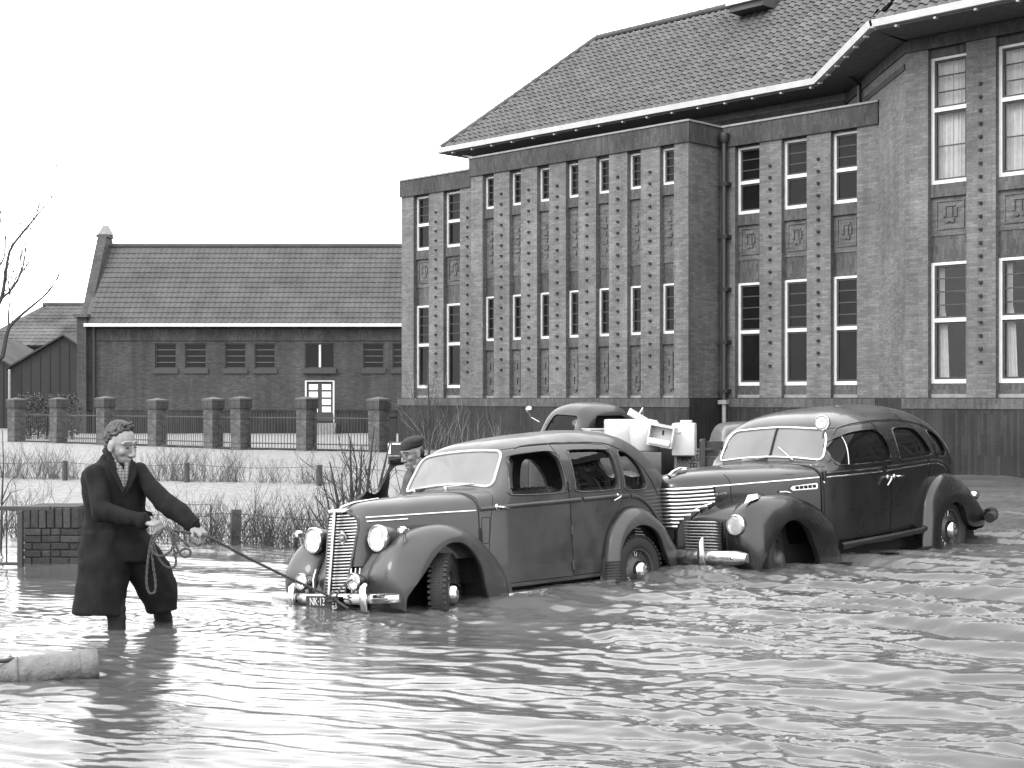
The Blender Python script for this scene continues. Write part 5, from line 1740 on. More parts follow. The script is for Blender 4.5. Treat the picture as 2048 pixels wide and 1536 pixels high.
    for s in (-1, 1):
        MB().tube([(gx(z, gw(z)) + .002, s * gw(z), z) for z in np.linspace(.34, .99, 24)], .012, 6).build('grille_surround', pt, gb, smooth=60)
    # fill between grille edge and bonnet
    MB().rbox(.44, .56, -.09, .09, .99, 1.022, .012).build('nose_cap', M['chrome'], hood, smooth=50)
    MB().tube([(.50, 0, 1.035), (.36, 0, 1.068), (.10, 0, 1.09)], [.012, .010, .006], 6).build('bonnet_ornament', M['chrome'], hood, smooth=60)
    # badge
    zb, yb = .80, .088
    bx = gx(zb, yb) + .012
    bd = MB(); bd.prism([(yb - .045, zb), (yb, zb - .058), (yb + .045, zb), (yb, zb + .058)], 0, bx, bx + .012)
    bo = bd.build('badge', M['chrome_dull'], gb)
    MB().prism([(yb - .03, zb + .018), (yb - .033, zb - .015), (yb, zb - .035), (yb + .033, zb - .015), (yb + .03, zb + .018), (yb, zb + .028)], 0, bx + .012, bx + .018).build('badge_shield', M['rim'], bo)
    text_mesh('HM', .032, 'badge_letters', M['white_ink'], bo, (bx + .019, yb, zb - .002), (R(90), 0, R(90)))
    # radiator side chrome slats on the wings
    for s in (-1, 1):
        for k in range(3):
            y0 = .215 + k * .028
            MB().tube([(.60 - .02 * k, s * y0, .56), (.625 - .02 * k, s * (y0 + .012), .48), (.62 - .02 * k, s * (y0 + .02), .36)], .006, 5).build('wing_flash', M['chrome'], fn, smooth=60)
    # apron between wings and grille
    ap = MB()
    for s in (-1, 1):
        rows = []
        for z in np.linspace(.28, .66, 8):
            rows.append([(ip(z, [.28, .5, .66], [.58, .53, .42]) - .02 * abs(t), s * (gw(max(z, .36)) - .005 + (.345 - gw(max(z, .36))) * t), z) for t in np.linspace(0, 1, 7)])
        ap.grid(rows)
    pieces(ap, 'apron', pt, car, uv=False)
    # lamps
    for s in (1, -1):
        h = headlamp(car, (.475, s * .392, .78), .105, .22)
        MB().prism([(.40, .60), (.46, .60), (.44, .70), (.36, .70)], 1, s * .372, s * .412).build('lamp_bracket', pt, h).matrix_parent_inverse = Matrix.Translation((-.475, -s * .392, -.78))
        h = headlamp(car, (.675, s * .318, .465), .068, .12, 'fog_lamp', M['chrome'])
        MB().tube([(-.05, 0, -.05), (-.06, 0, -.18)], .014, 6).build('lamp_stem', M['chrome_dull'], h)
        h = headlamp(car, (.445, s * .635, .835), .03, .07, 'side_lamp', M['chrome'])
        MB().tube([(-.03, 0, -.02), (-.04, -s * .01, -.09)], .013, 6).build('lamp_stem', M['chrome_dull'], h)
    # bumper with overriders, number plate bent by the rope
    bx = lambda y: .735 - .10 * (abs(y - .03) / .8) ** 2
    rows = []
    for y in np.linspace(-.74, .80, 30):
        x = bx(y); e = 1 - max(0, (abs(y - .03) - .70) / .09) * .25
        rows.append([(x + dx, y, .340 + dz * e) for dx, dz in ((-.004, -.038), (.006, -.034), (.012, -.015), (.012, .015), (.006, .034), (-.004, .038), (-.010, .03), (-.010, -.03))])
    bm_ = MB(); bm_.grid(rows, cv=True); bm_.fan(rows[0]); bm_.fan(rows[-1], True)
    bu = bm_.build('bumper', M['chrome'], car, smooth=40, fix=True)
    for y in (.50, -.345):
        MB().tube([(bx(y) + .0, y, .24), (bx(y) + .035, y, .26), (bx(y) + .045, y, .36), (bx(y) + .035, y, .425), (bx(y) + .01, y, .445)], [.024, .030, .031, .029, .020], 12).build('overrider', M['chrome'], bu, smooth=60)
    for y in (.30, .685, -.15): MB().ell((bx(y) + .014, y, .345), (.008, .013, .013)).build('bumper_bolt', M['chrome_dull'], bu, smooth=60)
    np_ = MB(); np_.rbox(.764, .770, -.15, .24, .27, .365, .002)
    pl = np_.build('number_plate', M['plate_black'], car)
    text_mesh('NK\u00b713', .085, 'plate_lettering', M['white_ink'], pl, (.7715, -.01, .318), (R(90), 0, R(90)), sx=.82)
    text_mesh('83', .072, 'plate_lettering', M['white_ink'], pl, (.7725, .195, .288), (R(90), R(-7), R(90)), sx=.82)
    # wheels
    wheel(car, (-2.33, .665, .31), .315, .135, 1, 0, .082)
    wheel(car, (-2.33, -.665, .31), .315, .135, -1, 0, .082)
    wheel(car, (-.01, .60, .31), .315, .135, 1, R(35), .082)
    wheel(car, (-.01, -.60, .31), .315, .135, -1, R(35), .082)
    MB().box(-.46, .42, -.40, .40, .05, .45).build('chassis', M['black'], car)
    MB().box(-3.0, -.46, -.5, .5, .05, .33).build('chassis', M['black'], car)
    wl_ = MB(); wl_.box(-.44, .36, .28, .40, .05, .70); wl_.box(-.44, .36, -.40, -.28, .05, .70); wl_.box(-.450, -.442, .28, .62, .05, .80); wl_.box(-.450, -.442, -.62, -.28, .05, .80); pieces(wl_, 'arch_shade_panel', M['black'], car, uv=False)  # black panels added so the wheel wells look shaded
    # handles, hinges, trafficator
    def handle(x, z, dx, dz, par):
        y = B.side(x, z)
        m = MB(); m.lathe([(.026, -.004), (.026, .006), (.016, .014)], (x, y, z), (0, 1, 0), 14); m.tube([(x, y + .01, z), (x, y + .045, z), (x + dx * .3, y + .052, z + dz * .3), (x + dx, y + .040, z + dz)], [.010, .010, .009, .006], 8)
        m.build('handle', M['chrome'], par, smooth=50)
    handle(-.615, .962, -.125, -.020, doors[0]); handle(-2.145, .985, .10, -.035, doors[1])
    for z in (.72, 1.10, .42):
        y = B.side(-1.475, z)
        MB().rbox(-1.49, -1.462, y - .01, y + .016, z - .04, z + .04, .006).build('hinge', pt, body)
    y = B.side(-1.44, 1.27)
    MB().tube([(-1.425, B.side(-1.425, 1.38, .002), 1.38), (-1.455, B.side(-1.455, 1.14, .002), 1.14)], .006, 5).build('signal_arm', M['chrome'], body)
    # far front door swung open about its rear hinge
    fd = doors[0].data.copy()
    bm = bmesh.new(); bm.from_mesh(fd)
    for v in bm.verts: v.co.y = -v.co.y; v.co.x += 1.47; v.co.y += .655
    bmesh.ops.reverse_faces(bm, faces=bm.faces); bm.to_mesh(fd); bm.free()
    od = link('door', fd, car); od.location = (-1.47, -.655, 0); od.rotation_euler = (0, 0, R(-62))
    od['label'] = 'open far front door'
    # cabin
    st = MB(); st.rbox(-1.50, -1.36, -.55, .55, .55, 1.10, .05); st.rbox(-1.40, -.95, -.55, .55, .52, .68, .05)
    for q in pieces(st, 'seat', M['seat'], car, uv=False): set_smooth(q.data, 50)
    for k in range(13): 
        y = -.5 + k * .083
        MB().tube([(-1.355, y, .62), (-1.36, y, 1.02), (-1.40, y, 1.10), (-1.46, y, 1.09)], .020, 6).build('seat_pleat', M['seat'], car, smooth=60)
    MB().rbox(-2.55, -2.25, -.55, .55, .5, 1.08, .06).build('rear_seat', M['seat'], car, smooth=50)
    sw = MB(); c0 = Vector((-.98, -.33, 1.02)); ax = Vector((-.55, 0, .84)); a_ = ax.orthogonal().normalized(); b_ = ax.normalized().cross(a_)
    sw.tube([c0 + (a_ * math.cos(t) + b_ * math.sin(t)) * .20 for t in np.linspace(0, 2 * math.pi, 33)[:-1]], .012, 6, closed=True)
    sw.tube([c0, c0 - ax.normalized() * .4], .015, 6); sw.tube([c0 - a_ * .2, c0 + a_ * .2], .008, 5)
    sw.build('steering_wheel', M['black'], car, smooth=60)
    MB().rbox(-.80, -.50, -.56, .56, .85, 1.05, .05).build('dashboard', M['black'], car, smooth=50)
    return car, B

CAR2 = [1.9043 * 1.10, 13.0957 * 1.10, 1.7 - (1.7 + 0.147) * 1.10, 0.7804, 0.0385, 0.0315, 1.10]
def build_black_car():
    car = pose_empty('parked_car', CAR2, 'large black saloon with wide chrome grille and spotlamp standing behind the grey car', 'car')
    pt = M['paint_black']
    B = Body(([-.80, -.95, -1.25, -1.8, -2.4, -2.9, -3.3, -3.65, -3.88, -4.0, -4.04], [.69, .725, .775, .80, .79, .745, .66, .53, .39, .25, .12]),
             ([-.80, -.92, -.97, -1.06, -1.13, -1.22, -1.35, -1.55, -1.9, -2.4, -2.8, -3.1, -3.4, -3.6, -3.8, -3.95, -4.04], [1.19, 1.20, 1.235, 1.39, 1.505, 1.575, 1.63, 1.672, 1.70, 1.705, 1.665, 1.59, 1.42, 1.22, .98, .76, .6]),
             1.05, ([-.8, -1.0, -1.3, -1.8, -2.8, -4.0], [3.2, 3.8, 3.6, 3.0, 2.7, 2.4]), .40, .03)
    xs = list(np.linspace(-.802, -1.4, 34)) + list(np.linspace(-1.46, -2.7, 22)) + list(np.linspace(-2.76, -4.035, 38))
    w1 = [(-1.10, 1.15), (-1.01, 1.20), (-1.04, 1.31), (-1.12, 1.405), (-1.30, 1.452), (-1.66, 1.465), (-1.79, 1.43), (-1.87, 1.29), (-1.885, 1.17), (-1.83, 1.145)]
    w2 = [(-2.12, 1.14), (-2.06, 1.18), (-2.04, 1.39), (-2.10, 1.455), (-2.38, 1.452), (-2.52, 1.41), (-2.65, 1.30), (-2.735, 1.19), (-2.71, 1.15)]
    w3 = [(-2.93, 1.125), (-2.875, 1.19), (-2.80, 1.37), (-2.83, 1.405), (-2.95, 1.38), (-3.08, 1.30), (-3.19, 1.17), (-3.14, 1.12)]
    scr = rpoly([(-.61, 1.205), (-.30, 1.235), (0, 1.245), (.30, 1.235), (.61, 1.205), (.585, 1.42), (.52, 1.495), (.25, 1.515), (0, 1.525), (-.25, 1.515), (-.52, 1.495), (-.585, 1.42)], [.06, .1, .1, .1, .06, .08, .06, .1, .1, .1, .06, .08], 4)
    rw = rpoly([(-.36, 1.2), (.36, 1.2), (.32, 1.42), (-.32, 1.42)], .07, 4)
    df = rpoly([(-.835, .435), (-.835, 1.05), (-.93, 1.36), (-1.05, 1.475), (-1.35, 1.515), (-1.75, 1.53), (-1.86, 1.12), (-1.885, .96), (-1.83, .435)], [.03, .1, .15, .12, .1, .01, .05, .05, .02], 4)
    dr = rpoly([(-1.843, .435), (-1.898, .96), (-1.873, 1.12), (-1.763, 1.53), (-2.15, 1.527), (-2.44, 1.50), (-2.63, 1.34), (-2.72, 1.10), (-2.70, .98), (-2.55, .80), (-2.46, .62), (-2.42, .435)], [.02, .05, .05, .01, .1, .1, .1, .1, .1, .1, .1, .02], 4)
    body, doors = car_shell(B, xs, car, pt, [w1, w2, w3], scr, rw, df, dr, [(-3.0, .35, .47, .52)], .5, far_open=False)
    sf = lambda off: (lambda x, z: (x, B.side(x, z, off), z))
    for w, m_ in ((w1, doors[0]), (w2, doors[1]), (w3, body)):
        pane(w, sf(-.022), 'window_pane', M['dark_glass'], m_)
        MB().tube(ring_pts(w, sf(.001)), .008, 6, closed=True).build('window_frame', pt, m_, smooth=60)
        pane(w, lambda x, z: (x, -B.side(x, z, -.022), z), 'window_pane', M['dark_glass'], body)
    # quarter-light bar in the front window
    MB().tube([(-1.19 - .015 * k / 8, B.side(-1.19, 1.15 + .28 * k / 8, -.012), 1.15 + .28 * k / 8) for k in range(9)], .008, 6).build('quarter_light_bar', M['chrome_dull'], doors[0])
    xf = lambda y, z: (B.front(y, z, -.6, -1.4), y, z)
    pane(scr, lambda y, z: (xf(y, z)[0] - .006, y, z), 'windscreen', M['misted'], car)
    MB().tube([Vector(xf(y, z)) + Vector((.004, 0, 0)) for y, z in [tuple(p[:2]) for p in crom([(a, b, 0) for a, b in scr], 110, closed=True)]], .0125, 7, closed=True).build('windscreen_frame', M['chrome'], car, smooth=60)
    MB().tube([Vector(xf(0, z)) + Vector((.004, 0, 0)) for z in np.linspace(1.24, 1.525, 10)], .011, 6).build('windscreen_bar', M['black'], car, smooth=60)
    for (y0, z0, y1, z1) in ((.30, 1.225, .09, 1.335), (-.30, 1.225, -.02, 1.24)):
        a = Vector(xf(y0, z0)) + Vector((.03, 0, -.01)); b = Vector(xf(y1, z1)) + Vector((.018, 0, 0))
        MB().tube([a, b], .006, 5).build('wiper', M['chrome'], car)
    # belt: chrome line with a raised moulding above
    def belt(z_off, r, m_, nm):
        c = crom([(a, b + z_off, 0) for a, b in [(-.84, 1.05), (-1.4, 1.05), (-1.86, 1.052), (-2.4, 1.06), (-2.8, 1.06), (-3.02, 1.035), (-3.22, .96), (-3.36, .85)]], 60)
        P_ = [Vector((p[0], B.side(p[0], p[1], -.001), p[1])) for p in c]
        for (a, b, par) in ((0, 21, doors[0]), (22, 42, doors[1]), (42, 60, body)):
            MB().tube(P_[a:b], r, 6).build(nm, m_, par, smooth=60)
    belt(0, .0075, M['chrome'], 'chrome_strip'); belt(.035, .013, pt, 'belt_moulding')
    dl = crom([(a, b, 0) for a, b in [(-1.15, 1.445), (-1.22, 1.495), (-1.38, 1.53), (-1.75, 1.545), (-2.15, 1.542), (-2.46, 1.515), (-2.80, 1.45), (-3.05, 1.35), (-3.25, 1.20), (-3.40, 1.02)]], 60)
    MB().tube([Vector((p[0], B.side(p[0], p[1], .0), p[1])) for p in dl], .008, 6).build('drip_rail', pt, body, smooth=60)
    # bonnet with rounded prow
    Hd = Body(([.69, .67, .62, .52, .40, .2, -.1, -.4, -.795], [.03, .09, .16, .235, .30, .385, .485, .58, .685]), ([.69, .66, .60, .5, .35, .1, -.795], [1.06, 1.11, 1.15, 1.178, 1.195, 1.205, 1.192]), 1.03, ([.69, -.8], [2.4, 2.8]), .46, .04)
    hx = list(np.linspace(.688, .45, 22)) + list(np.linspace(.42, -.793, 26))
    hood = Hd.solid(hx).build('bonnet', pt, car, smooth=42, fix=True)
    def nose_x(y, z):
        lo, hi = .20, .69
        for _ in range(40):
            m = (lo + hi) / 2
            if Hd.side(m, z) > abs(y): lo = m
            else: hi = m
        return (lo + hi) / 2
    MB().tube([(x, Hd.side(x, 1.055, .003), 1.055) for x in np.linspace(.66, -.78, 40)], .0095, 6).build('chrome_strip', M['chrome'], hood, smooth=60)
    MB().tube([(x, -Hd.side(x, 1.055, .003), 1.055) for x in np.linspace(.66, -.78, 40)], .0095, 6).build('chrome_strip', M['chrome'], hood, smooth=60)
    MB().tube([(.20, Hd.side(.20, z, .0005) if z < 1.2 else 0, z) for z in np.linspace(.86, 1.15, 14)], .004, 5).build('bonnet_seam', M['black'], hood)
    # grille bars round the prow
    gb = MB(); rows = []
    for z in np.linspace(.60, 1.05, 10):
        ym = ip(z, [.60, .74, .80, .86, .92, 1.05], [.10, .135, .17, .25, .325, .325])
        rows.append([(nose_x(y, z) + .004, y, z) for y in np.linspace(-ym, ym, 25)])
    gb.grid(rows); gr = gb.build('grille', M['black'], car, fix=True)
    for k in range(11):
        z = 1.05 - k * .0335
        ym = ip(z, [.60, .70, .76, .80, .86, .92, 1.05], [.10, .115, .14, .185, .265, .325, .315])
        MB().tube([(nose_x(y, z) + .012, y, z) for y in np.linspace(-ym, ym, 33)], .0115, 6).build('grille_bar', M['chrome_bar'], gr, smooth=60)
    MB().prism([(-.105, .46), (.105, .46), (.115, .69), (-.115, .69)], 0, .60, .675).build('centre_panel', pt, gr)
    # catwalks with the lower grilles
    prof = [(.50, .40), (.545, .50), (.565, .62), (.56, .74), (.535, .795), (.47, .845), (.36, .885), (.2, .91), (0, .915)]
    for s in (1, -1):
        rows = []
        for y in np.linspace(.10, .66, 9):
            k = (y - .1) / .56
            rows.append([(x + .035 * (1 - k) - .02 * k, s * y, z + .02 * k) for x, z in prof])
        MB().grid(rows).build('catwalk', pt, car, smooth=50)
        lg = MB(); lg.prism([(.135, .475), (.54, .475), (.54, .765), (.135, .765)], 0, .585, .59)
        if s < 0: lg.xform(Matrix.Scale(-1, 4, (0, 1, 0)))
        lo = lg.build('lower_grille', M['black'], car, fix=True)
        for k in range(11):
            z = .487 + k * .0268
            MB().tube([(.61 - .03 * t, s * (.135 + .405 * t), z) for t in np.linspace(0, 1, 8)], .0095, 6).build('grille_bar', M['chrome_bar'], lo, smooth=60)
        MB().tube([(.605, s * .125, .46), (.61, s * .125, .70), (.60, s * .15, .80), (.52, s * .25, .875), (.42, s * .33, .91)], .007, 6).build('grille_surround', M['chrome'], lo, smooth=60)
    # front wings
    C = [(-.895, .80, .20), (-.895, .795, .32), (-.885, .79, .45), (-.855, .78, .56), (-.77, .77, .67), (-.61, .755, .78), (-.44, .74, .86), (-.21, .73, .925), (-.04, .72, .948), (.13, .715, .957), (.28, .71, .945), (.42, .705, .90), (.51, .70, .83), (.56, .70, .73), (.575, .70, .62), (.565, .70, .50), (.55, .70, .40), (.52, .70, .25)]
    I = [(-.93, .79, .20), (-.93, .785, .32), (-.92, .775, .45), (-.89, .76, .56), (-.81, .74, .67), (-.65, .70, .78), (-.46, .65, .85), (-.23, .60, .89), (-.05, .58, .905), (.12, .565, .905), (.26, .555, .89), (.39, .55, .85), (.48, .54, .79), (.52, .54, .70), (.535, .54, .60), (.53, .54, .50), (.52, .54, .40), (.50, .54, .25)]
    L = [(-.45, .885, .10), (-.435, .885, .25), (-.41, .885, .37), (-.345, .885, .49), (-.28, .885, .60), (-.17, .885, .69), (-.04, .885, .728), (.07, .885, .715), (.15, .885, .67), (.24, .885, .60), (.31, .88, .53), (.37, .875, .46), (.41, .865, .41), (.44, .855, .36), (.46, .845, .31), (.47, .84, .25), (.475, .835, .19), (.475, .83, .10)]
    rows = fender(I, C, L)
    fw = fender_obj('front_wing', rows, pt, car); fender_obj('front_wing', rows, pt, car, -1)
    Cr = [(-2.37, .82, .20), (-2.39, .82, .34), (-2.42, .82, .50), (-2.47, .82, .68), (-2.58, .815, .82), (-2.75, .805, .915), (-2.95, .785, .945), (-3.2, .755, .90), (-3.46, .725, .79), (-3.67, .70, .66), (-3.83, .685, .52), (-3.89, .675, .40), (-3.885, .67, .32), (-3.80, .67, .28)]
    Ir = [(p[0], min(p[1], B.W(p[0])) - .03, p[2] + .01) for p in Cr]
    Lr = [(-2.61, .905, .12), (-2.615, .905, .25), (-2.63, .905, .38), (-2.67, .905, .49), (-2.76, .905, .58), (-2.88, .905, .635), (-2.99, .90, .645), (-3.10, .895, .61), (-3.18, .89, .53), (-3.22, .885, .45), (-3.28, .875, .39), (-3.38, .865, .355), (-3.56, .84, .335), (-3.74, .79, .33)]
    rr = fender(Ir, Cr, Lr, nt=6)
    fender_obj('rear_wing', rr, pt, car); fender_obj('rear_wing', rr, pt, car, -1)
    rb = MB(); rb.rbox(-2.5, -.75, .70, .885, .20, .245, .015); rb.build('running_board', pt, car, smooth=50)
    rb = MB(); rb.tube([(-.86, .835, .405), (-1.9, .845, .405), (-2.3, .845, .41), (-2.5, .82, .43)], .034, 10).build('sill_moulding', pt, car, smooth=60)
    # lamps
    for s in (1, -1): headlamp(car, (.578, s * .695, .735), .092, .16, body=pt)
    tl = headlamp(car, (-3.70, .74, .66), .05, .10, 'tail_lamp', M['chrome']); tl.rotation_euler = (0, 0, math.pi)
    sp = headlamp(car, (-.80, .735, 1.565), .074, .10, 'spot_lamp', M['chrome']); sp.rotation_euler = (0, R(4), R(14))
    MB().tube([(-.05, 0, -.07), (-.09, -.03, -.13), (-.16, -.06, -.17)], .012, 6).build('lamp_stem', M['chrome'], sp)
    # arrow-shaped lamp on the wing crown
    a = MB(); a.add([(.46, .715, .915), (.30, .675, .955), (.20, .715, .962), (.30, .755, .950), (.40, .715, .985), (.26, .715, .985)], [(0, 1, 4), (1, 2, 5), (1, 5, 4), (2, 3, 5), (3, 4, 5), (3, 0, 4)])
    a.build('side_lamp', M['chrome'], fw)
    # chrome louvre panel, bonnet handle and ornament
    hy = lambda x, z: Hd.side(x, z, .004)
    z0, z1 = .955, 1.0
    lv = MB(); P_ = [(-.42, .977), (-.45, .957), (-.73, .952), (-.745, .96), (-.745, 1.0), (-.73, 1.007), (-.45, .998)]
    n_ = len(P_); lv.add([(x, hy(x, z), z) for x, z in P_] + [(x, hy(x, z) + .012, z) for x, z in P_], [tuple(range(n_))[::-1], tuple(range(n_, 2 * n_))] + [(i, (i + 1) % n_, n_ + (i + 1) % n_, n_ + i) for i in range(n_)])
    lo = lv.build('bonnet_vent', M['chrome'], hood, fix=True)
    for k in range(5):
        x = -.485 - k * .051
        MB().rbox(x - .040, x, hy(x - .02, .977) + .006, hy(x - .02, .977) + .017, .964, .994, .002).build('vent_slot', M['black'], lo)
    MB().tube([(-.30, hy(-.30, .95) + .01, .955), (-.36, hy(-.36, .95) + .02, .953), (-.43, hy(-.43, .95) + .012, .935)], .009, 6).build('bonnet_catch', M['chrome'], hood, smooth=60)
    text_mesh('DE SOTO', .023, 'bonnet_script', M['chrome_dull'], hood, (.305, Hd.side(.305, .985) + .006, .985), (R(90), 0, R(180 - 23)), sx=1.25)
    MB().tube([(.60, 0, 1.165), (.54, 0, 1.20), (.44, 0, 1.225), (.30, 0, 1.215)], [.016, .014, .012, .006], 8, sx=1.0).build('bonnet_ornament', M['chrome'], hood, smooth=60)
    w_ = MB(); w_.add([(.56, 0, 1.20), (.40, .05, 1.215), (.36, 0, 1.23), (.40, -.05, 1.215)], [(0, 1, 2), (0, 2, 3)]); w_.build('ornament_wing', M['chrome'], hood)
    # bumper
    bx = lambda y: .80 - .11 * (abs(y) / .88) ** 2.2
    rows = []
    for y in np.linspace(-.88, .88, 34):
        x = bx(y); e = 1 - max(0, (abs(y) - .80) / .08) * .4
        rows.append([(x + dx, y, .465 + dz * e) for dx, dz in ((-.03, -.062), (-.002, -.058), (.018, -.035), (.024, 0), (.018, .035), (-.002, .058), (-.03, .062), (-.03, 0))])
    bm_ = MB(); bm_.grid(rows, cv=True); bm_.fan(rows[0]); bm_.fan(rows[-1], True)
    bu = bm_.build('bumper', M['chrome_dull'], car, smooth=40, fix=True)
    for y in (.49, -.49):
        MB().tube([(bx(y) - .005, y, .38), (bx(y) + .035, y, .41), (bx(y) + .045, y, .50), (bx(y) + .035, y, .60), (bx(y) + .015, y, .64)], [.03, .038, .036, .026, .012], 12).build('overrider', M['chrome_dull'], bu, smooth=60)
    for y in (.76, -.76): MB().ell((bx(y) + .02, y, .465), (.01, .016, .016)).build('bumper_bolt', M['chrome_dull'], bu, smooth=60)
    np_ = MB(); np_.rbox(.805, .815, -.20, .20, .42, .52, .004); np_.build('number_plate', M['plate_black'], car)
    # rear bumper ends
    rbm = MB(); rbm.tube([(-3.62, .93, .42), (-3.85, .86, .42), (-4.08, .60, .42), (-4.16, 0, .42), (-4.08, -.60, .42), (-3.85, -.86, .42)], .055, 10); rbm.build('bumper', M['black'], car, smooth=60)
    MB().lathe([(.06, 0), (.075, .05), (.06, .09)], (-3.86, .80, .44), (-1, .3, 0), 14).build('exhaust_box', M['black'], car, smooth=50)
    # wheels
    wheel(car, (-3.005, .735, .352), .345, .155, 1, 0, .092, 10, False)
    wheel(car, (-3.005, -.765, .352), .355, .155, -1, 0, .092, 10, False)
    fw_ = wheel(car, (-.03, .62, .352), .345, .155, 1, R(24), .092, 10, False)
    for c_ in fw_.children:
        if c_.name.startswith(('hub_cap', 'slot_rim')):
            c_.data.materials.clear(); c_.data.materials.append(M['rim'])  # dark instead of chrome: shade under the wing put into the hub's colour
    wheel(car, (-.02, -.70, .352), .355, .155, -1, R(8), .092, 10, False)
    MB().box(-.85, .50, -.5, .5, .1, .56).build('chassis', M['black'], car)
    MB().box(-3.9, -.85, -.6, .6, .1, .45).build('chassis', M['black'], car)
    wl_ = MB(); wl_.box(-.82, .46, .46, .56, .1, .80); wl_.box(-.82, .46, -.56, -.46, .1, .80); pieces(wl_, 'arch_shade_panel', M['black'], car, uv=False)  # black panels colour in the shade behind the front wheels
    MB().box(-.83, -.79, -.6, .6, .42, 1.1).build('bulkhead', M['black'], car)
    def handle(x, z, dx, dz, par):
        y = B.side(x, z)
        m = MB(); m.lathe([(.024, -.004), (.024, .008), (.014, .016)], (x, y, z), (0, 1, 0), 14); m.tube([(x, y + .01, z), (x, y + .05, z), (x + dx * .3, y + .055, z + dz * .3), (x + dx, y + .045, z + dz)], [.012, .012, .011, .008], 8)
        m.build('handle', M['chrome'], par, smooth=50)
    handle(-1.805, .985, .08, -.075, doors[0]); handle(-1.93, .985, -.11, .0, doors[1])
    for (x, z) in ((-.845, 1.07), (-.835, .60)):
        y = B.side(x, z)
        MB().rbox(x - .012, x + .02, y - .01, y + .02, z - .045, z + .045, .006).build('hinge', pt, body)
    MB().tube([(-.84, B.side(-.84, 1.0, .006), 1.0), (-.845, B.side(-.845, 1.17, .006), 1.17)], .006, 5).build('hinge_strip', M['chrome'], body)
    # cabin
    st = MB(); st.rbox(-1.95, -1.80, -.66, .66, .6, 1.16, .06); st.rbox(-1.85, -1.35, -.66, .66, .58, .74, .05); st.rbox(-3.2, -2.85, -.6, .6, .6, 1.15, .07)
    for q in pieces(st, 'seat', M['seat'], car, uv=False): set_smooth(q.data, 50)
    sw = MB(); c0 = Vector((-1.28, .36, 1.13)); ax = Vector((-.6, 0, .8)); a_ = ax.orthogonal().normalized(); b_ = ax.normalized().cross(a_)
    sw.tube([c0 + (a_ * math.cos(t) + b_ * math.sin(t)) * .21 for t in np.linspace(0, 2 * math.pi, 33)[:-1]], .013, 6, closed=True)
    sw.tube([c0, c0 - ax.normalized() * .4], .015, 6)
    sw.build('steering_wheel', M['black'], car, smooth=60)
    MB().rbox(-1.15, -.85, -.62, .62, .90, 1.12, .05).build('dashboard', M['black'], car, smooth=50)
    return car, B
# ------------------------------------------------------------------ pickup with white appliances, cart, van
M['truck'] = mat('truck_paint', .006, .42, var=.4, vs=4, coat=.3)
M['enamel'] = mat('white_enamel', .55, .30, var=.05, vs=3, coat=.4)
M['enamel_grey'] = mat('grey_enamel', .42, .4)
M['board_grey'] = mat('tailboard_paint', .20, .7, var=.25, vs=9)
M['cart_wood'] = mat('cart_wood', .035, .8, var=.4, vs=10, rand=.3)

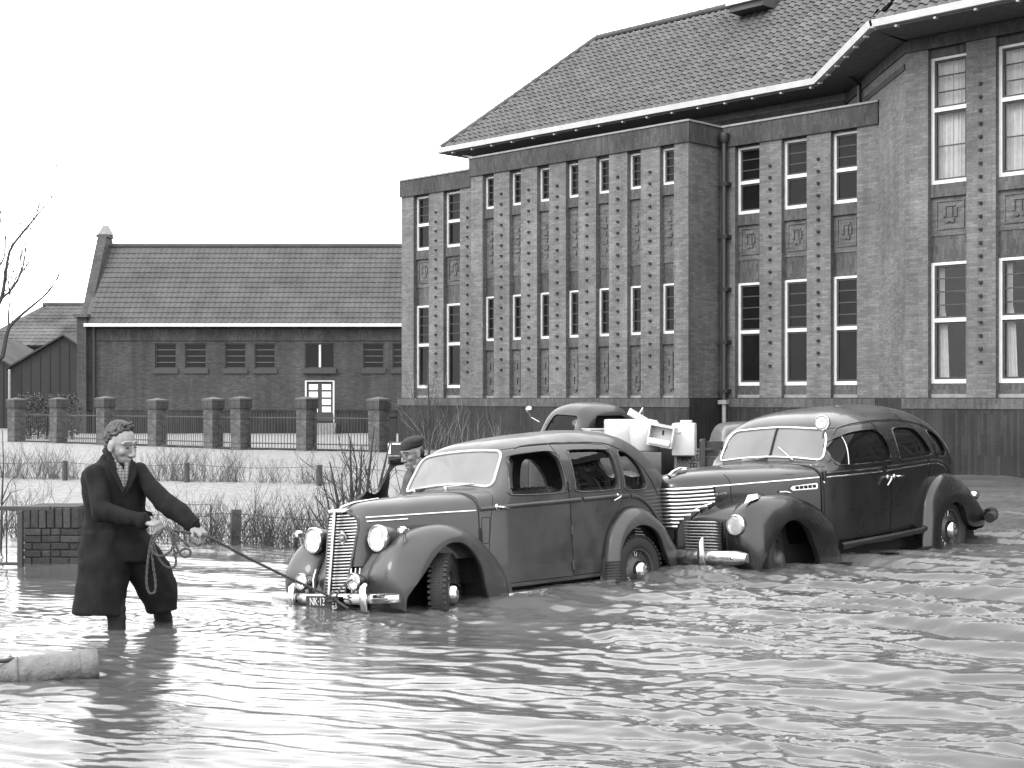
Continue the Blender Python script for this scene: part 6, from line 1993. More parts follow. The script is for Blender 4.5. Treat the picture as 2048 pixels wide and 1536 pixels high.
def build_truck():
    th = R(-44.6)
    F = Vector((-math.cos(th), -math.sin(th), 0)); L = Vector((math.sin(th), -math.cos(th), 0))
    A = Vector((1.95, 18.3, 0)); hw = .68
    o = A - L * hw
    t = pose_empty('pickup_truck', [o.x, o.y, -.30, th, 0, 0, 1], 'black pickup truck loaded with white appliances, lettered tailboard', 'truck')
    pt = M['truck']
    # load bed with sides
    bed = MB(); bed.rbox(.0, 1.62, -hw, hw, .78, .86, .02); bed.rbox(.0, 1.62, hw - .05, hw, .86, 1.30, .02); bed.rbox(.0, 1.62, -hw, -hw + .05, .86, 1.30, .02); bed.rbox(1.57, 1.62, -hw + .05, hw - .05, .86, 1.30, .01)
    for q in pieces(bed, 'bed_side', pt, t, uv=False): set_smooth(q.data, 40)
    tb = MB().rbox(-.045, -.005, -hw + .0, hw - .20, 1.02, 1.27, .008).build('tailboard', M['board_grey'], t)
    tb.rotation_euler = (R(3.2), 0, 0)
    text_mesh('MAASSLUIS', .14, 'tailboard_lettering', M['dark_ink'], tb, (-.047, .47, 1.20), (R(90), 0, R(-90)), align='LEFT', sx=1.08, shear=.12)
    text_mesh('TEL\u00b7456', .135, 'tailboard_lettering', M['dark_ink'], tb, (-.047, .22, 1.085), (R(90), 0, R(-90)), align='LEFT', sx=1.08, shear=.12)
    # rounded rear mudguard, valance, plate
    for s in (1, -1):
        rows = []
        for a in np.linspace(R(-20), R(200), 22):
            c = Vector((.52 + .44 * math.cos(a), 0, .62 + .44 * math.sin(a)))
            rows.append([(c.x, s * (hw - .06), c.z), (c.x + .012 * math.cos(a), s * (hw + .06), c.z + .012 * math.sin(a)), (c.x - .02 * math.cos(a), s * (hw + .13), c.z - .02 * math.sin(a)), (c.x - .07 * math.cos(a), s * (hw + .15), c.z - .07 * math.sin(a))])
        MB().grid(rows).build('mudguard', pt, t, smooth=60, fix=True)
    MB().rbox(-.03, .02, -hw, hw, .48, 1.0, .02).build('rear_panel', pt, t)
    pl = MB().rbox(-.05, -.04, hw - .40, hw - .08, .66, .93, .004).build('number_plate', M['plate_black'], t)
    text_mesh('NK', .10, 'plate_lettering', M['white_ink'], pl, (-.052, hw - .24, .855), (R(90), 0, R(-90)))
    text_mesh('37159', .105, 'plate_lettering', M['white_ink'], pl, (-.052, hw - .24, .73), (R(90), 0, R(-90)), sx=.85)
    # cab: rounded, with side and rear windows
    B = Body(([1.66, 1.70, 1.9, 2.2, 2.45, 2.62, 2.75], [.50, .60, .66, .675, .66, .62, .56]), ([1.66, 1.70, 1.85, 2.1, 2.3, 2.36, 2.48, 2.62, 2.75], [1.72, 1.82, 1.92, 1.945, 1.91, 1.86, 1.62, 1.34, 1.30]), 1.28, ([1.6, 2.8], [3.0, 3.6]), .5, .02)
    xs = list(np.linspace(1.662, 1.95, 12)) + list(np.linspace(2.0, 2.74, 26))
    cab = B.solid(xs).build('cab', pt, t, fix=True)
    OFF = -.22
    boolean(cab, B.solid(list(np.linspace(1.74, 2.66, 22)), .035, .62))
    sw = rpoly([(1.80, 1.33), (1.80, 1.76), (2.20, 1.78), (2.42, 1.38), (2.40, 1.33)], .05, 3)
    boolean(cab, MB().prism(sw, 1, -1.2, 1.2))
    rwp = rpoly([(-.36, 1.42), (.36, 1.42), (.33, 1.76), (-.33, 1.76)], .10, 4)
    boolean(cab, MB().prism(rwp, 0, 1.4, 1.85))
    boolean(cab, MB().prism(rpoly([(-.5, 1.36), (.5, 1.36), (.46, 1.8), (-.46, 1.8)], .07, 3), 0, 2.2, 3.0))
    cab.data.materials.clear(); cab.data.materials.append(pt); set_smooth(cab.data, 42)
    pane(sw, lambda x, z: (x, B.side(x, z, -.02), z), 'window_pane', M['dark_glass'], cab)
    MB().prism(rwp, 0, 1.72, 1.725).build('rear_window', M['dark_glass'], cab)
    MB().rbox(1.80, 1.95, -.55, .55, .7, 1.36, .04).build('seat', M['seat'], cab)
    # bonnet, wings, mirror ball on its stalk
    H = Body(([2.76, 3.1, 3.5, 3.62], [.55, .48, .36, .2]), ([2.76, 3.2, 3.5, 3.62], [1.30, 1.28, 1.22, 1.1]), 1.05, ([2.7, 3.7], [2.6, 2.4]), .5)
    hd = H.solid(list(np.linspace(2.762, 3.61, 26))).build('bonnet', pt, t, smooth=45, fix=True)
    MB().tube([(2.80, 0, 1.315), (3.2, 0, 1.30), (3.52, 0, 1.235)], .014, 6).build('bonnet_strip', M['chrome'], hd)
    MB().tube([(2.45, B.side(2.45, 1.5), 1.66), (2.50, .76, 1.73), (2.50, .80, 1.80)], .010, 6).build('mirror_stalk', M['chrome'], cab)
    MB().ell((2.50, .80, 1.845), (.05, .05, .05)).build('spot_lamp', M['chrome'], cab, smooth=60)
    MB().tube([(1.72, -.62, 1.70), (1.70, -.75, 1.86), (1.70, -.76, 1.74)], .012, 6).build('mirror_arm', M['chrome'], cab)
    for c_ in (cab, hd):
        c_.location.x += OFF
    for c_ in t.children:
        if c_.name.startswith('seat'): c_.location.x += OFF
    for x, s in ((.52, 1), (.52, -1), (3.1, 1), (3.1, -1)):
        wheel(t, (x, s * .66, .34), .34, .15, s, 0, .08, 8, False)
    MB().box(.1, 3.3, -.45, .45, .2, .6).build('chassis', M['black'], t)
    # ---- load
    def app(name, label, px, py, Y, w, d, h, yaw, roll=0.0, cat='appliance'):
        p = P(px, py, Y)
        e = empty(name, p, 0, label, cat)
        e.rotation_euler = (0, R(roll), R(yaw))
        return e
    def box(e, w, d, h, nm='casing', b=.03):
        return MB().rbox(-w / 2, w / 2, -d / 2, d / 2, 0, h, b).build(nm, M['enamel'], e, smooth=50)
    e = app('refrigerator', 'white refrigerator with small handle at the right end of the truck load', 1369, 912, 18.55, 0, 0, 0, -12)
    box(e, .30, .34, .44, 'cabinet'); MB().rbox(-.15, .15, -.205, -.172, .015, .43, .015).build('door', M['enamel'], e, smooth=50)
    MB().rbox(-.08, -.03, -.222, -.205, .31, .325, .004).build('handle', M['chrome'], e)
    MB().rbox(-.05, .10, -.10, .1, .44, .475, .012).build('lid', M['enamel'], e)
    e = app('washing_machine', 'large white washing machine with its lid raised in the middle of the truck load', 1250, 905, 18.95, 0, 0, 0, 14)
    box(e, .48, .42, .45); lid = MB().rbox(-.16, .16, -.015, .015, 0, .10, .01).build('lid', M['enamel'], e); lid.location = (.17, .02, .44); lid.rotation_euler = (0, R(28), R(10))
    e = app('washing_tub', 'white rounded washing tub beside the raised lid on the truck', 1290, 905, 18.75, 0, 0, 0, 0)
    MB().lathe([(.15, 0), (.20, .04), (.215, .30), (.205, .38), (.16, .43), (.05, .45), (.01, .452)], n=32).build('tub', M['enamel'], e, smooth=50)
    e = app('gas_cooker', 'open white cooker showing a grey inside, tilted on the truck load', 1318, 893, 18.35, 0, 0, 0, -20, 10)
    fr = MB(); fr.box(-.17, .17, -.02, .2, 0, .02); fr.box(-.17, -.15, -.02, .2, .02, .26); fr.box(.15, .17, -.02, .2, .02, .26); fr.box(-.17, .17, -.02, .2, .26, .285); fr.box(-.15, .15, .18, .2, .02, .26)
    fr.build('casing', M['enamel'], e); MB().box(-.149, .149, .10, .179, .10, .259).build('oven_back', M['enamel_grey'], e)
    MB().rbox(-.01, .01, .085, .10, .15, .21, .004).build('handle', M['black'], e); MB().rbox(-.15, .15, -.06, .12, .02, .10, .02).build('tray', M['enamel'], e)
    e = app('enamel_sink', 'low white enamel box at the cab end of the truck load', 1196, 895, 19.3, 0, 0, 0, 20)
    box(e, .36, .3, .245); MB().rbox(-.185, .185, -.16, .16, .245, .262, .006).build('rim', M['enamel'], e)
    # ---- dark plank cart in front of the tailboard
    Yc = 17.0
    x0 = (1399 - 1024) / FPX * Yc; zt = CAMH + (797 - 881) / FPX * Yc
    c = empty('box_cart', (x0, Yc, -.3), R(-8), 'dark box cart of horizontal planks between pickup and black saloon', 'cart')
    H_ = zt + .3; n = 6
    for k in range(n):
        z0 = .35 + (H_ - .35) * k / n; z1 = .35 + (H_ - .35) * (k + 1) / n - .008
        MB().rbox(0, 1.15, 0, .035, z0, z1, .005).build('plank', M['cart_wood'], c)
        MB().rbox(-.0, .035, .037, .9, z0, z1, .005).build('plank', M['cart_wood'], c)
    MB().rbox(.02, .07, -.03, -.0, .35, H_ + .02, .005).build('batten', M['iron'], c); MB().rbox(0, 1.15, .04, .9, .30, .345, .01).build('cart_floor', M['cart_wood'], c)
    MB().rbox(.05, .16, -.035, -.03, H_ - .12, H_ - .09, .004).build('latch', M['iron'], c)
    for s in (.25, .95):
        MB().lathe([(.30, -.03), (.32, -.02), (.32, .02), (.30, .03), (.25, .03), (.25, -.03)], (.6, s - .25, .32), (0, 1, 0), 28).build('cart_wheel', M['rubber'], c, smooth=40)
    # ---- dark van behind
    Yv = 21.0
    v = pose_empty('delivery_van', [(1590 - 1024) / FPX * Yv, Yv, -.3, R(0), 0, 0, 1], 'dark van behind the black saloon, only its roof edge showing', 'van')
    Bv = Body(([0, .3, 1.4, 1.62, 1.75], [.78, .8, .78, .70, .5]), ([0, .1, .9, 1.10, 1.16, 1.25, 1.6, 1.75], [1.62, 1.66, 1.65, 1.62, 1.55, 1.20, 1.12, .95]), 1.05, ([0, 2], [3.6, 3.4]), .3)
    vb = Bv.solid(list(np.linspace(-.0 + .001, 1.74, 44))).build('body', M['truck'], v, smooth=42, fix=True)
    pane([(.2, 1.15), (.2, 1.5), (1.0, 1.5), (1.08, 1.2), (1.05, 1.15)], lambda x, z: (x, Bv.side(x, z, .004), z), 'window_pane', M['dark_glass'], vb)
    for x in (.25, 1.45): wheel(v, (x, .72, .3), .3, .14, 1, 0, .07, 8, False)
# ------------------------------------------------------------------ people and rope
M['skin'] = mat('skin', .23, .6, var=.10, vs=24, bump=.05, bs=180)
M['hair'] = mat('hair', .016, .6, var=.8, vs=40)
M['coat'] = mat('wool_coat', .012, .95, var=.35, vs=9, bump=.3, bs=160, spec=.15)
M['trousers'] = mat('trousers', .010, .85, var=.3, vs=10, spec=.3)
M['jacket'] = mat('work_jacket', .06, .9, var=.35, vs=10, bump=.3, bs=80)
M['cap'] = mat('cap_cloth', .010, .95, var=.4, vs=14)
M['eye'] = mat('eye_dark', .02, .3)
M['lip'] = mat('lip', .17, .6)
M['rope'] = mat('rope', .075, .9, var=.4, vs=40, bump=.6, bs=220)
def check_mat():
    m = mat('check_scarf', .35, .9)
    nt = m.node_tree; N, L = nt.nodes, nt.links
    tc = N.new('ShaderNodeTexCoord')
    outs = []
    for ax in ('X', 'Z'):
        w = N.new('ShaderNodeTexWave'); w.bands_direction = ax; w.inputs['Scale'].default_value = 14; w.inputs['Distortion'].default_value = .6
        L.new(tc.outputs['Object'], w.inputs['Vector']); outs.append(w.outputs['Fac'])
    a = N.new('ShaderNodeMath'); a.operation = 'ADD'; L.new(outs[0], a.inputs[0]); L.new(outs[1], a.inputs[1])
    r = N.new('ShaderNodeMapRange'); r.inputs['From Max'].default_value = 2; r.inputs['To Min'].default_value = .02; r.inputs['To Max'].default_value = .15
    L.new(a.outputs[0], r.inputs['Value']); L.new(r.outputs[0], N['Principled BSDF'].inputs['Base Color'])
    return m
M['scarf'] = check_mat()

def frame(f, up):
    f = Vector(f).normalized(); l = Vector(up).cross(f).normalized(); u = f.cross(l)
    return Matrix((f, l, u)).transposed()          # columns: forward, left, up

def head_parts(mb, o, Rm, s, jaw=1.0):
    """skull, jaw, nose, brow, cheeks, lips, ears; local x forward, y left, z up"""
    q = MB()
    q.ell((-.012, 0, .035), (.100, .078, .098)); q.ell((.012, 0, -.005), (.084, .070, .10))
    q.ell((.026, 0, -.062), (.066 * jaw, .056 * jaw, .060)); q.ell((.066, 0, -.100), (.028, .028, .022))
    q.cap((.088, 0, .026), (.112, 0, -.030), .010, .015, 8); q.ell((.108, 0, -.034), (.017, .016, .013))
    for s_ in (1, -1):
        q.ell((.096, s_ * .015, -.037), (.014, .009, .010)); q.cap((.090, s_ * .012, .040), (.068, s_ * .052, .036), .012, .010, 8)
        q.ell((.055, s_ * .042, -.018), (.026, .022, .026)); q.cap((.094, s_ * .002, -.064), (.076, s_ * .027, -.063), .009, .006, 8); q.cap((.092, 0, -.077), (.078, s_ * .020, -.074), .009, .007, 8)
        q.ell((-.012, s_ * .080, .000), (.024, .010, .034)); q.ell((-.006, s_ * .082, -.022), (.014, .010, .016))
        q.ell((-.015, s_ * .060, -.075), (.035, .020, .05))
    q.cap((-.03, 0, -.06), (-.055, 0, -.20), .060, .062, 14)
    q.v = [tuple(Rm @ (Vector(p) * s) + o) for p in q.v]
    mb.add(q.v, q.f)
    return lambda p: Rm @ (Vector(p) * s) + o

def hand_parts(mb, wrist, d, n, s, side, curl=(55, 100, 150), spread=.0):
    """palm, four unequal bent fingers and a thumb; d towards the knuckles, n palm normal"""
    d = Vector(d).normalized(); n = Vector(n).normalized(); n = (n - d * n.dot(d)).normalized(); t = d.cross(n) * side
    w = Vector(wrist)
    pt = lambda a, b, c: w + (d * a + t * b + n * c) * s
    mb.cap(pt(-.05, 0, 0), pt(.01, 0, 0), .028 * s, .027 * s, 10)
    for b in (-.028, -.009, .010, .029):
        mb.cap(pt(.01, b * .7, 0), pt(.082 - abs(b - .005) * .2, b, -.002), .016 * s, .0135 * s, 8)
    for i, (b, L, r) in enumerate(((.030, .92, .0100), (.010, 1.0, .0105), (-.010, .95, .0100), (-.029, .76, .0088))):
        p = pt(.082 - abs(b - .005) * .2, b, -.002)
        for (ang, ln, k) in zip(curl, (.044 * L, .028 * L, .022 * L), (1, .93, .85)):
            a = R(ang)
            q = p + (d * math.cos(a) + n * math.sin(a) + t * spread * b * 10) * (ln * s)
            mb.cap(p, q, r * k * s, r * k * .92 * s, 8); p = q
    # thumb leaves the side of the palm near its base and closes over the fingers
    p0 = pt(.018, .026, .006); p1 = pt(.050, .050, .026); p2 = pt(.078, .042, .045); p3 = pt(.094, .024, .052)
    mb.cap(p0, p1, .0155 * s, .0125 * s, 8); mb.cap(p1, p2, .0120 * s, .0108 * s, 8); mb.cap(p2, p3, .0108 * s, .009 * s, 8)

def ring_loft(mb, rings, n=28):
    """rings: (centre, half-width vector, half-depth vector)"""
    rows = []
    for c, a, b in rings:
        c, a, b = Vector(c), Vector(a), Vector(b)
        rows.append([c + a * (math.copysign(abs(math.cos(t)) ** .85, math.cos(t))) + b * (math.copysign(abs(math.sin(t)) ** .85, math.sin(t))) for t in [2 * math.pi * k / n for k in range(n)]])
    mb.grid(rows, cv=True); mb.fan(rows[0]); mb.fan(rows[-1], True)

def folds(o, amp, seed, sc=(9, 9, 4)):
    me = o.data
    n = len(me.vertices)
    co = np.empty(n * 3, np.float32); me.vertices.foreach_get('co', co); co = co.reshape(-1, 3).astype(float)
    no = np.empty(n * 3, np.float32); me.vertices.foreach_get('normal', no); no = no.reshape(-1, 3)
    d = _vnoise(co[:, 0] * sc[0] + co[:, 1] * sc[1] * .7, co[:, 2] * sc[2] + co[:, 1] * 2, seed) + .5 * _vnoise(co[:, 0] * sc[0] * 2.3 + co[:, 2] * 5, co[:, 2] * sc[2] * 2.1, seed + 1)
    co += no * (d * amp)[:, None]
    me.vertices.foreach_set('co', co.astype(np.float32).ravel()); me.update()

HAND2 = None
def build_man():
    Y0 = 10.4
    K = FPX / Y0
    p = lambda px, py, dy=0.0: P(px, py, Y0 + dy)
    body = MB()
    # head turned to the right, looking along the rope
    Rm = frame((.86, -.50, -.20), (-.10, 0, 1))
    HS = 1.20
    ho = p(243, 893, 0)
    hp = head_parts(body, ho, Rm, HS)
    hips = p(222, 1085, .02); chest = p(222, 990, .03); neck = p(224, 930, .03)
    body.cap(neck, chest, .08, .13, 14); body.cap(chest, hips, .13, .13, 14)
    shR, elR, wrR = p(190, 952, -.10), p(200, 1022, -.24), p(287, 1041, -.27)
    shL, elL, wrL = p(276, 942, -.02), p(325, 1003, -.10), p(386, 1050, -.16)
    for a, b, r0, r1 in ((shR, elR, .05, .045), (elR, wrR, .045, .03), (shL, elL, .05, .045), (elL, wrL, .045, .03), (neck, shR, .06, .05), (neck, shL, .06, .05)): body.cap(a, b, r0, r1, 10)
    kneeA, footA = p(226, 1185, -.13), p(243, 1330, -.20)
    kneeB, footB = p(318, 1180, .20), p(348, 1330, .42)
    for a, b, r0, r1 in ((hips, kneeA, .085, .055), (kneeA, footA, .050, .038), (hips, kneeB, .085, .055), (kneeB, footB, .050, .038)): body.cap(a, b, r0, r1, 12)
    body.cap(footA, footA + Vector((.16, -.08, -.02)), .045, .035); body.cap(footB, footB + Vector((.16, -.08, -.02)), .045, .035)
    hs = 1.30
    hand_parts(body, wrR, (.92, -.12, -.26), (-.25, .25, -.95), hs, 1, (48, 105, 165))
    hand_parts(body, wrL, (.70, -.10, -.66), (-.70, .30, -.62), hs, -1, (50, 108, 165))
    o = blob(body, 'person', .0048, 3, None, M['skin'], .4)
    tag(o, 'man in long dark overcoat wading knee-deep and hauling a rope, head turned to the cars', 'person')
    # eyes, brows, mouth
    e = MB()
    for s in (1, -1):
        MB().ell(hp((.083, s * .031, .012)), (.010 * HS, .014 * HS, .0062 * HS), Rm).build('eye', M['eye'], o, smooth=60)
        MB().cap(hp((.095, s * .014, .046)), hp((.077, s * .052, .043)), .0052 * HS, .0035 * HS, 6).build('eyebrow', M['hair'], o, smooth=60)
    MB().tube([hp((.070, .034, -.062)), hp((.092, .012, -.070)), hp((.0965, 0, -.0705)), hp((.092, -.012, -.070)), hp((.070, -.034, -.062))], .0032, 6).build('mouth', M['lip'], o, smooth=60)
    # curly hair
    rs = random.Random(3)
    h = MB()
    h.ell(hp((-.040, 0, .056)), (.092 * HS, .079 * HS, .092 * HS), Rm); h.ell(hp((-.058, 0, .000)), (.062 * HS, .073 * HS, .080 * HS), Rm)
    for k in range(520):
        a = rs.uniform(0, 2 * math.pi); b = rs.uniform(.10, 1.95)
        q = Vector((-.030 + .094 * math.sin(b) * math.cos(a), .074 * math.sin(b) * math.sin(a), .058 + .094 * math.cos(b)))
        if q.z < (.070 + .95 * max(q.x + .005, 0) if q.x > -.03 else .02): continue
        r = rs.uniform(.008, .015)
        h.ell(hp(q), (r * HS, r * HS, r * .8 * HS), Rm, 6, 5)
    for k in range(26): 
        y = rs.uniform(-.045, .045); h.ell(hp((.036 + rs.uniform(-.02, .012), y, .128 + rs.uniform(-.006, .026))), (.014, .013, .013), Rm, 6, 5)
    blob(h, 'hair', .0042, 0, o, M['hair'])
    # overcoat
    X = Vector((1, 0, 0)); D = Vector((0, 1, 0))
    def ring(py, l, r, dep, dy=0.0, tilt=0.0):
        c = p((l + r) / 2, py, dy)
        a = X * ((r - l) / 2 / K) + Vector((0, 0, tilt * (r - l) / 2 / K))
        return (c, a, D * dep)
    c = MB()
    ring_loft(c, [ring(908, 206, 236, .065, .05, .1), ring(922, 194, 254, .090, .04, .08), ring(932, 176, 283, .13, .02), ring(945, 166, 292, .145, .02), ring(965, 162, 295, .155, .02), ring(990, 163, 293, .16, .02), ring(1015, 167, 291, .16, .02), ring(1040, 167, 290, .165, .02), ring(1065, 163, 294, .17, .01), ring(1095, 161, 306, .175, 0), ring(1118, 166, 308, .16, 0)])
    ring_loft(c, [ring(1060, 165, 262, .16, -.02), ring(1095, 161, 260, .165, -.04), ring(1130, 158, 257, .17, -.07), ring(1165, 154, 255, .17, -.10), ring(1195, 151, 250, .17, -.12), ring(1226, 148, 245, .165, -.14, -.06)])
    ring_loft(c, [ring(1070, 205, 298, .16, .02), ring(1100, 228, 316, .16, .06), ring(1130, 248, 334, .155, .10), ring(1160, 264, 345, .15, .14), ring(1190, 281, 354, .145, .17), ring(1222, 297, 356, .135, .20, .03)])
    for a, b, r0, r1 in ((shR, elR, .090, .082), (elR, p(284, 1041, -.27), .080, .058), (shL, elL, .088, .076), (elL, p(381, 1046, -.15), .076, .060)): c.cap(a, b, r0, r1, 16)
    co = blob(c, 'overcoat', .010, 5, o, M['coat'])
    folds(co, .034, 41, (6, 6, 2.6)); folds(co, .016, 44, (11, 11, 9))
    # cuffs, lapels, collar, pocket flap, hem
    for a, b in ((p(282, 1040, -.27), p(290, 1042, -.27)), (p(377, 1042, -.15), p(387, 1051, -.155))):
        MB().lathe([(.050, 0), (.063, .005), (.064, (b - a).length), (.050, (b - a).length + .003)], a, b - a, 24, False, False).build('cuff', M['coat'], o, smooth=50)
    def flap(pts, th=.012, nm='lapel'):
        m = MB(); q = [Vector(v) for v in pts]; n_ = len(q)
        m.add([v for v in q] + [v + Vector((.002, th, 0)) for v in q], [tuple(range(n_)), tuple(range(2 * n_ - 1, n_ - 1, -1))] + [(i, n_ + i, n_ + (i + 1) % n_, (i + 1) % n_) for i in range(n_)])
        return m.build(nm, M['coat'], o, fix=True)
    flap([p(213, 898, -.13), p(222, 915, -.155), p(240, 945, -.175), p(252, 975, -.180), p(246, 988, -.172), p(232, 965, -.165), p(218, 935, -.145)])
    flap([p(262, 918, -.13), p(270, 925, -.135), p(272, 950, -.155), p(262, 972, -.165), p(250, 990, -.178), p(253, 968, -.176), p(257, 940, -.16)])
    cl = MB(); cl.tube([p(236, 940, -.165), p(227, 926, -.150), p(217, 910, -.11), p(211, 902, -.03), p(214, 902, .06), p(232, 908, .11), p(256, 918, .10)], [.014, .019, .023, .025, .025, .02, .014], 10); cl.build('collar', M['coat'], o, smooth=60)
    flap([p(288, 1020, -.02), p(303, 1025, -.04), p(305, 1033, -.04), p(290, 1031, -.02)], .01, 'pocket_flap')
    # checked scarf in the neck opening
    sc = MB(); sc.tube([p(219, 912, -.09), p(228, 925, -.135), p(240, 940, -.155), p(248, 958, -.168), p(250, 975, -.165)], [.018, .024, .026, .024, .012], 10); sc.tube([p(254, 925, -.115), p(254, 940, -.15), p(251, 958, -.162), p(250, 972, -.160)], [.014, .020, .020, .010], 10)
    for q in pieces(sc, 'scarf', M['scarf'], o, uv=False): set_smooth(q.data, 60)
    # trousers
    for (k_, f_, d_) in ((kneeA, footA, 51), (kneeB, footB, 52)):
        t = MB(); k_ = k_.lerp(f_, .12)
        m_ = k_.lerp(f_, .5) + Vector((-.012, .01, 0))
        t.cap(k_, m_, .072, .068, 16); t.cap(m_, f_ + Vector((0, 0, -.04)), .070, .066, 16)
        tr = blob(t, 'trouser_leg', .010, 3, o, M['trousers']); folds(tr, .022, d_, (9, 9, 12))
    return o, p

def build_pusher(carB):
    """man in cap and glasses leaning in at the open far door of the grey car"""
    Y0 = 13.4
    p = lambda px, py, dy=0.0: P(px, py, Y0 + dy)
    body = MB()
    Rm = frame((-.74, -.62, -.26), (.05, .05, 1))
    HS = 1.10
    hp = head_parts(body, p(824, 908), Rm, HS, .98)
    neck = p(830, 940, .0); chest = p(832, 990, .03); hips = p(890, 1080, .12)
    body.cap(neck, chest, .07, .13, 12); body.cap(chest, hips, .13, .13, 12)
    kA, fA = p(880, 1170, .05), p(890, 1240, .1); kB, fB = p(915, 1165, .2), p(935, 1235, .3)
    for a, b, r0, r1 in ((hips, kA, .085, .06), (kA, fA, .058, .045), (hips, kB, .085, .06), (kB, fB, .058, .045)): body.cap(a, b, r0, r1, 10)
    sh, el, wr = p(820, 962, -.05), p(811, 1000, -.10), p(803, 995, -.32)
    body.cap(neck, sh, .06, .05); body.cap(sh, el, .05, .042); body.cap(el, wr, .042, .03)
    hand_parts(body, wr, (-.2, -.95, .1), (0, 0, -1), 1.0, 1, (30, 60, 95))
    o = blob(body, 'person', .0055, 3, None, M['skin'], .4)
    tag(o, 'man in dark beret and round glasses at the open door of the grey car', 'person')
    for s in (1, -1):
        MB().ell(hp((.083, s * .031, .012)), (.010 * HS, .013 * HS, .0065 * HS), Rm).build('eye', M['eye'], o, smooth=60)
        MB().cap(hp((.096, s * .014, .044)), hp((.078, s * .054, .040)), .0055 * HS, .004 * HS, 6).build('eyebrow', M['hair'], o, smooth=60)
    MB().tube([hp((.074, .030, -.070)), hp((.0965, 0, -.069)), hp((.074, -.030, -.070))], .0035, 6).build('mouth', M['lip'], o, smooth=60)
    g_ = MB()
    for s in (1, -1):
        c = Vector((.104, s * .035, .012))
        g_.tube([hp(c + Vector((-abs(math.cos(t)) * 0 - .006 * math.cos(t) * s, .027 * math.cos(t), .024 * math.sin(t)))) for t in np.linspace(0, 2 * math.pi, 25)[:-1]], .0022, 5, closed=True)
        g_.tube([hp((.096, s * .061, .016)), hp((.05, s * .082, .02)), hp((-.01, s * .088, .022))], .0022, 5)
    g_.tube([hp((.106, .009, .016)), hp((.112, 0, .019)), hp((.106, -.009, .016))], .0022, 5)
    g_.build('glasses', M['iron'], o)
    h = MB(); h.ell(hp((-.055, 0, .0)), (.062 * HS, .080 * HS, .065 * HS), Rm); h.build('hair', M['hair'], o, smooth=60)
    c = MB(); c.ell(hp((-.020, 0, .085)), (.118 * HS, .098 * HS, .052 * HS), Rm); c.ell(hp((-.03, .01, .108)), (.108 * HS, .092 * HS, .042 * HS), Rm); c.ell(hp((.03, 0, .070)), (.075 * HS, .080 * HS, .020 * HS), Rm)
    cp = blob(c, 'cap', .005, 4, o, M['cap'])
    j = MB()
    j.cap(p(828, 953, .0), p(832, 992, .03), .095, .150, 16); j.cap(p(832, 988, .03), p(890, 1085, .12), .155, .16, 16)
    j.cap(p(820, 962, -.05), p(811, 1000, -.10), .070, .060); j.cap(p(811, 1000, -.10), p(803, 996, -.28), .060, .045)
    jo = blob(j, 'jacket', .010, 4, o, M['jacket']); folds(jo, .02, 61)
    MB().tube([p(822, 935, -.08), p(832, 948, -.10), p(850, 948, -.05)], [.02, .026, .02], 8).build('collar', M['jacket'], o, smooth=60)
    t = MB(); t.cap(hips, kA, .10, .075, 12); t.cap(kA, fA, .073, .06, 12); t.cap(hips, kB, .10, .075, 12); t.cap(kB, fB, .073, .06, 12)
    blob(t, 'trousers', .014, 2, o, M['trousers'])

def twisted(mb, pts, r, n):
    """two-strand rope along a smooth path"""
    c = [Vector(q) for q in crom(pts, n)]
    for ph in (0, math.pi):
        q = []
        for i, v in enumerate(c):
            t = (c[min(i + 1, n - 1)] - c[max(i - 1, 0)]).normalized()
            a = t.cross(Vector((0, 1, .2))).normalized(); b = t.cross(a)
            s = i * .9 + ph
            q.append(v + (a * math.cos(s) + b * math.sin(s)) * r * .62)
        mb.tube(q, r * .62, 6)

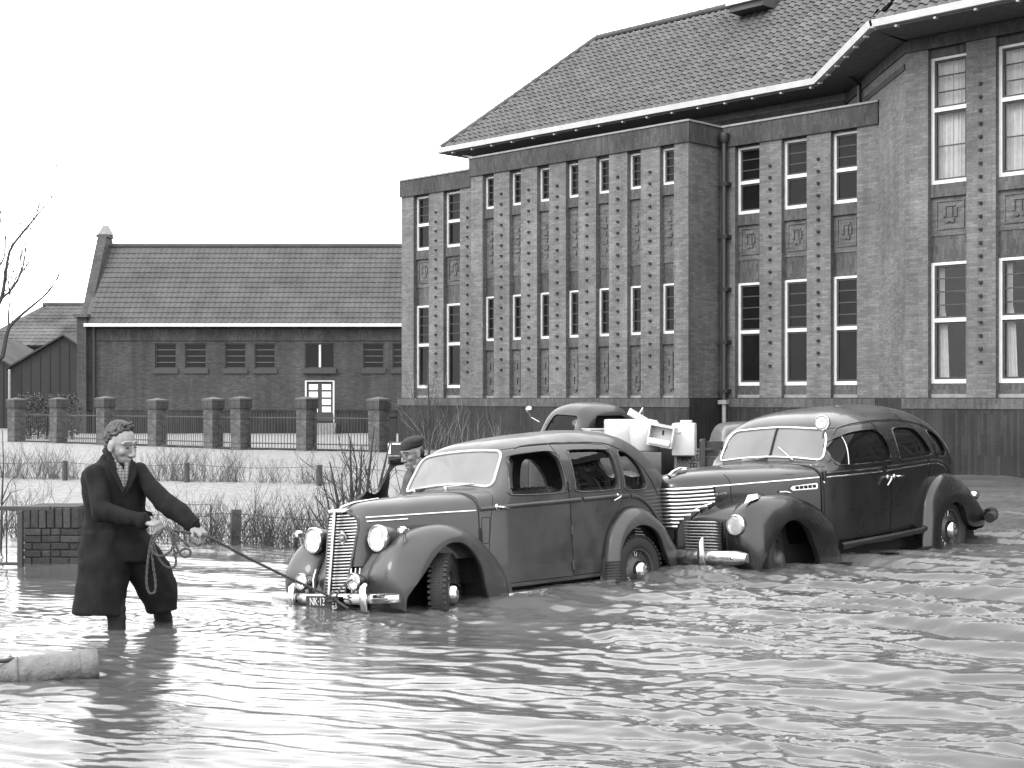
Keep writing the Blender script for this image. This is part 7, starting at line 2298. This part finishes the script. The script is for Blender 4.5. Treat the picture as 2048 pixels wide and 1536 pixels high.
def build_rope(car):
    p = lambda px, py, dy=0.0: P(px, py, 10.4 + dy)
    tie = car.matrix_world @ Vector((.80, .235, .345))
    hold = p(404, 1068, -.19)
    m = MB()
    # taut double line from the fist to the bumper
    twisted(m, [p(330, 1058, -.30), p(352, 1062, -.28), p(380, 1066, -.22), hold, p(425, 1078, -.20), hold.lerp(tie, .45) + Vector((0, 0, -.012)), tie], .0105, 240)
    for k in range(2):
        m.tube([tie + Vector((0, 0, .06 - .05 * k)), tie + Vector((-.05, -.06, .02)), tie + Vector((-.08, 0, -.03)), tie + Vector((-.01, .04, -.05 + .03 * k)), tie], .010, 6)
    m.tube([tie, tie + Vector((.06, -.03, .10)), tie + Vector((.13, .03, .15)), tie + Vector((.17, .08, .12))], .008, 6)
    m.tube([tie, tie + Vector((.05, -.03, -.03)), tie + Vector((.11, -.02, -.07))], .010, 6)
    # slack coils hanging from the rear hand
    H = (326, 1058, -.31)
    loops = [[H, (305, 1075, -.36), (296, 1120, -.38), (293, 1165, -.38), (299, 1186, -.38), (309, 1184, -.37), (311, 1165, -.37), (305, 1120, -.37), (303, 1085, -.36), (318, 1062, -.33)],
             [(328, 1056, -.31), (310, 1078, -.37), (304, 1100, -.38), (318, 1112, -.38), (338, 1105, -.37), (348, 1085, -.36), (344, 1062, -.34), (334, 1052, -.31)],
             [(330, 1054, -.31), (341, 1070, -.36), (348, 1100, -.37), (352, 1125, -.37), (345, 1135, -.37), (328, 1130, -.37), (312, 1105, -.37), (306, 1080, -.36)],
             [(332, 1053, -.31), (350, 1068, -.35), (370, 1085, -.35), (379, 1094, -.34)],
             [(350, 1086, -.36), (356, 1100, -.36), (366, 1113, -.36), (378, 1112, -.36), (381, 1102, -.36), (372, 1097, -.36), (360, 1102, -.36), (346, 1110, -.36)]]
    for l in loops:
        twisted(m, [p(*q) for q in l], .0085, 90)
    o = m.build('tow_rope', M['rope'], smooth=60)
    tag(o, 'dark twisted tow rope, taut to the bumper and coiled in slack loops at the hand', 'rope')
RIPPLE_CENTRES += [(-2.93, 10.35, .007, .16, .55), (-2.62, 10.75, .007, .16, .55), (-.35, 11.1, .010, .22, .6), (.05, 11.9, .012, .30, .7), (1.25, 13.0, .010, .2, .5), (1.75, 13.7, .014, .3, .9), (2.9, 15.1, .012, .25, .7), (5.2, 17.1, .008, .2, .5), (-1.0, 10.6, .006, .15, .5), (-2.9, 8.5, .006, .2, .5)]
def _w(c, x, y):
    t = c[3]; k = c[6]
    return (c[0] + k * (-math.cos(t) * x + math.sin(t) * y), c[1] + k * (-math.sin(t) * x - math.cos(t) * y))
SWELLS += [(*_w(CAR1, -.75, 1.0), .050, .42), (*_w(CAR1, -1.4, 1.0), .030, .5), (*_w(CAR1, -3.0, .95), .045, .5), (*_w(CAR1, -3.5, .4), .05, .5), (*_w(CAR2, .8, .5), .03, .5), (*_w(CAR2, .1, 1.05), .045, .45), (*_w(CAR2, -1.6, 1.05), .025, .6)]
build_water()
build_school()
build_long_building()
build_sheds()
build_pillars()
build_verge()
build_tree()
build_pier()
build_canister()
GREY, GB = build_grey_car()
BLACK, BB = build_black_car()
build_truck()
build_man()
build_pusher(GB)
build_rope(GREY)
